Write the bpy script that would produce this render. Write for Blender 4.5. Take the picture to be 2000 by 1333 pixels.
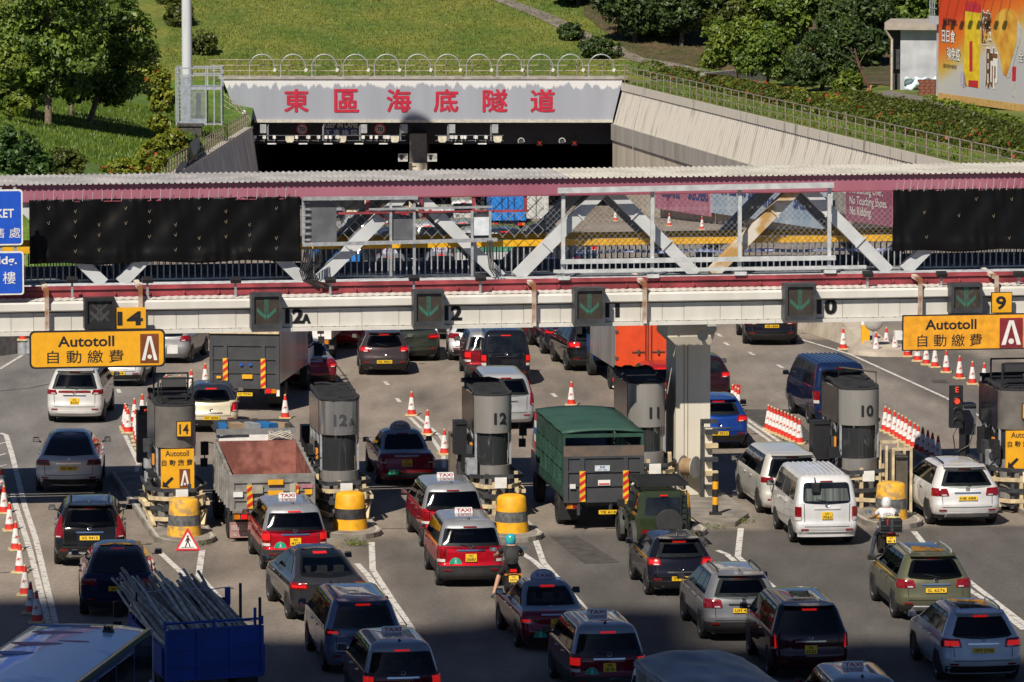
import bpy, math, random
import numpy as np
from mathutils import Vector, Matrix
random.seed(7); rng = np.random.default_rng(7)
R = math.radians; PI = math.pi
scn = bpy.context.scene; COL = scn.collection
for o in list(bpy.data.objects): bpy.data.objects.remove(o)
# ---------------------------------------------------------------- camera, sky, sun, exposure
F = 10556.0; CH = 21.3; PITCH = math.atan(1136.5 / F)      # focal length in photo pixels (2000 px wide)
cam = bpy.data.cameras.new('camera'); cam.sensor_width = 36; cam.lens = 36 * F / 2000
cam.clip_start = 1; cam.clip_end = 3000
co = bpy.data.objects.new('camera', cam); COL.objects.link(co)
co.location = (0, 0, CH); co.rotation_euler = (PI / 2 - PITCH, 0, 0); scn.camera = co
SUN_EL, SUN_AZ = R(46), R(23)          # light travels to +X*sin(az), +Y*cos(az)
w = bpy.data.worlds.new("World"); scn.world = w; w.use_nodes = True
nt = w.node_tree; nt.nodes.clear()
sky = nt.nodes.new('ShaderNodeTexSky'); sky.sky_type = 'NISHITA'; sky.sun_disc = False
sky.sun_elevation = SUN_EL; sky.sun_rotation = PI + SUN_AZ
sky.air_density = 0.6; sky.dust_density = 0.3; sky.ozone_density = 2.0
bg = nt.nodes.new('ShaderNodeBackground'); bg.inputs[1].default_value = 0.05
wo = nt.nodes.new('ShaderNodeOutputWorld')
tint = nt.nodes.new('ShaderNodeMix'); tint.data_type = 'RGBA'; tint.blend_type = 'MULTIPLY'; tint.inputs['Factor'].default_value = 1; tint.inputs['B'].default_value = (0.86, 0.95, 1.10, 1)   # a clear, deep blue sky
nt.links.new(sky.outputs[0], tint.inputs['A']); nt.links.new(tint.outputs['Result'], bg.inputs[0]); nt.links.new(bg.outputs[0], wo.inputs[0])
sl = bpy.data.lights.new('sun', 'SUN'); sl.energy = 5.0; sl.angle = R(0.5); sl.color = (1.0, 0.915, 0.79)
so = bpy.data.objects.new('sun', sl); COL.objects.link(so)
ldir = Vector((math.sin(SUN_AZ) * math.cos(SUN_EL), math.cos(SUN_AZ) * math.cos(SUN_EL), -math.sin(SUN_EL)))
so.rotation_euler = ldir.to_track_quat('-Z', 'Y').to_euler(); so.location = (-40, -60, 90)
scn.view_settings.view_transform = 'Standard'; scn.view_settings.look = 'None'
scn.view_settings.exposure = 0.1; scn.view_settings.gamma = 1.0; scn.view_settings.use_curve_mapping = False
scn.cycles.use_denoising = True; scn.cycles.max_bounces = 6; scn.cycles.transparent_max_bounces = 8
scn.cycles.sample_clamp_indirect = 4.0
# ---------------------------------------------------------------- surveying: photo pixel -> point in the place
_cp, _sp = math.cos(PITCH), math.sin(PITCH)
def ray(px, py):
    u, v = px - 1000.0, py - 666.5
    return Vector((u, F * _cp - v * _sp, -F * _sp - v * _cp))
def G(px, py, z=0.0):
    d = ray(px, py); k = (z - CH) / d.z
    return Vector((d.x * k, d.y * k, z))
def Dp(px, py, Y):
    d = ray(px, py); k = Y / d.y
    return Vector((d.x * k, Y, CH + d.z * k))
def XatY(px, Y, z=0.0):
    return (px - 1000.0) / F * (Y * _cp + (CH - z) * _sp)
# ---------------------------------------------------------------- materials
MATS = {}
def mat(name, col, rough=0.55, metal=0.0, var=0.12, scale=4.0, coat=0.0, bump=0.0, bscale=40.0, spec=0.5,
        col2=None, streak=None, emit=None, estr=0.0, lo=0.35, hi=0.65, trans=0.0):
    if name in MATS: return MATS[name]
    m = bpy.data.materials.new(name); m.use_nodes = True; n = m.node_tree; L = n.links
    b = n.nodes['Principled BSDF']
    b.inputs['Roughness'].default_value = rough; b.inputs['Metallic'].default_value = metal
    b.inputs['Specular IOR Level'].default_value = spec
    if coat: b.inputs['Coat Weight'].default_value = coat; b.inputs['Coat Roughness'].default_value = 0.04
    c = (*col[:3], 1); b.inputs['Base Color'].default_value = c
    tc = None
    if var or col2 or streak:
        tc = n.nodes.new('ShaderNodeTexCoord'); ns = n.nodes.new('ShaderNodeTexNoise')
        ns.inputs['Scale'].default_value = scale; ns.inputs['Detail'].default_value = 5
        mp = n.nodes.new('ShaderNodeMapping'); L.new(tc.outputs['Object'], mp.inputs[0]); L.new(mp.outputs[0], ns.inputs[0])
        if streak: mp.inputs['Scale'].default_value = streak
        rp = n.nodes.new('ShaderNodeValToRGB'); L.new(ns.outputs['Fac'], rp.inputs[0])
        c2 = col2 if col2 else tuple(x * (1 - var * 1.6) for x in col)
        c1 = col if col2 else tuple(min(1, x * (1 + var)) for x in col)
        rp.color_ramp.elements[0].position = lo; rp.color_ramp.elements[1].position = hi
        rp.color_ramp.elements[0].color = (*c2[:3], 1); rp.color_ramp.elements[1].color = (*c1[:3], 1)
        L.new(rp.outputs[0], b.inputs['Base Color'])
    if bump:
        tc = tc or n.nodes.new('ShaderNodeTexCoord'); nb = n.nodes.new('ShaderNodeTexNoise')
        nb.inputs['Scale'].default_value = bscale; nb.inputs['Detail'].default_value = 4
        L.new(tc.outputs['Object'], nb.inputs[0]); bp = n.nodes.new('ShaderNodeBump')
        bp.inputs['Strength'].default_value = bump; bp.inputs['Distance'].default_value = 0.03
        L.new(nb.outputs['Fac'], bp.inputs['Height']); L.new(bp.outputs[0], b.inputs['Normal'])
    if emit:
        b.inputs['Emission Color'].default_value = (*emit, 1); b.inputs['Emission Strength'].default_value = estr
    MATS[name] = m; return m
def paint(name, col, metal=0.15, rough=0.45): return mat('paint_' + name, col, rough, metal, 0.05, 3.0, coat=1.0, spec=0.0)
def leafmat(name, c1, c2, sc=0.6):
    if name in MATS: return MATS[name]
    m = bpy.data.materials.new(name); m.use_nodes = True; n = m.node_tree; L = n.links
    b = n.nodes['Principled BSDF']; b.inputs['Roughness'].default_value = 0.5
    g = n.nodes.new('ShaderNodeNewGeometry'); tc = n.nodes.new('ShaderNodeTexCoord')
    ns = n.nodes.new('ShaderNodeTexNoise'); ns.inputs['Scale'].default_value = sc; ns.inputs['Detail'].default_value = 3
    L.new(tc.outputs['Object'], ns.inputs[0])
    ad = n.nodes.new('ShaderNodeMath'); ad.operation = 'MULTIPLY_ADD'; ad.inputs[1].default_value = 0.55
    L.new(g.outputs['Random Per Island'], ad.inputs[0]); 
    sb = n.nodes.new('ShaderNodeMath'); sb.operation = 'MULTIPLY_ADD'; sb.inputs[1].default_value = 1.2; sb.inputs[2].default_value = -0.38
    L.new(ns.outputs['Fac'], sb.inputs[0]); L.new(sb.outputs[0], ad.inputs[2])
    rp = n.nodes.new('ShaderNodeValToRGB'); L.new(ad.outputs[0], rp.inputs[0])
    rp.color_ramp.elements[0].color = (*c1, 1); rp.color_ramp.elements[1].color = (*c2, 1)
    rp.color_ramp.elements[0].position = 0.15; rp.color_ramp.elements[1].position = 0.9
    L.new(rp.outputs[0], b.inputs['Base Color'])
    tr = n.nodes.new('ShaderNodeBsdfTranslucent'); L.new(rp.outputs[0], tr.inputs[0])
    mx = n.nodes.new('ShaderNodeMixShader'); mx.inputs[0].default_value = 0.25
    L.new(b.outputs[0], mx.inputs[1]); L.new(tr.outputs[0], mx.inputs[2])
    L.new(mx.outputs[0], n.nodes['Material Output'].inputs[0])
    MATS[name] = m; return m
BLACK = mat('black_plastic', (0.018, 0.018, 0.02), 0.5)
RUBBER = mat('tyre_rubber', (0.02, 0.02, 0.02), 0.8, bump=0.3)
GLASS = mat('tinted_glass', (0.026, 0.030, 0.034), 0.05, var=0, scale=1.7, spec=0.42, col2=(0.005, 0.007, 0.010), lo=0.38, hi=0.75)
def see_through(name, k):
    m = bpy.data.materials.new(name); m.use_nodes = True; n = m.node_tree; L = n.links; n.nodes.remove(n.nodes['Principled BSDF'])
    a = n.nodes.new('ShaderNodeBsdfTransparent'); a.inputs[0].default_value = (k, k * 1.05, k * 1.05, 1); g = n.nodes.new('ShaderNodeBsdfGlossy'); g.inputs['Roughness'].default_value = 0.03; g.inputs[0].default_value = (.8, .8, .8, 1)
    f = n.nodes.new('ShaderNodeFresnel'); f.inputs[0].default_value = 1.5; mx = n.nodes.new('ShaderNodeMixShader'); L.new(f.outputs[0], mx.inputs[0]); L.new(a.outputs[0], mx.inputs[1]); L.new(g.outputs[0], mx.inputs[2]); L.new(mx.outputs[0], n.nodes['Material Output'].inputs[0]); return m
SG = [see_through('car_glass', .62), see_through('car_glass_tinted', .42), see_through('car_glass_privacy', .24)]
GLASS2 = mat('clear_dark_glass', (0.03, 0.033, 0.036), 0.05, var=0, spec=0.7)
CHROME = mat('chrome', (0.75, 0.75, 0.76), 0.18, 1.0, 0.0)
ALLOY = mat('alloy', (0.5, 0.5, 0.52), 0.3, 0.8, 0.1)
TAIL = mat('tail_lamp_red', (0.22, 0.006, 0.008), 0.15, coat=0.6, var=0.2, scale=14)
LIT = mat('brake_lamp_lit', (0.5, 0.01, 0.01), 0.25, emit=(1, 0.02, 0.015), estr=0.34, var=0)
LAMPW = mat('lamp_clear', (0.62, 0.58, 0.56), 0.15, coat=0.6)
PLATE = mat('plate_yellow', (0.80, 0.50, 0.02), 0.45, var=0.05)
INK = mat('ink_black', (0.014, 0.014, 0.016), 0.55, var=0)
WHITE = mat('white_paint', (0.78, 0.77, 0.73), 0.5, var=0.06)
REDW = mat('sign_red', (0.55, 0.02, 0.03), 0.45, var=0.08)
YEL = mat('sign_yellow', (0.82, 0.40, 0.015), 0.45, var=0.05)
STEEL = mat('brushed_steel', (0.50, 0.48, 0.45), 0.34, 0.85, 0.15, 2.0, streak=(1, 1, 0.15))
GALV = mat('galvanised_steel', (0.42, 0.44, 0.46), 0.5, 0.35, 0.15, 6)
DARKG = mat('dark_grey_metal', (0.06, 0.063, 0.07), 0.5, 0.2, 0.2)
# ---------------------------------------------------------------- mesh builder
_text_cache = {}
def text_geo(s, bold=0.0):
    k = (s, bold)
    if k in _text_cache: return _text_cache[k]
    cu = bpy.data.curves.new('t', 'FONT'); cu.body = s; cu.size = 1.0; cu.offset = bold; cu.align_x = 'CENTER'; cu.align_y = 'CENTER'
    cu.resolution_u = 3
    ob = bpy.data.objects.new('t', cu); COL.objects.link(ob)
    dg = bpy.context.evaluated_depsgraph_get(); me = ob.evaluated_get(dg).to_mesh()
    vs = [tuple(v.co) for v in me.vertices]; fs = [tuple(p.vertices) for p in me.polygons]
    ob.evaluated_get(dg).to_mesh_clear(); bpy.data.objects.remove(ob); bpy.data.curves.remove(cu)
    if vs:
        xs = [v[0] for v in vs]; ys = [v[1] for v in vs]
        cx, cy = (min(xs) + max(xs)) / 2, (min(ys) + max(ys)) / 2
        vs = [(v[0] - cx, v[1] - cy, 0) for v in vs]
        wh = (max(xs) - min(xs), max(ys) - min(ys))
    else: wh = (1, 1)
    _text_cache[k] = (vs, fs, wh); return _text_cache[k]
class MB:
    def __init__(s): s.v = []; s.f = []; s.m = []; s.cur = 0
    def add(s, vs, fs):
        o = len(s.v); s.v += [tuple(p) for p in vs]; s.f += [tuple(i + o for i in f) for f in fs]; s.m += [s.cur] * len(fs); return s
    def box(s, c, d, rz=0.0, M=None, taper=1.0):
        x, y, z = d[0] / 2, d[1] / 2, d[2] / 2
        p = [Vector((a * x * (taper if e > 0 else 1), b * y * (taper if e > 0 else 1), e * z)) for e in (-1, 1) for b in (-1, 1) for a in (-1, 1)]
        if M is None: M = Matrix.Rotation(rz, 3, 'Z')
        p = [M @ q + Vector(c) for q in p]
        return s.add(p, [(0, 2, 3, 1), (4, 5, 7, 6), (0, 1, 5, 4), (2, 6, 7, 3), (0, 4, 6, 2), (1, 3, 7, 5)])
    def bbox(s, x0, x1, y0, y1, z0, z1): return s.box(((x0 + x1) / 2, (y0 + y1) / 2, (z0 + z1) / 2), (abs(x1 - x0), abs(y1 - y0), abs(z1 - z0)))
    def beam(s, a, b, w, h, up=(0, 0, 1)):
        a, b = Vector(a), Vector(b); d = (b - a); L = d.length; d.normalize(); u = Vector(up)
        if abs(d.dot(u)) > 0.98: u = Vector((0, 1, 0))
        x = d.cross(u).normalized(); u = x.cross(d).normalized()
        p = [a + d * (L if e else 0) + x * (w / 2 * i) + u * (h / 2 * j) for e in (0, 1) for (i, j) in ((-1, -1), (1, -1), (1, 1), (-1, 1))]
        return s.add(p, [(3, 2, 1, 0), (4, 5, 6, 7), (0, 1, 5, 4), (1, 2, 6, 5), (2, 3, 7, 6), (3, 0, 4, 7)])
    def tube(s, pts, r, n=6, caps=True, r2=None):
        pts = [Vector(p) for p in pts]; rings = []
        for i, p in enumerate(pts):
            d = (pts[min(i + 1, len(pts) - 1)] - pts[max(i - 1, 0)]).normalized()
            u = Vector((0, 0, 1)) if abs(d.z) < 0.9 else Vector((0, 1, 0))
            x = d.cross(u).normalized(); y = x.cross(d)
            rr = r if r2 is None else r + (r2 - r) * i / max(1, len(pts) - 1)
            rings.append([p + x * (rr * math.cos(2 * PI * k / n)) + y * (rr * math.sin(2 * PI * k / n)) for k in range(n)])
        return s.grid(rings, True, caps)
    def grid(s, rows, closed=False, caps=False):
        n = len(rows[0]); vs = [p for r in rows for p in r]; fs = []
        for i in range(len(rows) - 1):
            for j in range(n if closed else n - 1):
                k = (j + 1) % n; fs.append((i * n + j, i * n + k, (i + 1) * n + k, (i + 1) * n + j))
        if caps: fs.append(tuple(range(n - 1, -1, -1))); fs.append(tuple((len(rows) - 1) * n + j for j in range(n)))
        return s.add(vs, fs)
    def lathe(s, prof, n=16, c=(0, 0, 0), axis='Z', caps=True):
        rows = []
        for r, z in prof:
            row = []
            for k in range(n):
                a = 2 * PI * k / n; x, y = r * math.cos(a), r * math.sin(a)
                p = (x, y, z) if axis == 'Z' else ((z, x, y) if axis == 'X' else (x, z, y))
                row.append((p[0] + c[0], p[1] + c[1], p[2] + c[2]))
            rows.append(row)
        return s.grid(rows, True, caps)
    def prism(s, poly, z0, z1):
        n = len(poly); vs = [(p[0], p[1], z0) for p in poly] + [(p[0], p[1], z1) for p in poly]
        a = sum(poly[i][0] * poly[(i + 1) % n][1] - poly[(i + 1) % n][0] * poly[i][1] for i in range(n))
        fs = [tuple(range(n - 1, -1, -1)), tuple(range(n, 2 * n))] + [(i, (i + 1) % n, n + (i + 1) % n, n + i) for i in range(n)]
        if a < 0: fs = [tuple(reversed(f)) for f in fs]
        return s.add(vs, fs)
    def extr(s, poly, o, ex, ey, th):
        """a flat outline in the plane (ex, ey) at o, with a thickness along the normal, front face at +n"""
        o, ex, ey = Vector(o), Vector(ex), Vector(ey); nn = ex.cross(ey).normalized()
        a = [o + ex * p[0] + ey * p[1] for p in poly]; n = len(a)
        return s.add(a + [p - nn * th for p in a], [tuple(range(n)), tuple(range(2 * n - 1, n - 1, -1))] + [(n + i, n + (i + 1) % n, (i + 1) % n, i) for i in range(n)])
    def text(s, t, o, ex, ey, size, bold=0.0, fit=None, sx=1.0):
        vs, fs, wh = text_geo(t, bold); o, ex, ey = Vector(o), Vector(ex), Vector(ey)
        k = size / wh[1]; kx = k * sx
        if fit: kx = fit / wh[0]
        return s.add([o + ex * (v[0] * kx) + ey * (v[1] * k) for v in vs], fs)
    def build(s, name, m, parent=None, smooth=0.0, **tags):
        me = bpy.data.meshes.new(name); me.from_pydata(s.v, [], s.f)
        ms = m if isinstance(m, (list, tuple)) else [m]
        for q in ms: me.materials.append(q)
        if len(ms) > 1: me.polygons.foreach_set('material_index', s.m)
        if smooth:
            me.polygons.foreach_set('use_smooth', [True] * len(me.polygons)); me.set_sharp_from_angle(angle=R(smooth))
        me.update()
        o = bpy.data.objects.new(name, me); COL.objects.link(o)
        if parent is not None: o.parent = parent
        return tag(o, **tags)
def tag(o, label=None, cat=None, group=None, kind=None):
    if label: o['label'] = label
    if cat: o['category'] = cat
    if group: o['group'] = group
    if kind: o['kind'] = kind
    return o
def thing(name, label, cat, loc=(0, 0, 0), rz=0.0, group=None):
    o = bpy.data.objects.new(name, None); COL.objects.link(o); o.empty_display_size = 0.2
    o.location = loc; o.rotation_euler = (0, 0, rz); return tag(o, label, cat, group)
def inst(src, name, loc, parent, rz=0.0, rot=None, scale=None):
    o = bpy.data.objects.new(name, src.data); COL.objects.link(o); o.parent = parent; o.location = loc
    o.rotation_euler = rot if rot else (0, 0, rz)
    if scale: o.scale = scale
    return o
KIDS = {}
def dup(src, loc, rz, label, group=None):
    def cp(o, par):
        c = o.copy(); COL.objects.link(c)
        if par is not None: c.parent = par
        for ch in o.children: cp(ch, c)
        return c
    r = cp(src, None); r.location = loc; r.rotation_euler = (0, 0, rz); r['label'] = label
    if group: r['group'] = group
    return r
ORD = ['nearest', 'second', 'third', 'fourth', 'fifth', 'sixth', 'seventh', 'eighth', 'ninth', 'tenth', 'eleventh', 'twelfth', 'thirteenth', 'fourteenth', 'fifteenth', 'sixteenth']
def lerp_tab(tab, z):
    if z <= tab[0][0]: return tab[0][1]
    for (a, va), (b, vb) in zip(tab, tab[1:]):
        if z <= b: return va + (vb - va) * (z - a) / (b - a) if b > a else vb
    return tab[-1][1]
# ================================================================= THE SETTING
UA = R(9.25); UT = Vector((math.cos(UA), math.sin(UA), 0)); UN = Vector((-math.sin(UA), math.cos(UA), 0))
P0 = Vector((5.07, 153.0, 0)); UZ = Vector((0, 0, 1)); UX = Vector((1, 0, 0)); UY = Vector((0, 1, 0))
def BT(px, py, d=0.0):
    """photo pixel -> (metres along the gantry, height) on the upright plane d metres behind the gantry front"""
    r = ray(px, py); o = P0 + UN * d; k = (o - Vector((0, 0, CH))).dot(UN) / r.dot(UN)
    p = Vector((0, 0, CH)) + r * k
    return (p - o).dot(UT), p.z
def BP(t, d, z): return P0 + UT * t + UN * d + UZ * z
def roadz(Y):
    if Y < 214: return 0.0
    if Y < 232: return -0.068 * (Y - 214) ** 2 / 36
    return -0.068 * 9 - 0.068 * (Y - 232) if Y < 393 else -0.068 * 9 - 0.068 * 161
def xwr(Y): return 7.95 + (393 - Y) * 0.1215
def zwr(Y): return -2.1 + (393 - Y) * 0.0256
XWL = -18.85
def zwl(Y): return -2.3 - 0.0375 * (Y - 310)
def sst(a, b, x):
    t = min(1, max(0, (x - a) / (b - a))); return t * t * (3 - 2 * t)
def hillz(X, Y): return -2.1 + 0.2 * (Y - 395) + 0.02 * max(0, X - 8) + 0.25 * math.sin(X * 0.13) * sst(397, 420, Y)
def zleft(s, Y):
    a = zwl(Y) + 0.2 * min(s, 14) + 0.15 * min(s, 3) + 0.04 * max(0, s - 14) + 0.12 * math.sin(Y * 0.35 + s * 0.4) * sst(1, 5, s)
    return a + (-2.1 - a) * sst(391.3, 395, Y)
def zright(s, Y): return zwr(Y) + 0.02 * s + 0.1 * math.sin(Y * 0.2) * sst(2, 6, s)
def landz(X, Y):
    if Y >= 395: return hillz(X, Y)
    if X < XWL: return zleft(XWL - X, Y)
    return zright(X - xwr(Y), Y)
# --- road sheet
road_m = mat('road_asphalt', (0.345, 0.288, 0.235), 0.85, var=0, scale=0.35, bump=0.35, bscale=30, col2=(0.275, 0.231, 0.19), lo=0.3, hi=0.75)
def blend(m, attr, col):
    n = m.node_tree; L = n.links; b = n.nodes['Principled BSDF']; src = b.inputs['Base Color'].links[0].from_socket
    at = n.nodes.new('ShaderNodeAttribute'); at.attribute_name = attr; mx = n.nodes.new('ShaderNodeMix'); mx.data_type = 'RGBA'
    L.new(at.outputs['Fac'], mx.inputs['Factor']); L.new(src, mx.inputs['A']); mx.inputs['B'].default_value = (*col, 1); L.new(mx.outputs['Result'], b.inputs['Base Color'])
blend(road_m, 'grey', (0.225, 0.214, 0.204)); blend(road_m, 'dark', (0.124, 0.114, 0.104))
def grain(m, s1=1.3, s2=45.0, a1=0.22, a2=0.16, stretch=(1, 0.22, 1)):
    n = m.node_tree; L = n.links; b = n.nodes['Principled BSDF']; src = b.inputs['Base Color'].links[0].from_socket
    tc = n.nodes.new('ShaderNodeTexCoord')
    for s, a, st in ((s1, a1, stretch), (s2, a2, (1, 1, 1)), (0.12, 0.25, (1, 0.3, 1)), (0.75, 0.26, (1, 0.3, 1)), (5.0, 0.16, (1, 1, 1))):
        mp = n.nodes.new('ShaderNodeMapping'); mp.inputs['Scale'].default_value = st; mp.inputs['Rotation'].default_value = (0, 0, -UA)
        ns = n.nodes.new('ShaderNodeTexNoise'); ns.inputs['Scale'].default_value = s; ns.inputs['Detail'].default_value = 4
        L.new(tc.outputs['Object'], mp.inputs[0]); L.new(mp.outputs[0], ns.inputs[0])
        mr = n.nodes.new('ShaderNodeMapRange'); mr.inputs[1].default_value = 0.25; mr.inputs[2].default_value = 0.75
        mr.inputs[3].default_value = 1 - a; mr.inputs[4].default_value = 1 + a * 0.6; L.new(ns.outputs['Fac'], mr.inputs[0])
        mx = n.nodes.new('ShaderNodeVectorMath'); mx.operation = 'SCALE'; L.new(src, mx.inputs[0]); L.new(mr.outputs[0], mx.inputs['Scale']); src = mx.outputs[0]
    L.new(src, b.inputs['Base Color'])
grain(road_m, a2=0.34, s2=15)
ys = list(np.concatenate([[20, 60, 100, 118], np.arange(122, 214, .8), [214 + 2 * i for i in range(10)], [236, 250, 270, 300, 330, 360, 393, 480]]))
xs = list(np.concatenate([[-75, -50, -30, -22], np.arange(-19, 22, .5), [26, 34, 50, 75]]))
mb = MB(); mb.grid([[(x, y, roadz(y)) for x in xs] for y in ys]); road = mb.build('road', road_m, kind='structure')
def mask(pix, soft):
    """how far inside an outline on the ground each point of the road lies, 0 to 1"""
    P = np.array([G(x, y)[:2] for x, y in pix]); X, Y = np.meshgrid(xs, ys); ins = np.zeros(X.shape, bool); dm = np.full(X.shape, 1e9)
    for (x0, y0), (x1, y1) in zip(P, np.roll(P, -1, 0)):
        c = (y0 > Y) != (y1 > Y); ins ^= c & (X < (x1 - x0) * (Y - y0) / (y1 - y0 + 1e-12) + x0)
        u = np.clip(((X - x0) * (x1 - x0) + (Y - y0) * (y1 - y0)) / ((x1 - x0) ** 2 + (y1 - y0) ** 2), 0, 1); dm = np.minimum(dm, np.hypot(X - x0 - u * (x1 - x0), Y - y0 - u * (y1 - y0)))
    return np.clip(.5 + np.where(ins, dm, -dm) / soft, 0, 1)
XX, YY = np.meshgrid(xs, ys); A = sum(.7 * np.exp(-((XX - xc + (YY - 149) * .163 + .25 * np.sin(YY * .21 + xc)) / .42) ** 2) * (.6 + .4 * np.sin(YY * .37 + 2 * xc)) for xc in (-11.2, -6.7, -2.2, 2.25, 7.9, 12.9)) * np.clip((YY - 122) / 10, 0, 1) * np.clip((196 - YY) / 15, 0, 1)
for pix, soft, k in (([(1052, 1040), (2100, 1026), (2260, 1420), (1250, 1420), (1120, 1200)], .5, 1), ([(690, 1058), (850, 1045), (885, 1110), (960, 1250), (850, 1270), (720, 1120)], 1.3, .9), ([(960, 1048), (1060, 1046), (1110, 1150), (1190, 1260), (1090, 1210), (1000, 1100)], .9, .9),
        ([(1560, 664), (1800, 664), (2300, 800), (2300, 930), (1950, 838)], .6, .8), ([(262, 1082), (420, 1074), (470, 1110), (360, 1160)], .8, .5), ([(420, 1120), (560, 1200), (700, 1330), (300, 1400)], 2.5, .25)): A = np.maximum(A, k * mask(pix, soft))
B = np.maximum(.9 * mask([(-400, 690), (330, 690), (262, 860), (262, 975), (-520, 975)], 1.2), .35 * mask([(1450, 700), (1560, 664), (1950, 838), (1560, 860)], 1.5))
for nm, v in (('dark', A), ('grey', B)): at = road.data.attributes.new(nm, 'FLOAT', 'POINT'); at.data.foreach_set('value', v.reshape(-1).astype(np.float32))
patch_m = mat('patched_asphalt', (0.075, 0.068, 0.062), 0.85, var=0.2, scale=3, bump=0.4, bscale=30)
grey_m = mat('grey_asphalt', (0.185, 0.178, 0.17), 0.85, var=0, scale=0.6, bump=0.3, bscale=30, col2=(0.150, 0.145, 0.14)); grain(grey_m)
def flat(name, pix, m, z, **k):
    b = MB(); b.add([G(x, y, z) for x, y in pix], [tuple(range(len(pix)))])
    me = b.build(name, m, **k); p = me.data.polygons[0]
    if p.normal.z < 0: me.data.flip_normals()
    return me
flat('road_patch', [(1075, 1048), (1125, 1046), (1210, 1098), (1142, 1101)], patch_m, 0.009, kind='structure')
flat('road_patch', [(1440, 800), (1540, 800), (1600, 866), (1540, 868)], patch_m, 0.009, kind='structure')
flat('road_drain', [(1778, 700), (1806, 700), (1810, 705), (1782, 705)], patch_m, 0.01, kind='structure'); flat('road_drain', [(1818, 742), (1848, 742), (1852, 748), (1822, 748)], patch_m, 0.01, kind='structure')
# crack lines in the asphalt
mb = MB()
def ribbon(b, pts, wd, z):
    P = [G(x, y, z) for x, y in pts]; L, Q = [], []
    for i, p in enumerate(P):
        d = (P[min(i + 1, len(P) - 1)] - P[max(0, i - 1)]).normalized(); n = Vector((-d.y, d.x, 0)) * wd / 2
        L.append(p + n); Q.append(p - n)
    b.grid([Q, L])
ribbon(mb, [(650, 705), (664, 722), (676, 738), (690, 760)], 0.07, 0.008)
ribbon(mb, [(0, 764), (60, 758), (105, 748)], 0.08, 0.008); ribbon(mb, [(630, 1030), (800, 1033), (900, 1030)], 0.05, 0.009)
ribbon(mb, [(0, 1119), (40, 1116), (80, 1096)], 0.06, 0.008)
ribbon(mb, [(640, 860), (760, 852), (880, 850)], 0.05, 0.008)
o = mb.build('road_crack', patch_m, kind='structure')
# --- painted markings
line_m = mat('road_marking_white', (0.62, 0.60, 0.56), 0.7, var=0, scale=5.0, col2=(0.27, 0.235, 0.20), lo=0.36, hi=0.47)
def marks(lines, wd, z=0.013):
    for pts in lines:
        b = MB(); ribbon(b, pts, wd, z); o = b.build('road_marking', line_m, kind='structure')
        if o.data.polygons[0].normal.z < 0: o.data.flip_normals()
marks([[(1043, 1046), (1061, 1098), (1095, 1136), (1172, 1222)], [(1010, 1075), (1043, 1096), (1088, 1136), (1160, 1216)],
       [(726, 1059), (728, 1113), (766, 1172), (806, 1230)], [(697, 1101), (716, 1121), (744, 1160), (790, 1222)],
       [(1447, 1032), (1441, 1087), (1500, 1138), (1556, 1187)], [(1400, 1075), (1420, 1083), (1480, 1136), (1538, 1187)],
       [(1785, 1038), (1806, 1064), (1840, 1090), (1892, 1135), (2010, 1226)], [(1830, 1100), (1894, 1153), (1940, 1182), (2000, 1230)],
       [(313, 1080), (357, 1121), (420, 1170)], [(395, 1075), (388, 1124), (440, 1180)]], 0.17)
marks([[(0, 846), (12, 850), (24, 890), (49, 991), (70, 1053), (108, 1214), (125, 1290)], [(24, 965), (60, 1080), (94, 1215), (108, 1275)]], 0.16)
marks([[(0, 721), (44, 694)], [(1557, 661), (1660, 692), (1847, 777), (1960, 838)], [(800, 815), (848, 862), (866, 890), (868, 930)],
       [(812, 812), (860, 852), (882, 886), (884, 925)], [(1450, 813), (1530, 868), (1580, 915)], [(1452, 824), (1510, 866), (1560, 916)],
       [(244, 850), (270, 905), (262, 945), (272, 985)]], 0.13)
for (x, y) in ((755, 749), (778, 782), (1082, 772), (1419, 672), (1468, 691), (1524, 716), (870, 655), (905, 720), (708, 656), (232, 764), (1405, 655), (1010, 655)):
    b = MB(); p = G(x, y, 0.012); d = Vector((-0.12, 1, 0)).normalized()
    q = Vector((d.y, -d.x, 0)); b.add([p - q * .07 - d * .55, p + q * .07 - d * .55, p + q * .07 + d * .55, p - q * .07 + d * .55], [(0, 1, 2, 3)])
    b.build('lane_dash', line_m, kind='structure')
for k in range(6):                                                   # little ticks at the left edge
    b = MB(); y = 868 + k * 22; ribbon(b, [(-12, y + 3), (12, y - 4)], 0.1, 0.012); b.build('edge_tick', line_m, kind='structure')
# --- land
grass_m = mat('grass_ground', (0.165, 0.178, 0.026), 0.95, var=0, scale=0.2, col2=(0.078, 0.135, 0.015), bump=0.9, bscale=14, lo=0.36, hi=0.62)
def tufts(m):
    n = m.node_tree; L = n.links; b = n.nodes['Principled BSDF']; src = b.inputs['Base Color'].links[0].from_socket
    tc = n.nodes.new('ShaderNodeTexCoord')
    for s, lo_, hi_ in ((9.0, 0.62, 1.25), (1.6, 0.72, 1.2)):
        ns = n.nodes.new('ShaderNodeTexNoise'); ns.inputs['Scale'].default_value = s; ns.inputs['Detail'].default_value = 6
        L.new(tc.outputs['Object'], ns.inputs[0]); mr = n.nodes.new('ShaderNodeMapRange'); mr.inputs[1].default_value = .3; mr.inputs[2].default_value = .7
        mr.inputs[3].default_value = lo_; mr.inputs[4].default_value = hi_; L.new(ns.outputs['Fac'], mr.inputs[0])
        mx = n.nodes.new('ShaderNodeVectorMath'); mx.operation = 'SCALE'; L.new(src, mx.inputs[0]); L.new(mr.outputs[0], mx.inputs['Scale']); src = mx.outputs[0]
    L.new(src, b.inputs['Base Color'])
tufts(grass_m)
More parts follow.
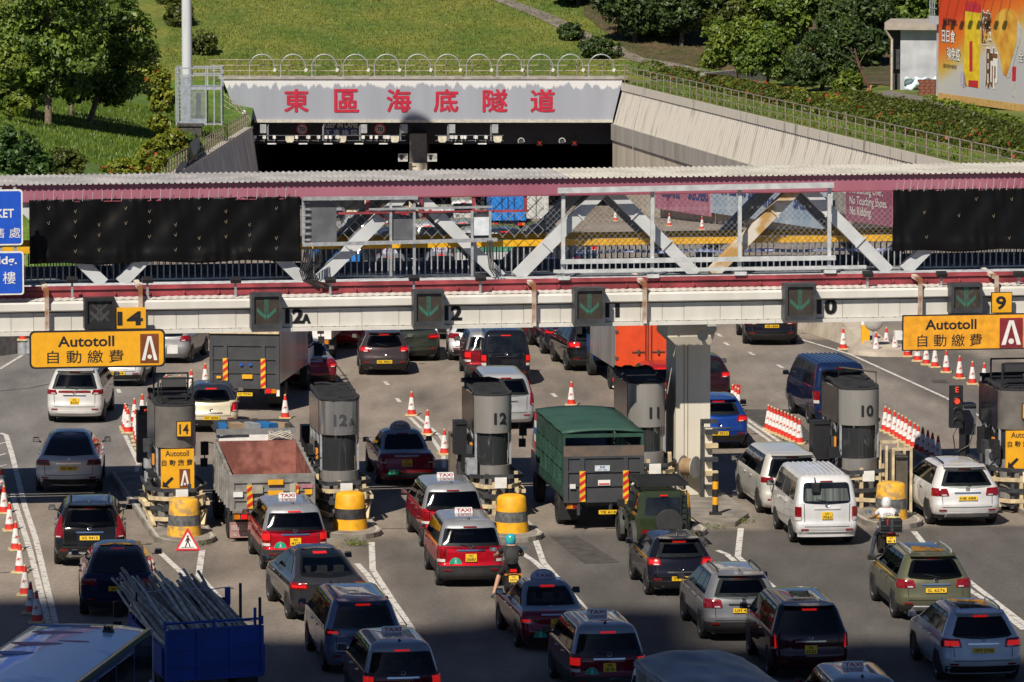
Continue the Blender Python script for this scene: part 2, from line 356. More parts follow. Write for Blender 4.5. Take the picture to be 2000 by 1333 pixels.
soil_m = mat('leaf_litter_ground', (0.12, 0.075, 0.04), 0.95, var=0, scale=0.5, col2=(0.05, 0.055, 0.018), bump=0.8, bscale=10); tufts(soil_m)
lush_m = mat('lush_grass_ground', (0.105, 0.175, 0.022), 0.95, var=0, scale=0.4, col2=(0.062, 0.13, 0.014), bump=0.9, bscale=14, lo=.36, hi=.62); tufts(lush_m)
yl = [238, 240] + list(range(248, 396, 5)) + [395]
def edge(y, z): return roadz(y) - 0.4 if y < 239 else z
mb = MB(); mb.grid([[(XWL - s, y, edge(y, zleft(s, y))) for s in (70, 45, 30, 22, 18, 15, 12, 10, 8, 6, 4, 2, 0.0)] for y in yl])
mb.build('grass_bank', lush_m, smooth=60, kind='structure')
mb = MB(); mb.grid([[(xwr(y) + s, y, edge(y, zright(s, y))) for s in (0.0, 1, 2, 4, 6, 8, 12, 16, 22, 30, 45, 70)] for y in yl])
mb.build('grass_terrace', grass_m, smooth=60, kind='structure')
mb = MB(); mb.grid([[(x, y, hillz(x, y)) for x in range(-92, 93, 4)] for y in list(range(395, 470, 4)) + [480, 500, 520, 560]])
mb.build('grass_hill', grass_m, smooth=60, kind='structure')
def landpatch(name, pix, m, lift=0.05, n=14):
    """a strip of path or soil that follows the land: left and right edges given as photo pixels"""
    def land(px, py):
        lo, hi = 240.0, 555.0; r = ray(px, py)
        for _ in range(50):
            md = (lo + hi) / 2; k = md / r.y; z = CH + r.z * k
            if z > landz(r.x * k, md): lo = md
            else: hi = md
        return r.x * lo / r.y, lo
    A, B = pix; rows = []
    def along(P, t):
        k = min(len(P) - 2, int(t * (len(P) - 1))); f = t * (len(P) - 1) - k
        return (P[k][0] + (P[k + 1][0] - P[k][0]) * f, P[k][1] + (P[k + 1][1] - P[k][1]) * f)
    for i in range(n + 1):
        a = land(*along(A, i / n)); b = land(*along(B, i / n)); row = []
        for j in range(7):
            f = j / 6; x = a[0] + (b[0] - a[0]) * f; y = a[1] + (b[1] - a[1]) * f; row.append((x, y, landz(x, y) + lift))
        rows.append(row)
    b = MB(); b.grid(rows); o = b.build(name, m, smooth=60, kind='structure')
    if o.data.polygons[len(o.data.polygons) // 2].normal.z < 0: o.data.flip_normals()
    return o
def Lp(px, py):
    lo, hi = 240.0, 555.0; r = ray(px, py)
    for _ in range(50):
        md = (lo + hi) / 2; k = md / r.y
        if CH + r.z * k > landz(r.x * k, md): lo = md
        else: hi = md
    X = r.x * lo / r.y; return Vector((X, lo, landz(X, lo)))
path_m = mat('footpath_concrete', (0.19, 0.165, 0.14), 0.9, var=0.2, scale=1.5, bump=0.3)
landpatch('footpath', ([(960, 0), (1060, 40), (1150, 90), (1235, 120), (1330, 146), (1460, 172), (1560, 190)], [(990, -2), (1090, 34), (1180, 82), (1262, 108), (1375, 138), (1470, 158), (1565, 178)]), path_m)
landpatch('footpath', ([(1700, 186), (1800, 208), (1900, 240), (2060, 290)], [(1735, 178), (1830, 196), (1930, 226), (2060, 262)]), path_m)
landpatch('soil', ([(1140, 30), (1240, 112), (1480, 150), (1760, 170)], [(1140, -40), (1300, -40), (1500, -60), (1800, -60)]), soil_m, 0.06)
# --- tunnel portal
TY = 393.0
pm = mat('portal_grey_paint', (0.33, 0.35, 0.40), 0.6, var=0, scale=0.7, streak=(1.0, 1.0, 0.12), col2=(0.275, 0.295, 0.345), lo=.3, hi=.7)
n = pm.node_tree; tc = n.nodes.new('ShaderNodeTexCoord'); sx = n.nodes.new('ShaderNodeSeparateXYZ'); n.links.new(tc.outputs['Object'], sx.inputs[0])
ns = n.nodes.new('ShaderNodeTexNoise'); ns.inputs['Scale'].default_value = 2.2; ns.inputs['Detail'].default_value = 7
mp = n.nodes.new('ShaderNodeMapping'); mp.inputs['Scale'].default_value = (1, 1, 0.12); n.links.new(tc.outputs['Object'], mp.inputs[0]); n.links.new(mp.outputs[0], ns.inputs[0])
ma = n.nodes.new('ShaderNodeMath'); ma.operation = 'MULTIPLY_ADD'; ma.inputs[1].default_value = 1.6; n.links.new(ns.outputs['Fac'], ma.inputs[0]); n.links.new(sx.outputs['Z'], ma.inputs[2])
mr = n.nodes.new('ShaderNodeMapRange'); mr.inputs[1].default_value = -1.62; mr.inputs[2].default_value = -1.46; n.links.new(ma.outputs[0], mr.inputs[0])
mx = n.nodes.new('ShaderNodeMix'); mx.data_type = 'RGBA'; b = n.nodes['Principled BSDF']; src = b.inputs['Base Color'].links[0].from_socket
n.links.new(mr.outputs[0], mx.inputs['Factor']); n.links.new(src, mx.inputs['A']); mx.inputs['B'].default_value = (0.64, 0.64, 0.64, 1); n.links.new(mx.outputs['Result'], b.inputs['Base Color'])
conc = mat('concrete', (0.36, 0.33, 0.29), 0.85, var=0.18, scale=1.2, bump=0.3, bscale=12)
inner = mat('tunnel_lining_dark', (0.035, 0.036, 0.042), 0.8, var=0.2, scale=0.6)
portal = thing('tunnel_portal', 'wide tunnel portal with grey face and big red Chinese characters above a dark opening', 'tunnel portal', (0, TY, 0))
zt = Dp(1000, 155, TY).z; zb = Dp(1000, 237, TY).z; zi = -0.068 * 170
xl, xr = XatY(435, TY, zt), XatY(1216, TY, zt); xl2, xr2 = XatY(497, TY, zb), XatY(1197, TY, zb); xl3 = XatY(466, TY, zb)
b = MB(); b.extr([(xl, zt), (xl3, zb + 0.12), (xr2, zb + 0.12), (xr, zt)][::-1][::-1], (0, 0, 0), UX, UZ, 0.7); face = b.build('face', pm, portal)
b = MB(); b.bbox(xl2, xr2, -0.12, 0.9, zb - 0.1, zb + 0.118); b.build('drip_edge', mat('pale_edge', (0.5, 0.48, 0.42), 0.7), portal)
b = MB(); b.bbox(xl - 0.3, xr + 0.3, -0.1, 1.9, zt + 0.002, zt + 0.16); b.build('parapet_coping', conc, portal)
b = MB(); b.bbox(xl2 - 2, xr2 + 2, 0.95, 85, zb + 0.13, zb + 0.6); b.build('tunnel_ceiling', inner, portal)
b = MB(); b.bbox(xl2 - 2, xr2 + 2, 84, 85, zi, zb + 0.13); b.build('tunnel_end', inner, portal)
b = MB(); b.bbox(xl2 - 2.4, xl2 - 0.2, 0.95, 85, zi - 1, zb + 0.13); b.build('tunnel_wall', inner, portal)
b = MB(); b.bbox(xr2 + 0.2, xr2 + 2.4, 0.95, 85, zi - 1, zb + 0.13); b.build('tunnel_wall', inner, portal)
b = MB(); b.bbox(xl2 - 0.2, xr2 + 0.2, 3.2, 3.6, zb - 1.9, zb + 0.12); b.build('inner_header', mat('header_shaded', (0.03, 0.032, 0.045), 0.7), portal)  # set back under the portal; that shade is put into its dark colour
xp = XatY(816, TY, zi + 3)
b = MB(); b.bbox(xp - 0.62, xp + 0.62, 1.2, 84, zi - 0.3, zb - 1.0); b.build('pier', mat('pier_shaded', (0.20, 0.185, 0.17), 0.8), portal)  # upper pier: the tunnel's shade is put into this darker colour
b = MB(); b.bbox(xr2 + 0.02, xr2 + 0.28, -0.1, 0.9, zi, zb - 0.1); b.build('corner_post', mat('corner_grey', (0.16, 0.17, 0.19), 0.6), portal)
b = MB(); b.bbox(xp - 0.66, xp + 0.66, 0.5, 1.2, zi - 0.3, zb - 3.1); b.build('pier_sunlit_foot', mat('pier_sunlit', (0.62, 0.55, 0.42), 0.7), portal)  # sunlit foot of the pier: sunlight put into a paler block
charm = mat('portal_red_paint', (0.46, 0.012, 0.04), 0.6, var=0.12, scale=3)
for ch, px in zip('東區海底隧道', (579, 677, 779, 871, 967, 1060)):
    c = Dp(px, 197, TY); mb = MB(); q = 0
    for ox, oz in ((0, 0), (.055, 0), (-.055, 0), (.03, .035), (-.03, -.035), (0, .04), (0, -.04)): mb.text(ch, (c.x + ox, -0.02 - .004 * q, c.z + oz), UX, UZ, 1.62, 0.0, fit=1.72); q += 1
    mb.build('red_character', charm, face)
# arched lamps
lampw = mat('lamp_housing_white', (0.72, 0.70, 0.64), 0.5)
pos = [487, 548, 609, 670, 731, 792, 850, 911, 971, 1031, 1090, 1150]
first = None
for i, px in enumerate(pos):
    base = Dp(px, 155, TY); base.z = zt + 0.16; base.y = TY + 0.5
    names = ['leftmost', 'second from the left', 'third from the left', 'fourth from the left', 'fifth from the left', 'sixth from the left', 'sixth from the right', 'fifth from the right', 'fourth from the right', 'third from the right', 'second from the right', 'rightmost']
    lab = names[i] + ' of the grey arched lamps on top of the tunnel portal'
    if first is None:
        first = thing('arched_lamp', lab, 'lamp', base, 0, 'arched lamps along the tunnel portal')
        rr = 0.90; h = 0.72; pts = [(0, 0, 0), (0, 0, h)] + [(rr - rr * math.cos(a), 0, h + rr * math.sin(a)) for a in np.linspace(0.2, PI, 12)] + [(2 * rr, 0, h - 0.12)]
        b = MB(); b.tube(pts, 0.045, 8); b.build('arch_pole', GALV, first, 60)
        b = MB(); b.box((2 * rr + 0.03, -0.05, h - 0.24), (0.20, 0.32, 0.24), M=Matrix.Rotation(0.5, 3, 'Y')); b.build('lamp_head', lampw, first)
        b = MB(); b.box((0, 0, 0.02), (0.2, 0.2, 0.04)); b.build('base_plate', GALV, first)
    else: dup(first, base, 0, lab)
# railings
rail_m = mat('railing_steel_brown', (0.36, 0.31, 0.25), 0.5, 0.3, 0.25, 3)
post_mesh = MB(); post_mesh.tube([(0, 0, 0), (0, 0, 1.2)], 0.035, 6); post_src = None
def railing(label, pts, step, h=1.2, nr=3, cat='railing'):
    global post_src
    pts = [Vector(p) for p in pts]; t = thing('railing', label, cat, pts[0]); o0 = pts[0]
    acc = 0.0
    for a, c in zip(pts, pts[1:]):
        L = (c - a).length; n = max(1, round(L / step))
        for k in range(n):
            p = a + (c - a) * (k / n) - o0
            if post_src is None:
                q = MB(); q.tube([(0, 0, 0), (0, 0, 1.2)], 0.035, 6); post_src = q.build('post', rail_m, t); post_src.location = p
            else: inst(post_src, 'post', p, t)
    for k in range(nr):
        q = MB(); q.tube([p - o0 + UZ * (h - 0.02 - k * h / nr) for p in pts], 0.028 if k else 0.034, 6); q.build('rail', rail_m, t, 60)
    return t
z0 = zt + 0.16
railing('straight three-rail railing on top of the tunnel portal behind the arched lamps', [(XatY(412, TY + 1.2, zt), TY + 1.2, z0), (XatY(1228, TY + 1.2, zt), TY + 1.2, z0)], 1.95)
railing('long three-rail railing along the top of the ribbed retaining wall', [(xwr(y) + 0.12, y, zwr(y) + 0.02) for y in (392, 370, 350, 330, 310, 290, 270, 245)], 3.0)
railing('railing running down the bank beside the left end of the portal face', [Dp(436, 216, 391.6), Dp(462, 234, 391.2), Dp(491, 268, 390.2)], 0.6)
railing('railing along the left wing wall of the tunnel approach', [(XWL - 0.15, y, zwl(y) + 0.02) for y in (389, 370, 350, 330, 310, 280, 245)], 2.6)
# --- right retaining wall
ribm = mat('ribbed_concrete', (0.58, 0.54, 0.475), 0.85, var=0, scale=1.1, streak=(1, 1, 0.14), col2=(0.33, 0.30, 0.26), bump=0.4, lo=0.30, hi=0.46)
copm = mat('stained_coping_concrete', (0.58, 0.54, 0.47), 0.85, var=0, scale=1.1, streak=(1, 1, 0.3), col2=(0.22, 0.20, 0.17), lo=0.30, hi=0.42)
lowm = mat('grey_wall_panel', (0.36, 0.34, 0.31), 0.8, var=0, scale=0.8, streak=(1, 1, 0.1), col2=(0.26, 0.245, 0.22), lo=.3, hi=.6)
lowm2 = mat('cream_wall_panel', (0.50, 0.45, 0.37), 0.8, var=0, scale=0.8, streak=(1, 1, 0.1), col2=(0.34, 0.30, 0.25), lo=.3, hi=.6)
wall = thing('retaining_wall', 'long leaning cream concrete retaining wall with vertical ribs on the right of the tunnel approach', 'retaining wall', (xwr(393), 393, 0))
O = Vector((xwr(393), 393, 0))
ye = np.linspace(392.6, 244, 51)
wd = Vector((0.1215, -1, 0)).normalized(); wn = Vector((-wd.y * -1, 0, 0))
for i in range(50):
    a, c = ye[i] - 0.02, ye[i + 1] + 0.02
    b = MB(); b.add([Vector((xwr(y) + dx, y, zwr(y) + dz)) - O for y in (a, c) for dx, dz in ((0.3, 0), (-0.06, 0), (-0.08, -0.55), (0.3, -0.55))],
                    [(0, 1, 2, 3), (7, 6, 5, 4), (0, 4, 5, 1), (1, 5, 6, 2), (2, 6, 7, 3), (3, 7, 4, 0)]); b.build('coping_block', copm, wall)
    nr = 4; ya = np.linspace(a, c, nr * 4 + 1); rows = [[], []]
    for k, y in enumerate(ya):
        off = (0.0, 0.0, 0.05, 0.05)[k % 4]
        rows[0].append(Vector((xwr(y) + 0.03 - off, y, zwr(y) - 0.55)) - O); rows[1].append(Vector((xwr(y) - 0.62 - off, y, zwr(y) - 3.0)) - O)
    b = MB(); b.grid(rows); b.build('ribbed_panel', ribm, wall)
    b = MB(); x = lambda y: xwr(y) - 0.66
    b.add([Vector((x(y) + dx, y, zwr(y) + dz)) - O for y in (a, c) for dx, dz in ((0.2, -2.97), (-0.14, -2.98), (-0.14, -4.15), (0.2, -4.15))],
          [(0, 1, 2, 3), (7, 6, 5, 4), (0, 4, 5, 1), (1, 5, 6, 2), (2, 6, 7, 3), (3, 7, 4, 0)]); b.build('ledge_panel', lowm, wall)
    if zwr(c) - 4.2 > roadz(c):
        pass
    b = MB(); b.add([Vector((x(y) + dx, y, zz)) - O for y in (a, c) for dx, zz in ((0.2, zwr(y) - 4.2), (-0.02, zwr(y) - 4.2), (-0.02, min(roadz(y), zwr(y) - 4.4) - 0.3), (0.2, min(roadz(y), zwr(y) - 4.4) - 0.3))],
          [(0, 1, 2, 3), (7, 6, 5, 4), (0, 4, 5, 1), (1, 5, 6, 2), (2, 6, 7, 3), (3, 7, 4, 0)]); b.build('lower_panel', lowm2, wall)
b = MB(); b.tube([Vector((xwr(381) - 0.1, 381, zwr(381) + 0.1)) - O, Vector((xwr(381) - 0.85, 381, zwr(381) - 3)) - O, Vector((xwr(381) - 0.86, 381, zwr(381) - 5.5)) - O], 0.03, 6); b.build('drain_pipe', GALV, wall)
# --- left wing wall
lw = thing('wing_wall', 'grey concrete wing wall below the railing left of the tunnel mouth', 'retaining wall', (XWL, 389, 0))
yl2 = np.linspace(391.5, 244, 31)
for i in range(30):
    a, c = yl2[i] - 0.02, yl2[i + 1] + 0.02
    b = MB(); b.add([Vector((XWL + dx, y, zz)) - Vector((XWL, 389, 0)) for y in (a, c) for dx, zz in ((-0.4, zwl(y)), (0.0, zwl(y)), (0.9, min(roadz(y), zwl(y) - .5) - 0.3), (-0.4, min(roadz(y), zwl(y) - .5) - 0.3))],
          [(3, 2, 1, 0), (4, 5, 6, 7), (1, 5, 4, 0), (2, 6, 5, 1), (3, 7, 6, 2), (0, 4, 7, 3)]); b.build('wall_panel', mat('wing_wall_concrete', (0.62, 0.62, 0.60), 0.85, var=0, scale=1.2, streak=(1, 1, 0.2), col2=(0.30, 0.30, 0.30), lo=.35, hi=.6), lw)
    b = MB(); b.add([Vector((XWL + dx, y, zwl(y) + dz)) - Vector((XWL, 389, 0)) for y in (a, c) for dx, dz in ((-0.5, 0.01), (0.06, 0.01), (0.06, 0.2), (-0.5, 0.2))],
          [(3, 2, 1, 0), (4, 5, 6, 7), (1, 5, 4, 0), (2, 6, 5, 1), (3, 7, 6, 2), (0, 4, 7, 3)]); b.build('coping_block', copm, lw)
# --- drain channel and low wall on the left bank
landpatch('drain_channel', ([(338, 345), (352, 320), (372, 300), (378, 272), (362, 256)], [(352, 345), (366, 320), (386, 300), (392, 272), (376, 256)]), mat('damp_drain', (0.03, 0.03, 0.03), 0.6), 0.06, 10)
c = Lp(372, 262); lowc = MB(); lowc.box((0, 0, 0.1), (1.5, 0.9, 0.9)); lowc.box((0, 0, 0.6), (1.7, 1.1, 0.14))
o = lowc.build('drain_chamber', mat('mossy_concrete', (0.07, 0.068, 0.06), 0.9, var=0.3, bump=0.3)); o.location = c; tag(o, 'dark mossy concrete drain chamber on the left bank beside the curved channel', 'drain chamber')
# --- retaining kerb wall on the right lawn
a, c = Lp(1372, 168), Lp(1575, 150); d = (c - a); b = MB(); L = d.length
o = b.box((L / 2, 0, 0.35), (L, 0.4, 1.1)).build('garden_wall', mat('garden_wall_concrete', (0.26, 0.25, 0.22), 0.9, var=0.25, bump=0.3)); o.location = a; o.rotation_euler = (0, 0, math.atan2(d.y, d.x))
tag(o, 'low grey concrete garden wall behind the flowering hedge under the small trees', 'garden wall')
# --- far towers behind the viewpoint (they cast the shade over the near lanes and show in the glass)
towm = [mat('tower_wall_a', (0.45, 0.42, 0.38), 0.8, var=0.1, scale=.1), mat('tower_wall_b', (0.38, 0.39, 0.42), 0.8, var=0.1, scale=.1)]
def tower(x0, x1, y, z, label, k, dep=18):
    t = thing('apartment_tower', label, 'tower', ((x0 + x1) / 2, y - dep / 2, 0), 0, 'apartment towers behind the viewpoint')
    w_ = x1 - x0; b = MB(); b.box((0, 0, z / 2), (w_, dep, z)); b.build('wall', towm[k % 2], t)
    b = MB(); nx = max(2, int(w_ / 4))
    for i in range(nx):
        for j in range(int(z / 3.2)):
            b.box((-w_ / 2 + (i + .5) * w_ / nx, dep / 2 + 0.02, 2 + j * 3.2), (w_ / nx * 0.55, 0.2, 1.5))
    b.build('windows', GLASS, t, kind='stuff')
KSH = math.cos(SUN_AZ) / math.tan(SUN_EL); KX = math.sin(SUN_AZ) / math.tan(SUN_EL)
def shade(px0, px1, py, y, label, k):
    """a tower whose shadow on the plaza ends at photo row py between the two columns"""
    a, c = G(px0, py), G(px1, py); h = ((a.y + c.y) / 2 - y) / KSH
    tower(a.x - h * KX, c.x - h * KX, y, h, label, k)
shade(-900, -2, 1172, -14, 'pale apartment tower behind the viewpoint, first of the row', 0)
shade(-2, 428, 1168, -14, 'grey apartment tower behind the viewpoint, second of the row', 1)
shade(428, 735, 1246, -15, 'pale apartment tower behind the viewpoint, third of the row', 0)
shade(735, 985, 1226, -14, 'grey apartment tower behind the viewpoint, fourth of the row', 1)
shade(985, 1370, 1190, -14.5, 'pale apartment tower behind the viewpoint, fifth of the row', 0)
shade(1370, 1640, 1262, -14, 'grey apartment tower behind the viewpoint, sixth of the row', 1)
shade(1640, 1850, 1250, -15, 'pale apartment tower behind the viewpoint, seventh of the row', 0)
shade(1850, 2900, 1285, -14, 'grey apartment tower behind the viewpoint, eighth of the row', 1)
# ================================================================= GANTRY BEAM AND FOOTBRIDGE
def T(px, py=600, d=0.0): return BT(px, py, d)[0]
def Z(px, py, d=0.0): return BT(px, py, d)[1]
def gthing(name, label, cat, px, py, d, group=None):
    t, z = BT(px, py, d); return thing(name, label, cat, BP(t, d, z), UA, group), t, z
beamw = mat('gantry_white', (0.68, 0.665, 0.62), 0.5, var=0, scale=1.4, streak=(1, 1, 0.2), col2=(0.58, 0.555, 0.50), lo=.3, hi=.6)
rust = mat('rusty_white', (0.66, 0.60, 0.50), 0.7, var=0, scale=2.5, streak=(1, 1, 0.5), col2=(0.25, 0.10, 0.04), lo=0.40, hi=0.56)
maroon = mat('maroon_paint', (0.25, 0.055, 0.085), 0.45, var=0.12, scale=0.9, coat=0.3)
maroon2 = mat('faded_maroon', (0.36, 0.135, 0.185), 0.5, var=0, scale=0.55, streak=(1, 1, 0.5), col2=(0.29, 0.085, 0.125), lo=.3, hi=.6)
redbeam = mat('red_girder', (0.30, 0.05, 0.06), 0.55, var=0.25, scale=1.5)
tl, tr = T(-260), T(2240)
g = thing('gantry_beam', 'long white panelled gantry beam carrying the lane signals across the toll lanes', 'gantry', BP(0, 0, 0), UA)
zc = lambda y: Z(600, y)
b = MB(); b.bbox(tl, tr, 0.05, 0.46, zc(646) + 0.02, zc(579)); b.build('core', beamw, g)
b = MB()
b.add([(t, d, z) for t in (tl, tr) for d, z in ((-0.06, zc(601)), (-0.16, zc(598)), (-0.16, zc(585)), (-0.06, zc(581)), (0.04, zc(580)), (0.04, zc(601)))],
      [(0, 6, 7, 1), (1, 7, 8, 2), (2, 8, 9, 3), (3, 9, 10, 4), (5, 11, 6, 0), (5, 4, 3, 2, 1, 0)[::-1]]); b.build('top_cowl', beamw, g)
t = tl; k = 0; src = None
while t < tr:
    wd = 0.63 if k % 3 else 1.05
    if src is None or True:
        b = MB(); b.bbox(0.006, wd - 0.006, 0.0, 0.06, zc(638.5), zc(603.5)); q = b.build('panel', beamw, g); q.location = (t, 0.004 * ((k * 7) % 3), 0)
        b = MB(); b.box((0.12, -0.02, zc(640.5)), (0.05, 0.05, 0.05)); b.box((wd - .15, -0.02, zc(640.5)), (0.05, 0.05, 0.05)); b.build('rivet', DARKG, q)
    t += wd; k += 1
t = tl
while t < tr:
    b = MB(); b.bbox(t + 0.004, t + 1.976, -0.1, 0.05, zc(646.5), zc(639.5)); b.build('bottom_flange', beamw, g); t += 1.98
# ribbed white top edge of the beam
b = MB(); rows = [[], []]; t = tl; k = 0
while t < tr:
    z = zc(578) + (0.012 if k % 4 in (1, 2) else 0.0); rows[0].append((t, -0.07, z - 0.03)); rows[1].append((t, 0.48, z)); t += 0.055; k += 1
b.grid(rows[::-1]); b.build('ribbed_top_sheet', beamw, g)
b = MB(); b.bbox(tl, tr, 0.03, 0.05, zc(603.4), zc(601.2)); b.build('groove', INK, g)
for px, y0, y1, nm in ((92, 566, 650, 0), (275, 562, 648, 1), (1043, 556, 637, 2), (1259, 552, 632, 3), (1797, 545, 622, 4), (1946, 540, 604, 5)):
    wh = ['near the left end of the beam', 'just above the yellow 14 board', 'above the lone cone behind the cage truck', 'right of lane number 11', 'between lane numbers 10 and 9', 'beside the yellow 9 board'][nm]
    s, t, z = gthing('bracket', 'rusty white angle bracket on the gantry beam ' + wh, 'bracket', px, y1, -0.22, 'rusty brackets on the gantry beam')
    h = Z(px, y0, -0.22) - z
    b = MB(); b.box((0, 0, h / 2), (0.11, 0.10, h)); b.build('post', rust, s)
    b = MB(); b.beam((0, 0.05, h - 0.04), (0, 1.7, h + 0.06), 0.14, 0.10); b.build('arm', rust, s)
# --- lane signals
def signal(px0, px1, y0, y1, label, lit, d=-0.58, proud=0.50):
    pc = (px0 + px1) / 2; s, t, z = gthing('lane_signal', label, 'lane signal', pc, y1, d, 'lane signals on the gantry')
    t0, t1 = T(px0, (y0 + y1) / 2, d) - t, T(px1, (y0 + y1) / 2, d) - t; h = Z(pc, y0, d) - z
    w2 = (t1 - t0) / 2; c = (t0 + t1) / 2; fr = DARKG if lit != 'off' else BLACK
    b = MB(); b.bbox(t0, t1, 0.1, proud, 0, h); b.build('housing', fr, s)
    b = MB(); e = 0.085
    b.bbox(t0, t0 + e, 0, 0.1, 0, h); b.bbox(t1 - e, t1, 0, 0.1, 0, h); b.bbox(t0 + e, t1 - e, 0, 0.1, h - e, h); b.bbox(t0 + e, t1 - e, 0, 0.1, 0, e * 1.6); b.build('visor_frame', fr, s)
    b = MB(); b.bbox(t0 + e, t1 - e, 0.08, 0.1, e * 1.6, h - e); b.build('display', mat('display_brown', (0.055, 0.045, 0.035), 0.3) if lit != 'off' else INK, s)
    ctr = h / 2 + 0.05; dots = []
    u = w2 / 0.42
    for r in range(15):
        for q in range(4): dots.append(((q - 1.5) * 0.030, 0.27 - r * 0.034))
    for r in range(9):
        for q in range(5):
            for sg in (-1, 1): dots.append((sg * (0.03 + r * 0.027 + 0.0), -0.27 + r * 0.026 + q * 0.022))
    def dotmesh(ds):
        b = MB()
        for x, z_ in ds:
            x, z_ = c + x * u, ctr + z_ * u; q = 0.0072
            b.add([(x - q, 0.074, z_ - q), (x + q, 0.074, z_ - q), (x + q, 0.074, z_ + q), (x - q, 0.074, z_ + q)], [(0, 1, 2, 3)])
        return b
    if lit == 'off': dotmesh(dots).build('led_arrow', mat('led_off', (0.16, 0.16, 0.15), 0.4), s)
    else: dotmesh(dots).build('led_arrow', mat('led_green', (0.03, 0.22, 0.16), 0.4, emit=(0.10, 0.85, 0.55), estr=0.16, var=0), s)
    if lit != 'on':
        X = [(sg * (k * 0.028), k2 * (k * 0.028) + q * 0.024) for k in range(1, 10) for sg in (-1, 1) for k2 in (-1, 1) for q in (-1, 0, 1)]
        dotmesh(X).build('led_cross', mat('led_off', (0.16, 0.16, 0.15), 0.4), s)
    b = MB(); b.box((c, proud + 0.02, h * 0.5), (0.5, 0.16, 0.3)); b.build('mounting', DARKG, s)
signal(165, 225, 583, 643, 'unlit black lane signal beside the yellow board reading 14', 'off')
signal(491, 551, 574, 643, 'lane signal with green arrow beside the painted 12 with small letter A', 'on')
signal(808, 868, 568, 638, 'lane signal with green arrow above the taxis beyond, third signal from the left', 'on')
signal(1122, 1182, 563, 633, 'lane signal with green arrow above the silver side of the orange truck', 'on')
signal(1533, 1594, 555, 626, 'lane signal with green arrow above the black saloon near the pillar', 'on')
signal(1858, 1919, 555, 612, 'lane signal with green arrow beside the yellow board reading 9', 'both')
# --- lane numbers painted on the beam
for tx, px, y, hh, ww in (('12', 575, 618, 0.42, 34), ('A', 598, 623, 0.27, 16), ('12', 885, 612, 0.42, 33), ('11', 1196, 606, 0.42, 26), ('10', 1615, 599, 0.45, 37)):
    t, z = BT(px, y, -0.01); b = MB(); f_ = T(px + ww / 2, y) - T(px - ww / 2, y); [b.text(tx, (t + q, -0.012 - abs(q) * .1, z), UX, UZ, hh, 0.03, fit=f_) for q in (0, .018, -.018)]; b.build('lane_number', INK, g)
def rrect(x0, x1, z0, z1, r, n=4):
    P = []
    for cx, cz, a0 in ((x1 - r, z1 - r, 0), (x0 + r, z1 - r, 90), (x0 + r, z0 + r, 180), (x1 - r, z0 + r, 270)):
        for k in range(n + 1):
            a = R(a0 + 90 * k / n); P.append((cx + r * math.cos(a), cz + r * math.sin(a)))
    return P
def board(name, label, cat, px0, px1, y0, y1, d, face, border=None, bw=0.03, r=0.02, th=0.05, group=None):
    """an upright board parallel to the gantry; returns (thing, function photo pixel -> local x,z)"""
    pc = (px0 + px1) / 2; s, t, z = gthing(name, label, cat, pc, y1, d, group)
    x0, x1 = T(px0, y1, d) - t, T(px1, y1, d) - t; h = Z(pc, y0, d) - z
    if border:
        b = MB(); b.extr(rrect(x0, x1, 0, h, r), (0, 0, 0), UX, UZ, th); b.build('border', border, s)
        b = MB(); b.extr(rrect(x0 + bw, x1 - bw, bw, h - bw, r * .8), (0, -0.006, 0), UX, UZ, 0.008); b.build('face', face, s)
    else:
        b = MB(); b.extr(rrect(x0, x1, 0, h, r), (0, 0, 0), UX, UZ, th); b.build('face', face, s)
    return s, (lambda px, py: (T(px, py, d) - t, Z(px, py, d) - z)), h
def put(s, f, tx, px, py, hpx, m, bold=0.0, name='lettering', y=-0.012, fit=None):
    x, z = f(px, py); x1, z1 = f(px, py - hpx); b = MB()
    fw = (f(px + fit, py)[0] - x) if fit else None
    b.text(tx, (x, y, z), UX, UZ, z1 - z, bold, fit=fw); return b.build(name, m, s)
def alogo(s, f, px0, px1, y0, y1, m):
    x0, z0 = f(px0, y1); x1, z1 = f(px1, y0); w, h = x1 - x0, z1 - z0
    b = MB(); b.extr([(x0, z0), (x1, z0), (x1, z1), (x0, z1)], (0, -0.010, 0), UX, UZ, 0.004); b.build('logo_ground', m, s)
    b = MB(); P = lambda a, c: (x0 + w * a, z0 + h * c)
    b.extr([P(.08, .10), P(.26, .10), P(.5, .80), P(.5, .92), P(.40, .92)], (0, -0.014, 0), UX, UZ, 0.003)
    b.extr([P(.60, .92), P(.5, .92), P(.5, .80), P(.74, .10), P(.92, .10)], (0, -0.014, 0), UX, UZ, 0.003)
    b.extr([(x0 + w * (.5 + .12 * math.cos(a)), z0 + h * .22 + w * .12 * math.sin(a)) for a in np.linspace(0, 2 * PI, 13)[:-1]], (0, -0.014, 0), UX, UZ, 0.003)
    b.build('logo', WHITE, s)
brown = mat('sign_brown', (0.20, 0.055, 0.015), 0.5); winered = mat('sign_wine', (0.22, 0.02, 0.03), 0.5)
s, f, h = board('toll_sign', 'wide yellow Autotoll sign hanging under the number 14 at the left', 'toll sign', 58, 323, 645, 719, -0.85, YEL, INK, 0.05, 0.14)
put(s, f, 'Autotoll', 168, 667, 21, INK, 0.02, fit=110); put(s, f, '自 動 繳 費', 167, 697, 25, INK, 0.003, fit=149); alogo(s, f, 274, 310, 652, 710, brown)
b = MB(); x, z = f(337, 684); b.box((x, 0.15, z), (0.3, 0.2, 0.22)); b.build('end_fitting', WHITE, s)
s, f, h = board('toll_sign', 'wide yellow Autotoll sign hanging under the number 9 at the right', 'toll sign', 1762, 2012, 614, 684, -0.9, mat('sign_orange_yellow', (0.80, 0.36, 0.02), 0.5, bump=0.15, bscale=3), INK, 0.035, 0.03)
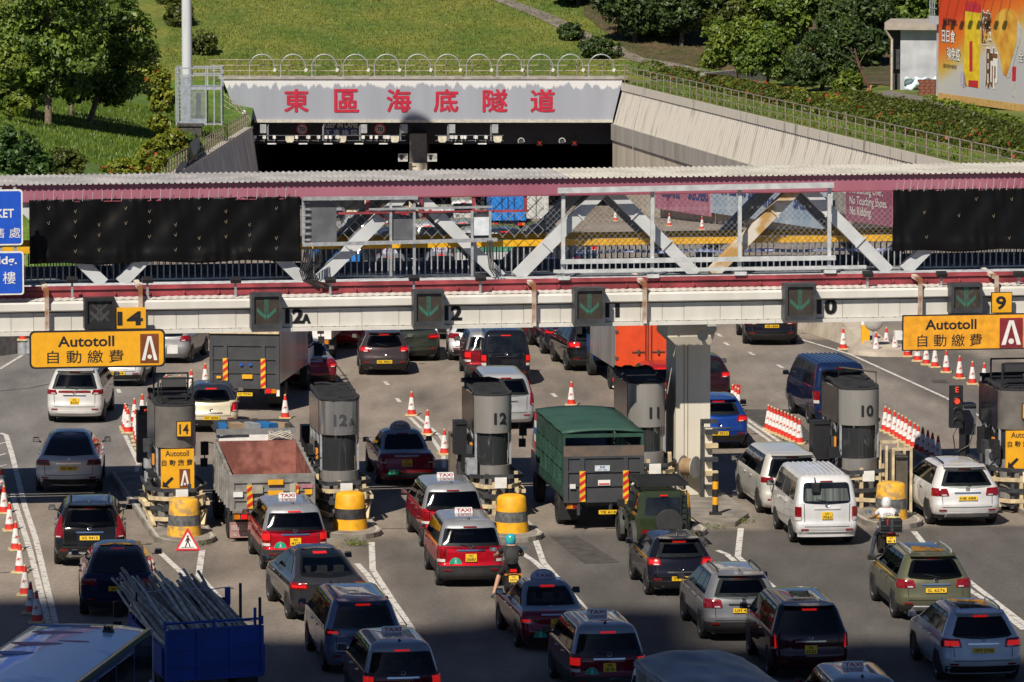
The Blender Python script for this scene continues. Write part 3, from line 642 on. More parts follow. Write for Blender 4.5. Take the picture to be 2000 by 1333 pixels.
put(s, f, 'Autotoll', 1857, 634, 20, INK, 0.022, fit=100); put(s, f, '自 動 繳 費', 1855, 665, 24, INK, 0.003, fit=126); alogo(s, f, 1952, 1998, 621, 680, winered)
b = MB(); x, z = f(1756, 656); b.box((x, 0.1, z), (0.22, 0.2, 0.25)); b.build('end_fitting', WHITE, s)
s, f, h = board('number_board', 'yellow board with black number 14 beside the unlit lane signal', 'number board', 226, 285, 601, 642, -0.50, YEL, None, r=0.015); put(s, f, '14', 254, 622, 27, INK, 0.035, fit=50)
s, f, h = board('number_board', 'small yellow board with black number 9 on the gantry', 'number board', 1936, 1977, 571, 612, -0.32, YEL, INK, 0.02, 0.015); put(s, f, '9', 1955, 592, 27, INK, 0.03, fit=20)
blue = mat('sign_blue', (0.015, 0.09, 0.55), 0.4, var=0.06)
s, f, h = board('direction_sign', 'upper blue sign with white letters KET cut by the left edge', 'direction sign', -70, 45, 371, 480, -0.3, blue, WHITE, 0.045, 0.08)
put(s, f, 'KET', 10, 417, 17, WHITE, 0.02, fit=34); put(s, f, '售 處', 14, 455, 20, WHITE, 0.002, fit=52)
s, f, h = board('direction_sign', 'lower blue sign with white letters ldg. cut by the left edge', 'direction sign', -70, 47, 492, 577, -0.3, blue, WHITE, 0.045, 0.08)
put(s, f, 'ldg.', 15, 511, 20, WHITE, 0.02, fit=36); put(s, f, '樓', 18, 543, 24, WHITE, 0.002, fit=25)
b = MB()
for x in (2, 30):
    t0 = T(x, 500, -.2); b.bbox(t0 - .04, t0 + .04, -.24, -.18, Z(0, 577, -.2), Z(0, 366, -.2)); b.bbox(t0 - .04, t0 + .04, -.18, .6, Z(0, 560, -.2), Z(0, 553, -.2))
b.build('sign_support', GALV, g)
# --- footbridge
br = thing('footbridge', 'covered footbridge with maroon fascia and grey steel truss spanning the road above the gantry', 'footbridge', BP(0, 0, 0), UA)
L0, L1 = T(-320), T(2330)
zr = lambda y, d=1.0: Z(600, y, d)
ze, zf = zr(357), zr(387)
roofa = mat('roof_sheet_grey', (0.54, 0.52, 0.50), 0.55, 0.1, var=0, scale=1.2, col2=(0.34, 0.325, 0.31), lo=.35, hi=.65)
roofb = mat('roof_sheet_cream', (0.66, 0.63, 0.55), 0.55, 0.1, var=0, scale=1.2, col2=(0.50, 0.47, 0.41), lo=.35, hi=.6)
t = L0; per = 0.165; i = 0
tj = T(1085, 350, 1.0)
while t < L1:
    b = MB(); rows = [[], [], [], []]
    for k in range(6):
        for dx, dz in ((0, 0), (per * .55, 0), (per * .68, 0.035), (per * .88, 0.035)):
            x = t + k * per + dx
            for rr, (y, zz) in enumerate(((0.86, ze + 0.03), (1.9, ze + 0.04), (3.2, ze + 0.05), (4.3, ze + 0.05))): rows[rr].append((x, y, zz + dz))
    x = t + 6 * per
    for rr, (y, zz) in enumerate(((0.86, ze + 0.03), (1.9, ze + 0.04), (3.2, ze + 0.05), (4.3, ze + 0.05))): rows[rr].append((x, y, zz))
    b.grid(rows); b.build('roof_sheet', roofb if t > tj else roofa, br); t += 6 * per; i += 1
b = MB(); b.bbox(L0, L1, 1.0, 1.14, zf, ze + 0.025); b.build('fascia', maroon2, br)
b = MB(); b.bbox(L0, L1, 0.98, 1.2, zf - 0.03, zf - 0.002); b.build('fascia_lip', maroon, br)
b = MB(); b.bbox(L0, L1, 4.1, 4.22, zf, ze + 0.025); b.build('fascia', maroon, br)
b = MB(); b.bbox(L0, L1, 1.14, 4.1, ze - 0.12, ze - 0.08); b.build('roof_lining', mat('soffit', (0.12, 0.11, 0.11), 0.8), br)
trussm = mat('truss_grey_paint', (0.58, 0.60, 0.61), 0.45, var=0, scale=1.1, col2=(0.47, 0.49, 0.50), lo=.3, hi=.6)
rusty = mat('truss_rusty_cream', (0.62, 0.58, 0.50), 0.6, var=0, scale=1.6, col2=(0.45, 0.27, 0.09), lo=0.40, hi=0.56)
TD = 1.28
zbot, ztop = Z(600, 546, TD), Z(600, 388, TD) + 0.12
pitch = T(1366, 540, TD) - T(600, 540, TD); half = pitch / 4
tb = T(608, 545, TD)
for k in range(-5, 9):
    for sd in (0, 1):
        x0 = tb + k * half * 2; x1 = x0 + (half if sd == 0 else -half)
        m_ = rusty if (k == 2 and sd == 0) else trussm
        for d, mm in ((TD, m_), (3.9, mat('truss_back_shaded', (0.30, 0.31, 0.33), 0.5))):  # back diagonals: same truss paint, their shade put into a darker colour
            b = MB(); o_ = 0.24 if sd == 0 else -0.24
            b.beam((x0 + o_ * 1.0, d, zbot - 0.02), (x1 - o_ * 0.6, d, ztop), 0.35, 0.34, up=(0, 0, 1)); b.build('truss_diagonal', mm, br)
            if d == TD:
                for fz in (0.35, 0.72):
                    b = MB(); c_ = Vector((x0 + o_, d, zbot)).lerp(Vector((x1 - o_ * .6, d, ztop)), fz); b.box((c_.x, d - 0.21, c_.z), (0.42, 0.02, 0.05), M=Matrix.Rotation(R(-45 if sd == 0 else 45) + PI / 2, 3, 'Y')); b.build('splice_plate', mm, br)
b = MB(); b.bbox(L0, L1, 1.02, 4.2, zbot - 0.22, zbot - 0.02); b.build('deck', mat('deck_grey', (0.20, 0.215, 0.24), 0.7, var=.2), br)
b = MB(); b.bbox(L0, L1, 4.0, 4.1, zbot - 0.02, zbot + 0.22); b.build('kerb', mat('deck_blue_grey', (0.16, 0.20, 0.30), 0.6), br)
for y0, y1, d, m_ in ((552, 560, 0.60, redbeam), (562, 577, 0.66, redbeam)):
    b = MB(); b.bbox(L0, L1, d, d + 0.12, Z(600, y1, d), Z(600, y0, d)); b.build('girder', m_, br)
b = MB()
for k in range(40): 
    x = L0 + (L1 - L0) * k / 40; b.box((x, 0.62, Z(600, 568, .6)), (0.06, 0.1, 0.12))
b.build('girder_clip', redbeam, br)
for y, d in ((549, 0.9), (551.5, 0.7)):
    b = MB(); b.tube([(L0, d, Z(600, y, d)), (L1, d, Z(600, y, d))], 0.035, 6); b.build('conduit', GALV, br)
yz = Z(600, 481, 1.66)
b = MB(); b.bbox(L0, L1, 1.58, 1.68, yz - 0.09, yz + 0.09); b.build('handrail', mat('handrail_yellow', (0.78, 0.42, 0.015), 0.45, var=.08), br)
b = MB(); b.bbox(L0, L1, 3.6, 3.72, yz - 0.07, yz + 0.10); b.build('handrail', mat('handrail_yellow', (0.78, 0.42, 0.015)), br)
zb0 = zbot + 0.06
b = MB(); t = L0
while t < L1: b.bbox(t, t + 0.034, 1.62, 1.645, zb0, yz - 0.085); t += 0.178
b.build('balusters', GALV, br, kind='stuff')
b = MB(); t = L0 + .07
while t < L1: b.bbox(t, t + 0.03, 3.64, 3.67, zb0 - .05, yz - 0.065); t += 0.178
b.build('balusters', DARKG, br, kind='stuff')
b = MB(); b.bbox(L0, L1, 1.61, 1.66, zb0 - 0.05, zb0); b.build('bottom_rail', GALV, br)
# hangers and hardware in the open bay
def bar(name, px0, y0, px1, y1, d, wd, m_, par=br, off=(0, 0)):
    a = BT(px0, y0, d); c = BT(px1, y1, d); q = MB(); q.beam((a[0] - off[0], d, a[1] - off[1]), (c[0] - off[0], d, c[1] - off[1]), wd, wd * 0.8); return q.build(name, m_, par)
for px in (613, 718, 822, 925, 1026): bar('hanger', px, 384, px, 414, 1.05, 0.09, redbeam)
bar('hanger_rail', 598, 418, 1032, 412, 1.05, 0.08, redbeam)
bar('hanger_brace', 733, 410, 752, 428, 1.05, 0.09, redbeam); bar('hanger_brace', 842, 410, 824, 428, 1.05, 0.09, redbeam)
def wiremesh(px0, px1, y0, y1, d, sp, th, m_):
    t0, t1 = T(px0, y0, d), T(px1, y0, d); z0, z1 = Z(600, y1, d), Z(600, y0, d); q = MB(); h = z1 - z0
    x = t0 - h
    while x < t1:
        for sg in (0, 1):
            a, za, c, zc_ = x, z0, x + h, z1
            if a < t0: za += t0 - a; a = t0
            if c > t1: zc_ -= c - t1; c = t1
            if za < zc_ - .05:
                pa, pb = ((a, d + .01 * sg, za), (c, d + .01 * sg, zc_)) if sg == 0 else ((t0 + t1 - a, d + .01, za), (t0 + t1 - c, d + .01, zc_))
                q.beam(pa, pb, th, th)
        x += sp
    q.build('wire_mesh', m_, br, kind='stuff')
wiremesh(1066, 1620, 386, 500, 1.3, 0.17, 0.0065, GALV)
wiremesh(600, 1062, 386, 470, 1.35, 0.34, 0.012, GALV)
wiremesh(600, 1062, 392, 476, 3.7, 0.36, 0.012, DARKG)
wiremesh(1622, 1745, 380, 490, 1.35, 0.17, 0.0065, GALV)
# --- scaffold frame clamped to the front of the bridge
def frame(name, label, posts, rails, d, wd=0.10, m_=GALV):
    px = posts[0][0]; s, t, z = gthing(name, label, 'frame', px, posts[0][2], d)
    for p, y0, y1 in posts:
        a, c = BT(p, y0, d), BT(p, y1, d); q = MB(); q.bbox(a[0] - t - wd / 2, a[0] - t + wd / 2, -wd / 2, wd / 2, c[1] - z, a[1] - z); q.build('post', m_, s)
        if wd > .09: q = MB(); q.box((a[0] - t, 0.05, c[1] - z - 0.04), (0.34, 0.5, 0.1)); q.build('foot', m_, s)
    for p0, p1, y0, y1, rw in rails:
        a, c = BT(p0, y0, d), BT(p1, y1, d); q = MB(); q.beam((a[0] - t, -wd / 2 - rw / 2, a[1] - z), (c[0] - t, -wd / 2 - rw / 2, c[1] - z), rw, rw); q.build('rail', m_, s)
    return s, t, z
frame('scaffold', 'tall grey steel tube frame fixed outside the open truss bays right of centre', [(1100, 370, 540), (1274, 366, 536), (1445, 362, 531), (1620, 358, 527)],
      [(1088, 1626, 372, 361, 0.15), (1094, 1630, 511, 503, 0.13), (1080, 1690, 530, 521, 0.09)], 0.72, 0.10, mat('frame_pale_grey', (0.55, 0.57, 0.58), 0.5, 0.1))
s, t, z = frame('cable_support', 'thin perforated steel frame with grey panels in the open truss bay left of centre', [(592, 388, 478), (763, 398, 540), (809, 396, 540), (922, 412, 540), (957, 412, 470)],
      [(590, 815, 388, 386, 0.10), (720, 960, 409, 404, 0.06), (590, 970, 478, 468, 0.10)], 0.9, 0.07)
def panel(px0, px1, y0, y1, m_, nm='panel'):
    a, c = BT(px0, y1, 0.95), BT(px1, y0, 0.95); q = MB(); q.bbox(a[0] - t, c[0] - t, 0.04, 0.07, a[1] - z, c[1] - z); return q.build(nm, m_, s)
film = mat('grey_plastic_film', (0.13, 0.135, 0.145), 0.25, var=.15, scale=2, bump=0.2, bscale=5)
panel(597, 657, 392, 474, film); panel(766, 809, 428, 469, film); panel(922, 958, 416, 466, DARKG); panel(925, 956, 424, 460, mat('blank_board_white', (0.66, 0.70, 0.74), 0.5)).location.y = -0.05
for k in range(7): q = MB(); a = BT(592, 398 + k * 12, 0.9); q.bbox(0, 0.2, -0.05, -0.02, a[1] - z, a[1] - z + 0.035); q.build('rung', GALV, s)
# --- tarpaulins
def tarp(label, px0, px1, y0, y1, d, slits, seed):
    s, t, z = gthing('tarpaulin', label, 'tarpaulin', px0, y1, d); x1 = T(px1, y0, d) - t; h = Z(px0, y0, d) - z; nx, nz = 150, 46; rows = []
    r_ = np.random.default_rng(seed); fs = [(r_.uniform(-0.9, 0.9), r_.uniform(2, 7), r_.uniform(0, 6), r_.uniform(.008, .03)) for _ in range(9)]
    for j in range(nz + 1):
        row = []; v = j / nz
        for i in range(nx + 1):
            x = x1 * i / nx; zz = h * v
            o_ = sum(a * math.sin(k * (x + m * zz) + p) for m, k, p, a in fs) * (0.35 + 0.65 * math.sin(PI * v) ** .5)
            o_ += 0.03 * (1 - v) ** 4 * math.sin(x * 5 + 2 * math.sin(x * 1.3)) - 0.03 * math.exp(-((v - 0.12) / 0.09) ** 2) + 0.035 * math.sin(11 * x + 1.2 * zz + 5 * math.sin(2.3 * x)) * math.exp(-v / 0.2) + 0.03 * math.sin(15 * x + 2 * zz + 4 * math.sin(1.7 * x)) * math.exp(-(1 - v) / 0.2)
            row.append((x, o_, zz + (0.03 * math.sin(x * 2.3) if j == 0 else 0)))
        rows.append(row)
    b = MB(); b.grid(rows); o = b.build('sheet', mat('black_tarpaulin', (0.0055, 0.0055, 0.006), 0.42, var=0, spec=0.15), s, 180)
    md = o.modifiers.new('thick', 'SOLIDIFY'); md.thickness = 0.012
    mt_ = mat('tie_cream', (0.34, 0.27, 0.18), 0.6); tie = None
    for px, py in slits:
        if (px * 13 + py * 7) % 10 < 3: continue
        a = BT(px, py, d); x, zz = a[0] - t, a[1] - z
        if tie is None:
            q = MB(); q.beam((0, 0, 0), (-0.04, 0, 0.08), 0.005, 0.008); q.beam((0, 0, 0), (0.03, 0, 0.10), 0.005, 0.008); tie = q.build('tie', mt_, s); tie.location = (x, -0.09, zz)
        else: inst(tie, 'tie', (x, -0.09, zz), s, rot=(0, R((px * 7) % 20 - 10), 0))
    for k in range(28):
        x = x1 * (k + .5) / 28; q = MB(); q.tube([(x, 0, h - 0.05), (x + 0.01, -0.12, h + 0.2 + .04 * (k % 3))], 0.010, 4); q.build('lashing', mat('lashing_white', (0.62, 0.60, 0.58), 0.6), s)
sl_ = [(95 + 49 * i + (3 * (i % 2)), 410 + 26 * j + 3 * ((i * 2 + j) % 3)) for i in range(10) for j in range(4) if not (i == 0 and j == 3)]
tarp('long black tarpaulin sheet tied over the footbridge truss at the left', 58, 586, 391, 517, 0.95, sl_, 3)
tarp('black tarpaulin sheet tied over the footbridge truss at the right end', 1743, 2120, 371, 492, 0.95, [(1804, 418), (1838, 424), (1872, 424), (1906, 426), (1940, 425), (1905, 392), (1975, 392), (1808, 466), (1908, 464), (1970, 468)], 5)
# blue hazard tape and cables
b = MB(); rows = [[], []]
for k in range(60):
    px = 1125 + k * 10.6; a = BT(px, 492 - 4 * k / 60 + 1.5 * math.sin(k * .5), 2.4); rows[0].append((a[0], 2.4 + .03 * math.sin(k), a[1] - .045)); rows[1].append((a[0], 2.4 + .03 * math.cos(k * .7), a[1] + .045))
b.grid(rows); o = b.build('hazard_tape', mat('tape_blue', (0.10, 0.16, 0.55), 0.4, var=0, scale=9, col2=(0.5, 0.55, 0.7))); o.location = BP(0, 0, 0); o.rotation_euler = (0, 0, UA)
md = o.modifiers.new('t', 'SOLIDIFY'); md.thickness = .004; tag(o, 'blue and white hazard tape strung along inside the footbridge railing', 'tape')
cb = thing('cable_bundle', 'bundle of black cables hanging from the footbridge onto the gantry left of centre', 'cables', BP(T(600), 0.6, Z(600, 560)), UA)
for k in range(9):
    P = [(595 + k * 4, 486), (592 + k * 4.6, 510), (586 + k * 3.5, 530), (592 + k * 3, 548), (618 + k * 4, 560), (648 + k * 2.4, 566 - k)]
    b = MB(); pts = []
    for i in range(len(P) - 1):
        for u in (0, .5):
            a = (P[i][0] * (1 - u) + P[i + 1][0] * u, P[i][1] * (1 - u) + P[i + 1][1] * u); q = BT(a[0], a[1], 0.6); pts.append((q[0] - T(600), 0.03 * math.sin(k + i), q[1] - Z(600, 560)))
    b.tube(pts, 0.022, 5); b.build('cable', BLACK, cb, 60)
cb2 = thing('cable_bundle', 'grey cables running down beside the white blank board on the footbridge', 'cables', BP(T(958), 0.6, Z(958, 545)), UA)
for k in range(4):
    b = MB(); pts = []
    for px, py in ((952 + k * 3, 470), (953 + k * 3, 500), (956 + k * 3, 525), (966 + k * 6, 540)):
        q = BT(px, py, .6); pts.append((q[0] - T(958), 0, q[1] - Z(958, 545)))
    b.tube(pts, 0.018, 5); b.build('cable', DARKG, cb2, 60)
# small floodlights on struts
fl0 = None
for i, (px, nm) in enumerate(((141, 'left of the unlit lane signal'), (288, 'above the yellow 14 board'), (460, 'above the grey box truck'), (645, 'beside the hanging cable bundle'), (808, 'behind the third lane signal'), (938, 'below the white blank board'), (1694, 'over the concrete barrier'), (1838, 'over the right Autotoll sign'), (1989, 'at the right edge of the photo'))):
    y0 = 548 if px < 700 else (544 if px < 1200 else 536)
    p = BP(T(px, y0 + 32, 0.1), 0.1, Z(px, y0 + 32, 0.1)); lab = 'small dark floodlight on a strut on the gantry, ' + nm
    if fl0 is None:
        fl0 = thing('floodlight', lab, 'floodlight', p, UA, 'floodlights on the gantry')
        b = MB(); b.box((0, 0, 0.22), (0.06, 0.05, 0.44)); b.build('strut', GALV, fl0)
        b = MB(); b.box((0, -0.05, 0.48), (0.30, 0.2, 0.10), M=Matrix.Rotation(R(25), 3, 'X')); b.build('head', BLACK, fl0)
    else: dup(fl0, p, UA, lab)
# --- pillar under the beam
pw = mat('pillar_white', (0.72, 0.68, 0.58), 0.6, var=0, scale=1.0, streak=(1, 1, 0.3), col2=(0.60, 0.55, 0.46), bump=0.1)
D0 = 1.95
s, t, z = gthing('gantry_pillar', 'thick white concrete pillar under the gantry beam beside booth 11', 'pillar', 1352, 980, D0)
s.location.z = 0; x0, x1 = T(1320, 800, D0) - t, T(1387, 800, D0) - t
b = MB(); b.bbox(x0, x1, 0, 1.5, 0, 4.5); b.build('shaft', pw, s)
b = MB(); xa, xb = T(1303, 650, D0) - t, T(1394, 650, D0) - t
b.add([(x, y, zz) for zz, e in ((4.5, 0), (4.75, 1), (5.5, 1)) for x, y in ((x0 + (xa - x0) * e, -0.1 * e), (x1 + (xb - x1) * e, -0.1 * e), (x1 + (xb - x1) * e, 1.6), (x0 + (xa - x0) * e, 1.6))],
      [(0, 1, 5, 4), (1, 2, 6, 5), (2, 3, 7, 6), (3, 0, 4, 7), (4, 5, 9, 8), (5, 6, 10, 9), (6, 7, 11, 10), (7, 4, 8, 11), (0, 3, 2, 1), (8, 9, 10, 11)]); b.build('capital', pw, s)
for px in (1336, 1343): b = MB(); x = T(px, 800, D0) - t; b.bbox(x - .009, x + .009, -0.015, 0.0, 0.6, 4.6); b.build('conduit', mat('conduit_rust', (0.3, 0.24, 0.18), .6), s)
for px, py, nm in ((1371, 655, 'lower left horn loudspeaker on the pillar top'), (1388, 641, 'upper right horn loudspeaker on the pillar top')):
    hs, tt, zz = gthing('loudspeaker', nm, 'loudspeaker', px, py, D0 - 0.35)
    b = MB(); b.lathe([(0.16, -0.12), (0.14, -0.10), (0.06, 0.08), (0.05, 0.22)], 14, axis='Y'); b.build('horn', mat('horn_grey', (.4, .4, .39), .5), hs, 40)
    b = MB(); b.lathe([(0.05, -0.11), (0.005, -0.05)], 10, axis='Y'); b.build('cone_plug', DARKG, hs)
    b = MB(); b.box((0, 0.26, 0), (0.05, 0.2, 0.05)); b.build('bracket', GALV, hs)
rl, tt, zz = gthing('cable_reel', 'wooden cable reel with brown hose hung on the white pillar', 'cable reel', 1347, 912, D0 - 0.3)
rl.rotation_euler = (0, 0, UA - R(42))
b = MB(); b.lathe([(0.04, -0.22), (0.24, -0.22), (0.24, 0.16), (0.04, 0.16)], 18, axis='X'); b.build('hose', mat('hose_brown', (0.30, 0.20, 0.11), .8, bump=.6, bscale=25), rl, 30)
b = MB(); b.lathe([(0.02, 0.17), (0.32, 0.17), (0.32, 0.20), (0.02, 0.20)], 20, axis='X'); b.build('flange', mat('reel_grey', (0.38, 0.37, 0.35), .6), rl, 30)
b = MB(); b.lathe([(0.02, -0.25), (0.32, -0.25), (0.32, -0.22), (0.02, -0.22)], 20, axis='X'); b.build('flange', mat('reel_grey', (0.38, 0.37, 0.35)), rl, 30)
gp, tt, zz = gthing('guide_post', 'white post in a dark steel frame with cream pads beside the pillar', 'post', 1380, 980, D0 - 0.5); gp.location.z = 0.14
b = MB(); b.box((0.05, 0.1, 1.0), (0.22, 0.22, 2.0)); b.build('white_post', pw, gp)
b = MB(); b.box((-0.14, 0, 1.1), (0.08, 0.16, 2.2)); b.box((0.05, -0.02, 2.2), (0.46, 0.2, 0.12)); b.build('steel_frame', DARKG, gp)
for k in range(5): b = MB(); b.box((0.12, -0.1, 0.3 + k * .4), (0.36, 0.18, 0.13)); b.build('pad', mat('pad_cream', (0.58, 0.47, 0.28), .6) if k % 2 else DARKG, gp)
# ================================================================= TOLL ISLANDS, BOOTHS, BARRIERS
HEAD = UA
kerbm = mat('island_concrete', (0.24, 0.215, 0.185), 0.85, var=0.22, scale=1.5, bump=0.3, bscale=15)
cream = mat('cream_steel', (0.62, 0.50, 0.31), 0.55, var=0.2, scale=4)
boardy = YEL
def local(p, q, rz):
    d = Vector(p) - Vector(q); c, s_ = math.cos(-rz), math.sin(-rz); return Vector((d.x * c - d.y * s_, d.x * s_ + d.y * c, d.z))
def outline(w2, y1, e=0.0, dp=0.42, n=8):
    P = [(w2 + e, y1 + e)]
    for k in range(n + 1):
        a = PI * k / n; P.append(((w2 + e) * math.cos(a), dp - (dp + e) * math.sin(a)))
    P.append((-w2 - e, y1 + e)); return P
def ring(b, P, Q, z0, z1):
    n = len(P); vs = [(p[0], p[1], z) for z in (z0, z1) for p in P] + [(q[0], q[1], z) for z in (z0, z1) for q in Q]
    fs = []
    for i in range(n):
        j = (i + 1) % n; fs += [(j, i, n + i, n + j), (2 * n + i, 2 * n + j, 3 * n + j, 3 * n + i), (n + j, n + i, 3 * n + i, 3 * n + j), (i, j, 2 * n + j, 2 * n + i)]
    b.add(vs, fs)
steelb = mat('booth_steel', (0.33, 0.315, 0.29), 0.42, 0.35, var=0.08, scale=3, streak=(1, 1, 0.1), bump=0.05, bscale=4)
steels = mat('booth_steel_bright', (0.56, 0.545, 0.52), 0.26, 0.85, var=0.07, scale=9, streak=(9, 9, 0.01))
WHO = {'14': 'the booth with the yellow plaque 14', '12A': 'the shiny steel booth beside the tipper truck', '12': 'the matt steel booth left of the green cage truck', '11': 'the booth next to the white pillar', '10': 'the booth next to the dark blue van', '9': 'the booth at the right edge'}
def booth(tx, bpx, bpy, dist, w2, label, yellow=False, bright=False, z0=2.3, z1=3.45, toplamp=False, boll=True, dx=0.0):
    bp = G(bpx, bpy); fr = bp + UN * dist + UT * dx
    # island
    isl = thing('toll_island', 'raised concrete island under ' + WHO[tx], 'island', bp, HEAD, 'toll islands')
    b = MB(); P = [(0.85, 13.5), (-0.85, 13.5), (-0.85, -0.3)] + [(-0.8 * math.cos(a), -0.3 - 0.95 * math.sin(a)) for a in np.linspace(0.2, PI - 0.2, 9)] + [(0.85, -0.3)]
    b.prism(P, -0.05, 0.14); b.build('slab', kerbm, isl)
    b = MB(); P2 = [(p[0] * 0.93, p[1] * 1.0 + (0.06 if p[1] < 0 else -0.05)) for p in P]; ring(b, P2[::-1], [(p[0] * .9, p[1]) for p in P2][::-1], 0.13, 0.146); b.build('edge_line', mat('edge_pale', (.45, .42, .36), .8), isl)
    t = thing('toll_booth', label, 'toll booth', fr + UZ * 0.14, HEAD, 'toll booths')
    L = 2.6; hm = steels if bright else mat('booth_steel_dark', (.20, .185, .165), .42, .35, var=.12, scale=3) if yellow else steelb
    rs = np.random.default_rng(int(bpx) + 1)
    for k in range(9): b = MB(); b.box((-w2 - .10 - .16 * rs.random(), .1 + 1.9 * rs.random(), .35 + 1.7 * rs.random()), (.14 + .16 * rs.random(), .16 + .3 * rs.random(), .12 + .38 * rs.random())); b.build('equipment_box', (BLACK, DARKG, BLACK, GALV)[k % 4], t)
    for k in range(4): b = MB(); z = .4 + 1.5 * rs.random(); b.tube([(-w2 - .06, .2, z), (-w2 - .3, .25, z - .25), (-w2 - .26, .6, z - .4), (-w2 - .05, 1.0, z - .1)], .016, 5); b.build('cable', BLACK, t)
    b = MB(); b.prism(outline(w2, L), 0.0, 1.34); b.build('lower_panel', mat('booth_grey_panel', (0.30, 0.29, 0.275), 0.45, 0.4, var=.12, streak=(1, 1, .2)), t, 40)
    b = MB(); b.prism(outline(w2, L, -0.05), 1.34, z0 - 0.1); b.build('window_glass', GLASS2, t, 40)
    for sx_ in (-1, 1):
        for y in (0.36, 1.1, 1.9, L - .05): b = MB(); b.box((sx_ * (w2 - 0.01), y, (1.34 + z0 - .14) / 2), (0.06, 0.07, z0 - 0.14 - 1.34)); b.build('window_post', GALV, t)
    b = MB(); b.bbox(-w2 * 0.6, w2 * 0.2, 0.9, 1.3, 1.4, 1.62); b.bbox(w2 * .55, w2 * .8, 0.25, 0.4, 1.38, 1.75); b.build('desk_box', cream, t)
    b = MB(); ring(b, outline(w2, L, 0.03)[::1], outline(w2, L, -0.05), z0 - 0.14, z1 - 0.14); b.build('header', hm, t, 40)
    b = MB(); P = outline(w2, L, -0.02); n_ = len(P); zr_ = [z1 - .13 + .17 * max(0, p[1]) / L for p in P]
    b.add([(p[0], p[1], z1 - .3) for p in P] + [(p[0], p[1], z) for p, z in zip(P, zr_)], [tuple(range(n_)), tuple(range(2 * n_ - 1, n_ - 1, -1))] + [((i + 1) % n_, i, n_ + i, n_ + (i + 1) % n_) for i in range(n_)]); b.build('roof', mat('roof_felt', (0.016, 0.017, 0.02), 0.8, var=.3), t)
    b = MB(); [b.bbox(sx_ * (w2 + .031), sx_ * (w2 + .045), .46, L, z0 - .12, z1 - .15) for sx_ in (-1, 1)]; b.build('side_cladding', mat('cladding_dark_gloss', (.035, .034, .034), .18, .3, var=.4, scale=2, bump=.1, bscale=3), t)
    b = MB(); pts = [(p[0], p[1], z1 - 0.11 + .17 * max(0, p[1]) / L) for p in outline(w2, L, 0.0)]
    rs = np.random.default_rng(int(bpx)); q = [p for p in pts[:-1]] 
    fine = []
    for a, c in zip(pts, pts[1:] + pts[:1]):
        n_ = max(1, int((Vector(c) - Vector(a)).length / 0.14))
        for k in range(n_):
            p = Vector(a).lerp(Vector(c), k / n_); 
            if p.y > 0.3 or bright: fine.append(p + Vector((rs.normal(0, .012), rs.normal(0, .012), rs.normal(0, .018))))
            else: fine.append(p + Vector((0, 0.03, -0.03)))
    b.tube(fine + fine[:1], 0.055, 5, False); b.build('parapet_webbing', mat('webbing_black', (0.022, 0.022, 0.026), 0.95, bump=.8, bscale=30), t)
    b = MB(); b.box((0.1, 0.2, z1 - .09), (0.24, 0.16, 0.12)); b.build('roof_box', BLACK, t)
    if not yellow:
        col = INK if not bright else mat('number_dark', (0.06, 0.06, 0.065), .4)
        zc_ = z0 + 0.28; a0 = -PI / 2
        def arc(s_): # wrap lettering round the header front
            th = s_ / (w2 + .03); return ((w2 + .045) * math.sin(th), 0.42 - (0.42 + .045) * math.cos(th))
        b = MB(); chars = tx if tx != '12A' else '12'
        off = 0.16 if tx != '12A' else -0.02
        vs, fs, wh = text_geo(chars, 0.03); k = 0.33 / wh[1]
        b.add([(*arc(off + v[0] * k * 1.05), zc_ + v[1] * k) for v in vs], fs)
        if tx == '12A':
            vs, fs, wh = text_geo('A', 0.03); k = 0.2 / wh[1]; b.add([(*arc(0.34 + v[0] * k), zc_ - 0.065 + v[1] * k) for v in vs], fs)
        b.build('number', col, t)
    else:
        b = MB(); b.bbox(-0.02, 0.40, -0.10, -0.05, z0 + 0.18, z0 + 0.62); pl = b.build('number_plaque', INK, t)
        b = MB(); b.bbox(0.0, 0.38, -0.112, -0.098, z0 + 0.2, z0 + 0.60); b.build('plaque_face', YEL, pl)
        b = MB(); b.text(tx, (0.19, -0.118, z0 + 0.40), UX, UZ, 0.28, 0.02, fit=0.26 if len(tx) > 1 else 0.15); b.build('plaque_number', INK, pl)
        zb_, zt_ = z0 - 1.28, z0 - 0.16
        b = MB(); b.bbox(-w2 + 0.08, w2 - 0.06, -0.07, -0.02, zb_, zt_); sg = b.build('toll_board', YEL, t)
        b = MB(); b.text('Autotoll', (0, -0.075, zt_ - 0.12), UX, UZ, 0.16, 0.012, fit=0.66); b.text('自 動 繳 費', (0, -0.075, zt_ - 0.38), UX, UZ, 0.18, 0.01, fit=0.86)
        b.extr([(-.42, zb_ + .07), (-.22, zb_ + .05), (-.28, zb_ + .12), (-.10, zb_ + .30), (-.16, zb_ + .35), (-.34, zb_ + .18), (-.40, zb_ + .24)], (0, -0.078, 0), UX, UZ, .004); b.build('board_lettering', INK, sg)
        x0, x1, za, zb2 = 0.06, 0.36, zb_ + 0.04, zb_ + 0.56; P = lambda a, c: (x0 + (x1 - x0) * a, za + (zb2 - za) * c)
        b = MB(); b.extr([P(0, 0), P(1, 0), P(1, 1), P(0, 1)], (0, -0.076, 0), UX, UZ, .003); b.build('logo_ground', brown, sg)
        b = MB(); b.extr([P(.1, .1), P(.28, .1), P(.5, .75), P(.5, .92), P(.4, .92)], (0, -0.081, 0), UX, UZ, .003); b.extr([P(.6, .92), P(.5, .92), P(.5, .75), P(.72, .1), P(.9, .1)], (0, -0.081, 0), UX, UZ, .003)
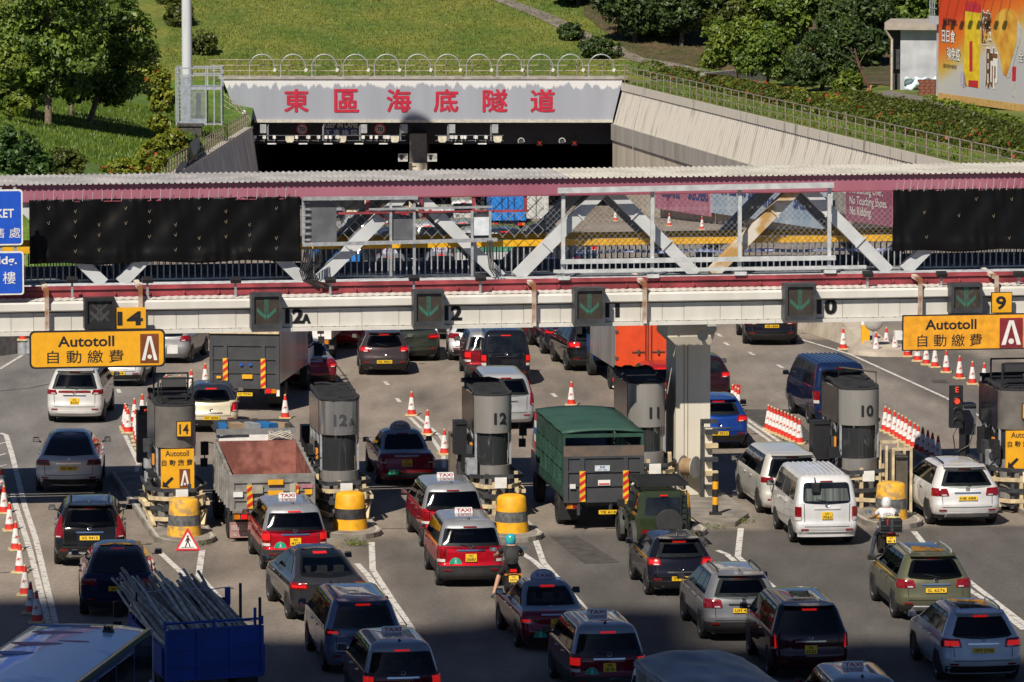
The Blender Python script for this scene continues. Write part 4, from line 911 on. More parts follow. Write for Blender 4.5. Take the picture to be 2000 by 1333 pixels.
        b.extr([(x0 + .15 + .035 * math.cos(a), za + .1 + .035 * math.sin(a)) for a in np.linspace(0, 2 * PI, 9)[:-1]], (0, -.081, 0), UX, UZ, .003); b.build('logo', WHITE, sg)
    if toplamp:
        b = MB(); zz = z1 - 0.14
        for x in (-w2 + .05, w2 - .05):
            for y in (0.3, 1.6): b.box((x, y, zz + 0.38), (0.045, 0.045, 0.76))
        for y in (0.3, 1.6): b.box((0, y, zz + 0.76), (2 * w2 - .06, 0.045, 0.045)); b.box((0, y, zz + 0.25), (2 * w2 - .06, 0.04, 0.04))
        b.build('roof_frame', BLACK, t)
        b = MB(); b.box((0.02, 0.9, zz + 0.56), (0.66, 0.3, 0.28), M=Matrix.Rotation(R(-20), 3, 'X')); b.tube([(-.3, .9, zz), (-.36, .9, zz + .55), (.4, .9, zz + .55), (.34, .9, zz)], 0.025, 5); b.build('floodlight', BLACK, t)
    if tx == '10':
        b = MB(); zz = z1 - .14; b.tube([(-.2, 2.2, zz - .1), (-.2, 2.2, zz + .42), (w2 + .06, 0.9, zz + .42), (w2 + .06, 0.9, zz)], 0.028, 5); b.build('roof_rail', mat('pole_brown', (.1, .08, .06), .5), t)
    b = MB(); b.box((-w2 - 0.05, 0.9, 1.75), (0.06, 0.24, 0.3)); b.build('notice', mat('notice_orange', (.75, .28, .03), .6), t)
    b = MB(); b.box((-w2 - 0.04, 1.3, 1.0), (0.05, 0.5, 0.5)); b.build('side_notice', mat('notice_blue', (.02, .08, .4), .5), t)
    b = MB(); b.box((-w2 - 0.06, 1.5, 1.85), (0.08, 1.1, 0.5)); b.build('side_window', GLASS, t)
    # guard rails
    gr = thing('guard_rail', 'battered cream and grey rails around ' + WHO[tx], 'guard rail', fr + UZ * 0.14, HEAD, 'guard rails around the booths')
    for k, z in enumerate((0.22, 0.52, 0.80, 1.06)):
        e = 0.06 * (k % 2); b = MB(); jit = [rs.normal(0, .025) for _ in range(12)]
        P = [(-w2 - .2 - e, 2.2, z), (-w2 - .22 - e, 0.2, z + jit[0]), (-w2 + .12 - e, -0.42 - e + jit[1], z + jit[2]), (w2 - .12 + e, -0.42 - e + jit[3], z + jit[4]), (w2 + .24 + e, 0.1, z + jit[5]), (w2 + .2 + e, 2.2, z)]
        for a, c in zip(P, P[1:]): b.beam(a, c, 0.05, 0.11)
        b.build('rail', cream if k % 2 == 0 else DARKG, gr)
    for x, y, m_ in ((-w2 - .16, 0.2, cream), (-w2 + .2, -.36, DARKG), (-0.1, -.40, cream), (w2 - .2, -.36, DARKG), (w2 + .18, 0.2, cream), (w2 + .15, 1.6, cream)):
        b = MB(); b.beam((x, y, 0), (x * 0.94, y + .06, 1.1 + .06 * rs.normal()), 0.1, 0.1); b.build('post', m_, gr)
    for q in (-1, 1): b = MB(); b.beam((q * (w2 + .15), -.3, 0.0), (q * (w2 + .35), 0.5, 0.62), 0.1, 0.16); b.beam((q * (w2 + .30), 0, .6), (q * (w2 + .36), 1.2, .6), .16, .1); b.build('brace', cream, gr)
    b = MB(); b.box((0.08, -0.52, 0.92), (0.34, 0.04, 0.3)); b.build('reflector_board', WHITE, gr)
    # striped drum in front
    if boll:
        wn_ = tx in ('14', '10')
        ym = mat('drum_yellow_worn', (0.80, 0.42, 0.03), 0.7, var=0, scale=6, col2=(0.42, 0.26, 0.10), bump=.3, lo=.40, hi=.52) if wn_ else mat('drum_yellow', (0.80, 0.40, 0.015), 0.55, var=.12, scale=5)
        km = mat('drum_grey_worn', (0.12, 0.12, 0.12), .8, var=.3, scale=8, bump=.3) if wn_ or tx == '12' else mat('drum_black', (0.035, 0.035, 0.037), .6, var=.3, scale=6)
        kd = {'14': 'worn yellow and grey striped drum with a triangular sign leaning on it', '12A': 'clean yellow and black striped drum beside the red taxi behind the tipper truck', '12': 'yellow and grey striped concrete drum in front of booth 12', '11': 'yellow striped drum half hidden behind the green off-roader', '10': 'worn flaking yellow striped drum behind the white-helmeted motorcyclist', '9': 'yellow striped drum at the right edge'}[tx]
        d = thing('striped_drum', kd, 'drum', bp + UZ * (0.0), 0, 'striped drums in front of the islands')
        prof = lambda z: 0.49 - 0.085 * z
        for nm, za, zb_, m_ in (('base_band', 0, 0.13, km), ('lower_band', 0.13, 0.43, ym), ('middle_band', 0.43, 0.72, km)):
            b = MB(); b.lathe([(prof(za), za), (prof(zb_), zb_)], 22, caps=False); b.build(nm, m_, d, 60)
        b = MB(); b.lathe([(prof(0.72), 0.72), (prof(1.08), 1.08), (0.36, 1.13), (0.26, 1.165), (0.1, 1.18), (0.001, 1.182)], 22, caps=False); b.build('top_band', ym, d, 60)
    return fr, bp
booth('14', 360, 1055, 1.9, 0.53, 'toll booth with yellow plaque 14 and a yellow Autotoll board under its steel header', True, z0=2.3, z1=3.45, toplamp=True, dx=0.0)
booth('12A', 684, 1042, 1.9, 0.53, 'toll booth with shiny steel header numbered 12A', bright=True, z0=2.5, z1=3.45)
booth('12', 999, 1048, 3.7, 0.50, 'toll booth with matt steel header numbered 12', z0=2.4, z1=3.45, dx=.13)
booth('11', 1318, 1040, 5.9, 0.51, 'toll booth with steel header numbered 11 beside the white pillar', z0=2.2, z1=3.45, dx=.38)
booth('10', 1740, 1022, 2.6, 0.55, 'toll booth with steel header numbered 10 beside the dark blue van', z0=2.44, z1=3.45, dx=-.25)
booth('9', 2062, 1010, 1.2, 0.56, 'toll booth with yellow plaque 9 and floodlight frame at the right edge', True, z0=2.35, z1=3.45, toplamp=True, boll=False, dx=-.7)
# platform beside the pillar
b = MB(); pts = [G(x, y) for x, y in ((1330, 1034), (1436, 1030), (1462, 1012), (1398, 958), (1386, 930), (1340, 930))]; o0 = pts[0]
b.prism([(p.x - o0.x, p.y - o0.y) for p in pts], -0.02, 0.14); o = b.build('kerbed_platform', kerbm, kind='structure'); o.location = o0
po = thing('marker_post', 'black and yellow banded marker post on the platform right of the pillar', 'marker post', G(1397, 1005, 0.14), 0)
b = MB(); b.box((0, 0, 0.03), (0.34, 0.34, 0.06)); b.build('foot', BLACK, po)
for k, m_ in enumerate((BLACK, YEL, BLACK, YEL, BLACK)): b = MB(); b.lathe([(0.085, 0.06 + k * .22), (0.085, 0.06 + (k + 1) * .22)], 12); b.build('band', m_, po, 40)
# black lane displays behind booths, cabinets
def cabinet(name, label, cat, px, py, w_, d_, z0, z1, m_, group=None):
    p = G(px, py); t = thing(name, label, cat, p, HEAD, group); b = MB(); b.box((0, 0, (z0 + z1) / 2), (w_, d_, z1 - z0)); b.build('housing', m_, t)
    if z0 > 0.3: b = MB(); b.box((0, 0, z0 / 2), (0.12, 0.12, z0)); b.build('stand', DARKG, t)
    b = MB(); b.box((0, -d_ / 2 - .02, z1 - .06), (w_ * .9, .05, .05)); b.build('hood', BLACK, t)
    return t
cabinet('lane_display', 'tall black lane display box left of booth 12', 'lane display', 898, 1002, 0.34, 0.5, 1.7, 2.65, BLACK)
cabinet('equipment_post', 'brown equipment post left of booth 12', 'equipment post', 884, 985, 0.2, 0.3, 0.0, 2.1, mat('post_brown', (.14, .115, .09), .7))
cabinet('lane_display', 'big black lane display box left of booth 10', 'lane display', 1600, 990, 0.5, 0.5, 1.4, 2.5, BLACK)
cabinet('lane_display', 'black lane display box beside booth 12A', 'lane display', 598, 985, 0.3, 0.4, 1.5, 2.3, BLACK)
cabinet('card_reader', 'grey card reader cabinet left of booth 14', 'cabinet', 282, 962, 0.42, 0.5, 0.9, 2.4, DARKG)
c = cabinet('equipment_cabinet', 'tall cream framed equipment cabinet right of booth 10', 'cabinet', 1748, 1000, 0.36, 1.5, 0.0, 1.7, mat('cabinet_brown', (.10, .085, .065), .6))
b = MB()
for x in (-.26, .26):
    for y in (-.82, 0, .82): b.box((x, y, .95), (.07, .07, 1.9))
b.box((0, -.82, 1.9), (.58, .07, .08)); b.box((0, .82, 1.9), (.58, .07, .08)); b.build('cream_frame', cream, c)
# red LED letters and traffic signals
led = mat('led_red', (0.5, 0.02, 0.01), 0.4, emit=(1, 0.09, 0.03), estr=0.7, var=0)
e = thing('lane_display', 'small black display with a red letter E left of booth 14', 'lane display', G(286, 962), HEAD)
b = MB(); b.box((0, 0, 1.1), (.06, .06, 2.2)); b.build('post', BLACK, e)
b = MB(); b.box((0, 0, 2.36), (.36, .2, .36)); b.build('housing', BLACK, e); b = MB(); b.text('E', (0, -.115, 2.36), UX, UZ, .2, .01); b.build('led_letter', led, e)
e = thing('traffic_signal', 'black traffic signal with red lamp and red letter E left of booth 9', 'traffic signal', G(1872, 985), HEAD)
b = MB(); b.box((.12, .1, 1.2), (.16, .12, 2.4)); b.build('post', BLACK, e)
b = MB(); b.box((-.1, 0, 2.72), (.36, .26, 1.0)); b.build('housing', BLACK, e)
b = MB(); b.box((-.1, 0, 3.33), (.36, .22, .2)); b.build('display', BLACK, e); b = MB(); b.text('E', (-.1, -.12, 3.33), UX, UZ, .16, .01); b.build('led_letter', led, e)
for k, m_ in enumerate((led, INK, INK)):
    b = MB(); b.lathe([(.001, -.14), (.085, -.14)], 14, c=(-.1, 0, 3.0 - k * .3), axis='Y', caps=False); b.build('lamp', m_, e)
    b = MB(); b.tube([(-.1 + .13 * math.cos(a), -.2, 3.0 - k * .3 + .13 * math.sin(a)) for a in np.linspace(0, PI, 7)], .02, 4); b.build('lamp_hood', BLACK, e)
b = MB(); b.tube([(.1, 0, 2.5), (-.2, -.1, 2.0), (-.1, 0, 1.5), (.3, 0, 1.7), (.5, .1, 2.3)], .02, 5); b.build('cable', BLACK, e)
e2 = cabinet('lane_camera', 'grey lane camera on a post beside booth 9', 'camera', 1888, 975, .4, .5, 1.9, 2.8, mat('cam_grey', (.12, .13, .15), .5))
# triangular works sign
st = thing('warning_sign', 'red bordered triangular sign with a walking figure leaning on the worn drum', 'warning sign', G(367, 1077), R(4))
M_ = Matrix.Rotation(R(-14), 3, 'X')
def tri(r_): return [(r_ * math.sin(a), 0.36 + r_ * math.cos(a)) for a in (0, 2 * PI / 3, 4 * PI / 3)][::-1]
ex = Vector((1, 0, 0)); ey = M_ @ Vector((0, 0, 1)); nn = ex.cross(ey)
b = MB(); b.extr([(-.34, 0.02), (.34, 0.02), (0.02, .62), (-.02, .62)], (0, 0, 0), ex, ey, .025); b.build('border', REDW, st)
b = MB(); b.extr([(-.255, 0.072), (.255, 0.072), (0, .52)], nn * .005, ex, ey, .004); b.build('face', WHITE, st)
b = MB(); o_ = nn * .01
b.extr([(.0 + .03 * math.cos(a), .405 + .03 * math.sin(a)) for a in np.linspace(0, 2 * PI, 9)[:-1]], o_, ex, ey, .003)
for P in ([(-.035, .24), (.03, .24), (.04, .37), (-.03, .37)], [(-.035, .25), (-.0, .25), (-.05, .11), (-.085, .11)], [(0, .25), (.03, .25), (.075, .12), (.045, .11)], [(.03, .36), (.09, .27), (.075, .255), (.02, .33)], [(-.03, .36), (-.075, .26), (-.06, .255), (-.02, .32)], [(-.17, .095), (.17, .1), (.17, .115), (-.17, .11)]): b.extr(P, o_, ex, ey, .003)
b.build('walking_figure', INK, st)
# --- traffic cones
conered = mat('cone_red', (0.62, 0.035, 0.02), 0.5, var=.1); conew = mat('cone_white', (0.72, 0.70, 0.68), 0.45, var=.1, scale=8); coneb = mat('cone_base_cream', (0.60, 0.50, 0.28), .7, var=.15)
def make_cone(label, p, group):
    t = thing('traffic_cone', label, 'traffic cone', p, 0, group)
    rr = lambda z: 0.150 - 0.118 * z / 0.78
    b = MB(); b.prism([(-.2, -.15), (-.15, -.2), (.15, -.2), (.2, -.15), (.2, .15), (.15, .2), (-.15, .2), (-.2, .15)], 0, .05); b.build('base', coneb, t)
    for nm, z0, z1, m_, x in (('lower_band', .05, .20, conered, 0), ('sleeve', .20, .60, conew, .004), ('upper_band', .60, .76, conered, 0), ('tip', .76, .80, coneb, 0)):
        b = MB(); b.lathe([(rr(z0) + x, z0), (rr(z1) + x, z1)], 14, caps=nm == 'tip'); b.build(nm, m_, t, 50)
    b = MB(); zc_ = .38; r0 = rr(zc_) + .012; P = []
    for k in range(12):
        a = 2 * PI * k / 12; q = (.075, .022, .045)[k % 3] if k % 3 != 2 else .022; P.append((q * math.cos(a + .4), q * math.sin(a + .4)))
    b.extr(P, (0, -r0, zc_), UX, Vector((0, .15, 1)).normalized(), .006); b.build('emblem', conered, t)
    return t
cone0 = None
def cones(pts, desc, group):
    global cone0
    n = len(pts)
    for i, q in enumerate(pts):
        if len(q) == 3: p = Dp(q[0], q[1], q[2])
        else: p = G(q[0], q[1], 0.012)
        lab = (ORD[i] if i < len(ORD) else 'next') + ' cone counting away from the viewer, ' + desc if n > 1 else 'traffic cone ' + desc
        rz = ((i * 37 + int(q[0])) % 30 - 15) * PI / 180
        if cone0 is None: cone0 = make_cone(lab, p, group); cone0.rotation_euler.z = rz
        else: dup(cone0, p, rz, lab, group)
cones([(72, 1216), (60, 1198), (49, 1163), (39, 1119), (31, 1075), (19, 1037), (8, 1003), (3, 968)], 'curved row at the left edge', 'cones in the row at the left edge')
cones([(281, 902), (279, 894), (277, 886), (275, 878), (272, 870), (270, 862), (268, 854), (266, 846)], 'tight row left of the Autotoll booth', 'cones in the tight row left of booth 14')
cones([(250, 846), (247, 841), (245, 836)], 'on the white line left of the Autotoll booth', 'cones clustered left of booth 14')
cones([(278, 817), (263, 826), (292, 812), (325, 778), (351, 779), (374, 768), (401, 755)], 'spaced behind the Autotoll booth', 'cones spaced out behind booth 14')
cones([(868, 888), (835, 849), (804, 812)], 'double line by the maroon taxi', 'cones on the double line left of booth 12')
cones([(557, 818)], 'standing alone between the box truck and booth 12A', 'single cones'); cones([(1116, 792)], 'standing alone behind the green cage truck', 'single cones')
cones([(1402, 779)], 'standing alone right of the white pillar', 'single cones')
cones([(1561, 867), (1553, 863), (1546, 859), (1539, 856), (1533, 853), (1526, 850), (1519, 847), (1513, 845), (1507, 842), (1501, 839)], 'tight row left of the blue van booth', 'cones in the tight row left of booth 10')
cones([(1832, 902), (1821, 896), (1812, 891), (1802, 885), (1793, 880), (1786, 875), (1777, 870), (1769, 864), (1762, 860), (1755, 856), (1747, 851), (1737, 846), (1729, 842)], 'long row beside the white SUV', 'cones in the long row right of booth 10')
cones([(1922, 754), (1899, 751), (1874, 740), (1848, 728), (1826, 718), (1809, 713), (1792, 706), (1772, 697)], 'row under the right Autotoll sign', 'cones in the row under the right Autotoll sign')
cones([(1748, 689), (1711, 692), (1731, 682), (1647, 683)], 'at the concrete barrier tip', 'cones at the barrier tip')
cones([(1431, 798), (1437, 802), (1442, 806)], 'beside the bright blue car', 'cones clustered by the blue car')
nb = thing('notice_board', 'small red and white notice board among the cones by the blue car', 'notice board', G(1437, 796), HEAD)
b = MB(); b.box((0, 0, .55), (.3, .04, .4)); b.build('face', REDW, nb); b = MB(); b.box((0, -.022, .62), (.2, .01, .06)); b.box((0, -.022, .52), (.22, .01, .03)); b.build('print', WHITE, nb); b = MB(); b.box((0, .05, .2), (.05, .05, .4)); b.build('stand', DARKG, nb)
for x, y, nm in ((1202, 432, 'farthest left'), (1254, 437, 'second from the left'), (1307, 442, 'third from the left'), (1371, 449, 'rightmost')):
    lo, hi = 214.0, 390.0; r = ray(x, y)
    for _ in range(40):
        md = (lo + hi) / 2
        if CH + r.z * md / r.y > roadz(md): lo = md
        else: hi = md
    dup(cone0, (r.x * lo / r.y, lo, roadz(lo)), 0, nm + ' of the distant cones on the road seen through the truss', 'distant cones seen through the truss')
# --- concrete median barrier and traffic island at the right
md_ = mat('barrier_concrete', (0.50, 0.44, 0.36), .85, var=0, scale=1.5, col2=(.36, .30, .24), bump=.3)
bar_ = thing('concrete_barrier', 'sloping pale concrete median barrier ending in a rounded nose', 'barrier', G(1640, 668), 0)
a, c = local(G(1555, 640), G(1640, 668), 0), local(G(1700, 690), G(1640, 668), 0)
d = (c - a).normalized(); q = Vector((-d.y, d.x, 0)); n_ = 6
for k in range(n_):
    p0, p1 = a.lerp(c, k / n_ + .003), a.lerp(c, (k + 1) / n_ - .003); h0, h1 = [1.0 - .75 * sst(.3, 1, x) for x in (k / n_, (k + 1) / n_)]
    b = MB(); b.add([P + q * s_ + UZ * z for P, h in ((p0, h0), (p1, h1)) for s_, z in ((-.1, 0), (.12, h), (1.0, h), (1.3, 0))], [(0, 1, 2, 3)[::-1], (4, 5, 6, 7), (0, 4, 5, 1), (1, 5, 6, 2), (2, 6, 7, 3)]); b.build('barrier_block', md_, bar_)
b = MB(); b.lathe([(1.5, 0), (1.45, .16), (1.2, .2), (.01, .2)], 18, c=tuple(c + q * .7)); b.build('rounded_nose', md_, bar_, 40)
kb = thing('keep_left_bollard', 'yellow bollard box with a blue arrow sign on the barrier nose', 'bollard', G(1690, 672, 0.2), 0)
b = MB(); b.box((0, 0, .35), (.3, .24, .7)); b.build('box', YEL, kb); b = MB(); b.box((0, 0, .85), (.32, .2, .3)); b.build('light_box', WHITE, kb)
b = MB(); b.lathe([(.001, -.11), (.2, -.11), (.2, -.08)], 16, c=(.12, 0, .92), axis='Y'); b.build('arrow_disc', blue, kb); b = MB(); b.extr([(.02, .82), (.08, .80), (.2, .96), (.24, .92), (.24, 1.06), (.1, 1.04), (.15, 1.0)], (0, -.12, 0), UX, UZ, .004); b.build('arrow', WHITE, kb)
mi = thing('convex_mirror', 'round grey convex traffic mirror on a post beside the yellow bollard box', 'mirror', G(1706, 680, 0.2), 0)
b = MB(); b.lathe([(.001, -.10), (.2, -.075), (.33, -.02), (.35, .02), (.001, .06)], 20, c=(0, 0, .95), axis='Y'); b.build('dish', mat('mirror_grey', (.42, .40, .37), .35), mi, 50); b = MB(); b.box((0, .05, .4), (.07, .07, .8)); b.build('post', GALV, mi)
cb_ = thing('concrete_barrier', 'low dark concrete wall along the road at the far left edge', 'barrier', G(-60, 702), R(-35))
b = MB(); b.box((0, 2, .4), (.5, 9, .8)); b.build('wall', mat('barrier_dark', (.16, .15, .145), .85, var=.2, bump=.3), cb_)
wb = thing('water_barrier', 'grey cylinder stand carrying a small cone at the left edge', 'stand', G(45, 692), 0)
b = MB(); b.lathe([(.2, 0), (.2, .42), (.16, .44), (.16, .5)], 14); b.build('cylinder', GALV, wb, 40); b = MB(); b.box((.24, 0, .28), (.2, .3, .5)); b.build('box', GALV, wb)
p = G(45, 692); dup(cone0, (p.x, p.y, .5), 0, 'single cone standing on the grey cylinder at the left edge', 'single cones')
# --- high mast and its cage
MY = 358.0; mb_ = Dp(366, 244, MY)
ms = thing('light_mast', 'tall weathered pale grey lighting mast rising out of frame left of the portal', 'mast', mb_)
mm = mat('mast_grey', (0.58, 0.60, 0.63), .5, var=0, scale=1.3, streak=(2.5, 2.5, .12), col2=(.42, .33, .22), lo=.30, hi=.42)
b = MB(); b.lathe([(.355, -.6), (.34, 6), (.2, 36.3)], 14); b.build('shaft', mm, ms, 40)
b = MB(); b.lathe([(.55, 0), (.55, .06)], 14); b.build('flange', GALV, ms)
b = MB(); b.lathe([(1.3, 35.8), (1.3, 36.5)], 16); b.build('lamp_ring', GALV, ms)
cg = thing('ladder_cage', 'grey steel platform cage with ladders around the foot of the mast', 'cage', Dp(390, 244, MY - 1))
sc = (MY - 1) / F * 1.003; Hc = 114 * sc
cx = lambda px: (px - 390) * sc
b = MB()
fr_ = mat('cage_grey', (.36, .39, .43), .5, .2, var=.1)
for px in (346, 356, 373, 404, 420, 434):
    for y in ((-.9, 1.1) if px in (346, 373, 434, 404) else (-.9,)): q = MB(); q.box((cx(px), y, Hc / 2), (.085, .085, Hc)); q.build('post', fr_, cg)
b = MB(); b.bbox(cx(357), cx(373), -.95, -.88, .1, Hc * .84); b.build('door_panel', mat('cage_panel', (.30, .34, .39), .5), cg)
for k, z in enumerate((.1, Hc * .62, Hc * .86, Hc * .98)):
    q = MB(); q.bbox(cx(346), cx(434), -.94, -.88, z - .04, z + .04); q.bbox(cx(346), cx(434), 1.07, 1.13, z - .04, z + .04); q.bbox(cx(434) - .04, cx(434) + .04, -.9, 1.1, z - .04, z + .04); q.bbox(cx(346) - .04, cx(346) + .04, -.9, 1.1, z - .04, z + .04); q.build('rail', fr_, cg)
for k in range(13):
    q = MB(); z = .25 + k * (Hc - .4) / 13; q.bbox(cx(346), cx(357), -.93, -.89, z, z + .035); q.build('rung', fr_, cg)
q = MB()
for k in range(16): x = cx(376) + k * (cx(402) - cx(376)) / 15; q.bbox(x - .012, x + .012, -.91, -.89, .1, Hc * .62)
q.build('grille', fr_, cg, kind='stuff')
b = MB(); b.bbox(cx(374), cx(434), -.9, 1.1, Hc * .62, Hc * .66); b.build('platform', fr_, cg)
b = MB(); b.bbox(cx(374), cx(403), -.93, -.86, .05, .45); b.build('kick_plate', mat('cage_panel', (.30, .34, .39), .5), cg)
b = MB(); b.box((cx(388), .2, 1.1), (.3, .3, 2.0)); b.build('winch', DARKG, cg)
# --- hardware in the tunnel mouth
RY = TY - 1.3
camw = mat('camera_white', (.74, .73, .70), .45); rk = mat('rig_dark', (.10, .11, .12), .5)
def rig(label, bars_, cams, creams, plates, boxes, hangers):
    p0 = Dp((bars_[0] + bars_[1]) / 2, 276, RY); s = thing('camera_rig', label, 'camera rig', p0)
    lx = lambda px, py: (Dp(px, py, RY).x - p0.x, Dp(px, py, RY).z - p0.z)
    for y in (265, 275):
        a, c = lx(bars_[0], y), lx(bars_[1], y); q = MB(); q.beam((a[0], 0, a[1]), (c[0], 0, c[1]), .05, .05); q.build('bar', rk, s)
    for px in hangers: x, z = lx(px, 275); q = MB(); q.bbox(x - .06, x + .06, .02, .14, z, z + 1.0); q.beam((x, .08, z + .95), (x, 1.3, z + 1.05), .06, .06); q.build('hanger', mat('hanger_grey', (.2, .21, .23), .5), s)
    for i, px in enumerate(cams):
        x, z = lx(px, 268); q = MB(); q.box((x, -.12, z), (.2, .42, .22), M=Matrix.Rotation(R(18 - 9 * (i % 4)), 3, 'Z')); q.box((x, 0, z - .22), (.06, .06, .2)); q.build('camera', camw, s)
    for px in creams:
        x, z = lx(px, 272); w_ = 17 * RY / F / 2; q = MB(); q.extr([(x - w_, z + .2), (x - w_ * .95, z - .1), (x - w_ * .6, z - .24), (x + w_ * .6, z - .24), (x + w_ * .95, z - .1), (x + w_, z + .2)], (0, -.1, 0), UX, UZ, .4); q.build('antenna', mat('antenna_cream', (.62, .58, .46), .5), s)
    for px in plates: x, z = lx(px, 281); q = MB(); q.box((x, -.05, z), (.62, .3, .07)); q.build('plate', camw, s)
    for px in boxes: x, z = lx(px, 252); q = MB(); q.box((x, .1, z), (.44, .3, .62)); q.build('panel_box', mat('panel_box_grey', (.34, .35, .37), .5), s)
rig('long rig of white cameras and cream antennas hung in the left tunnel mouth', (497, 792), (497, 516, 536, 580, 602, 622, 637, 646, 659, 709, 725, 736, 752, 758), (566, 668, 771), (531, 592, 641, 701, 749), (514, 711, 790), (523, 631, 703, 782))
rig('shorter rig of white cameras and cream antennas hung in the right tunnel mouth', (850, 984), (882, 890, 902, 909, 929, 949), (864, 972), (895, 942), (883, 967), (875, 959))
dimblue = mat('sign_blue_shaded', (.02, .04, .14), .5); dimw = mat('sign_white_shaded', (.55, .56, .56), .5)  # sign blue and white with the shade of the tunnel mouth put in
p0 = Dp(666, 266, TY + 1.2); s = thing('lane_sign', 'shaded blue KEEP IN LANE sign with Chinese text in the tunnel mouth', 'road sign', p0)
k_ = (TY + 1.2) / F; b = MB(); b.bbox(-36 * k_, 36 * k_, 0, .1, 0, 15 * k_); b.build('face', dimblue, s)
b = MB(); b.bbox(-36 * k_, 36 * k_, 0, .1, 15 * k_ + .01, 29 * k_); b.build('upper_face', INK, s)
b = MB(); b.text('KEEP IN LANE', (0, -.02, 22 * k_), UX, UZ, 11 * k_, .02, fit=66 * k_); b.text('不 准 換 綫', (0, -.02, 7 * k_), UX, UZ, 11 * k_, .01, fit=64 * k_); b.build('lettering', dimw, s)
for px, nm in ((590, 'left'), (742, 'right')):
    p0 = Dp(px, 264, TY + 1.2); s = thing('speed_sign', 'shaded round 70 speed sign ' + ('left of the KEEP IN LANE sign' if nm == 'left' else 'right of the KEEP IN LANE sign'), 'road sign', p0)
    b = MB(); b.lathe([(.001, -.02), (.42, -.02), (.42, .04)], 24, c=(0, 0, .42), axis='Y', caps=False); b.build('ring', REDW, s)
    b = MB(); b.lathe([(.001, -.03), (.33, -.03)], 24, c=(0, 0, .42), axis='Y', caps=False); b.build('face', mat('sign_pale_pink', (.45, .38, .42), .5), s)
    b = MB(); b.text('70', (0, -.04, .42), UX, UZ, .34, .02); b.build('number', INK, s)
for px, lab in ((787, 'white box with camera symbol left of the tunnel pier'), (844, 'white box with camera symbol right of the tunnel pier')):
    s = thing('camera_sign', lab, 'sign box', Dp(px, 316, TY - .3)); b = MB(); b.bbox(-.35, .35, 0, .2, 0, .58); b.build('box', mat('sign_box_grey', (.5, .5, .48), .5), s)
    b = MB(); b.lathe([(.001, -.01), (.13, -.01)], 12, c=(-.1, 0, .24), axis='Y', caps=False); b.bbox(-.24, .06, -.01, 0, .36, .48); b.text(')))', (.2, -.01, .28), UX, UZ, .22, .01); b.build('symbol', INK, s)
for px, nm in ((1054, 'left'), (1122, 'right')):
    s = thing('lane_signal', ('left' if nm == 'left' else 'right') + ' small red cross signal glowing inside the right tunnel bore', 'lane signal', Dp(px, 284, TY + 2.6), 0, 'red crosses in the tunnel')
    b = MB(); b.box((0, .1, .15), (.46, .2, .46)); b.build('housing', INK, s); b = MB(); b.beam((-.13, -.02, .02), (.13, -.02, .28), .04, .02); b.beam((.13, -.02, .02), (-.13, -.02, .28), .04, .02); b.build('led_cross', led, s)
for px, nm in ((1018, 'left'), (1098, 'right')):
    s = thing('jet_fan', nm + ' round grey fan ring hanging in the right tunnel mouth', 'fan', Dp(px, 283, TY + .3)); b = MB(); b.tube([(.22 * math.cos(a), 0, .25 + .22 * math.sin(a)) for a in np.linspace(-.3, PI * 1.2, 12)], .045, 5); b.build('ring', mat('fan_grey', (.4, .4, .4), .5), s); b = MB(); b.box((0, .1, .25), (.3, .1, .3)); b.build('hub', DARKG, s)
wl = thing('siren_light', 'small white siren lamp on a thin pole beside the left end of the portal', 'lamp', Dp(477, 243, TY - 2))
b = MB(); b.tube([(0, 0, 0), (0, 0, 1.6)], .03, 5); b.build('pole', GALV, wl); b = MB(); b.lathe([(.02, .7), (.16, .75), (.16, .95), (.02, 1.02)], 10); b.build('lamp', camw, wl, 40)
# --- printed hoardings on the right wall
def wallboard(label, px0, px1, y0t, y1b, m_, prints, dx=1.15):
    """a board hung on the retaining wall, its corners surveyed on the wall's own plane"""
    def hit(px, py):
        r = ray(px, py); k = (7.95 - dx + 393 * .1215) / (r.x + r.y * .1215); return Vector((r.x * k, r.y * k, CH + r.z * k))
    A, B = hit(px0, (y0t + y1b) / 2), hit(px1, (y0t + y1b) / 2); zb_ = hit((px0 + px1) / 2, y1b).z; zt_ = hit((px0 + px1) / 2, y0t).z
    ex = Vector((B.x - A.x, B.y - A.y, 0)); L = ex.length; ex.normalize()
    def up(b):
        b.v = [(v[0], v[1], v[2] + (v[0] - L / 2) * -ex.y * .060) for v in b.v]; return b   # the boards follow the ramp
    t = thing('hoarding', label, 'hoarding', (A.x, A.y, zb_), math.atan2(ex.y, ex.x)); H = zt_ - zb_
    b = MB(); b.bbox(0, L, 0, .12, 0, H); up(b).build('board', m_, t)
    for tx, u, v, hh, col, bo, fit in prints: b = MB(); b.text(tx, (L * u, -.02, H * v), UX, UZ, hh, bo, fit=fit * L if fit else None); up(b).build('lettering', col, t)
    return t, L, H
pinkm = mat('hoarding_pink', (.42, .13, .22), .5, var=0, scale=.25, col2=(.55, .25, .33)); pale = mat('hoarding_pale_blue', (.52, .60, .68), .5, var=0, scale=.2, col2=(.30, .42, .56))
winem = mat('hoarding_wine', (.33, .09, .16), .5, var=.08, scale=.4); navy = mat('print_navy', (.03, .06, .22), .5)
wallboard('pink shoe advertisement hoarding behind the open truss bays', 1280, 1386, 366, 416, pinkm, [('slip-ins', .30, .66, .9, navy, .03, .34), ('SKECHERS', .80, .78, .8, navy, .04, .36)])
wallboard('pale blue shoe advertisement hoarding with navy lettering SKECHERS', 1388, 1622, 366, 436, pale, [('SKECHERS', .30, .82, 1.0, navy, .04, .42), ('slip-ins', .45, .52, 1.1, navy, .035, .22), ('SKECHERS', .85, .66, .9, navy, .04, .26)])
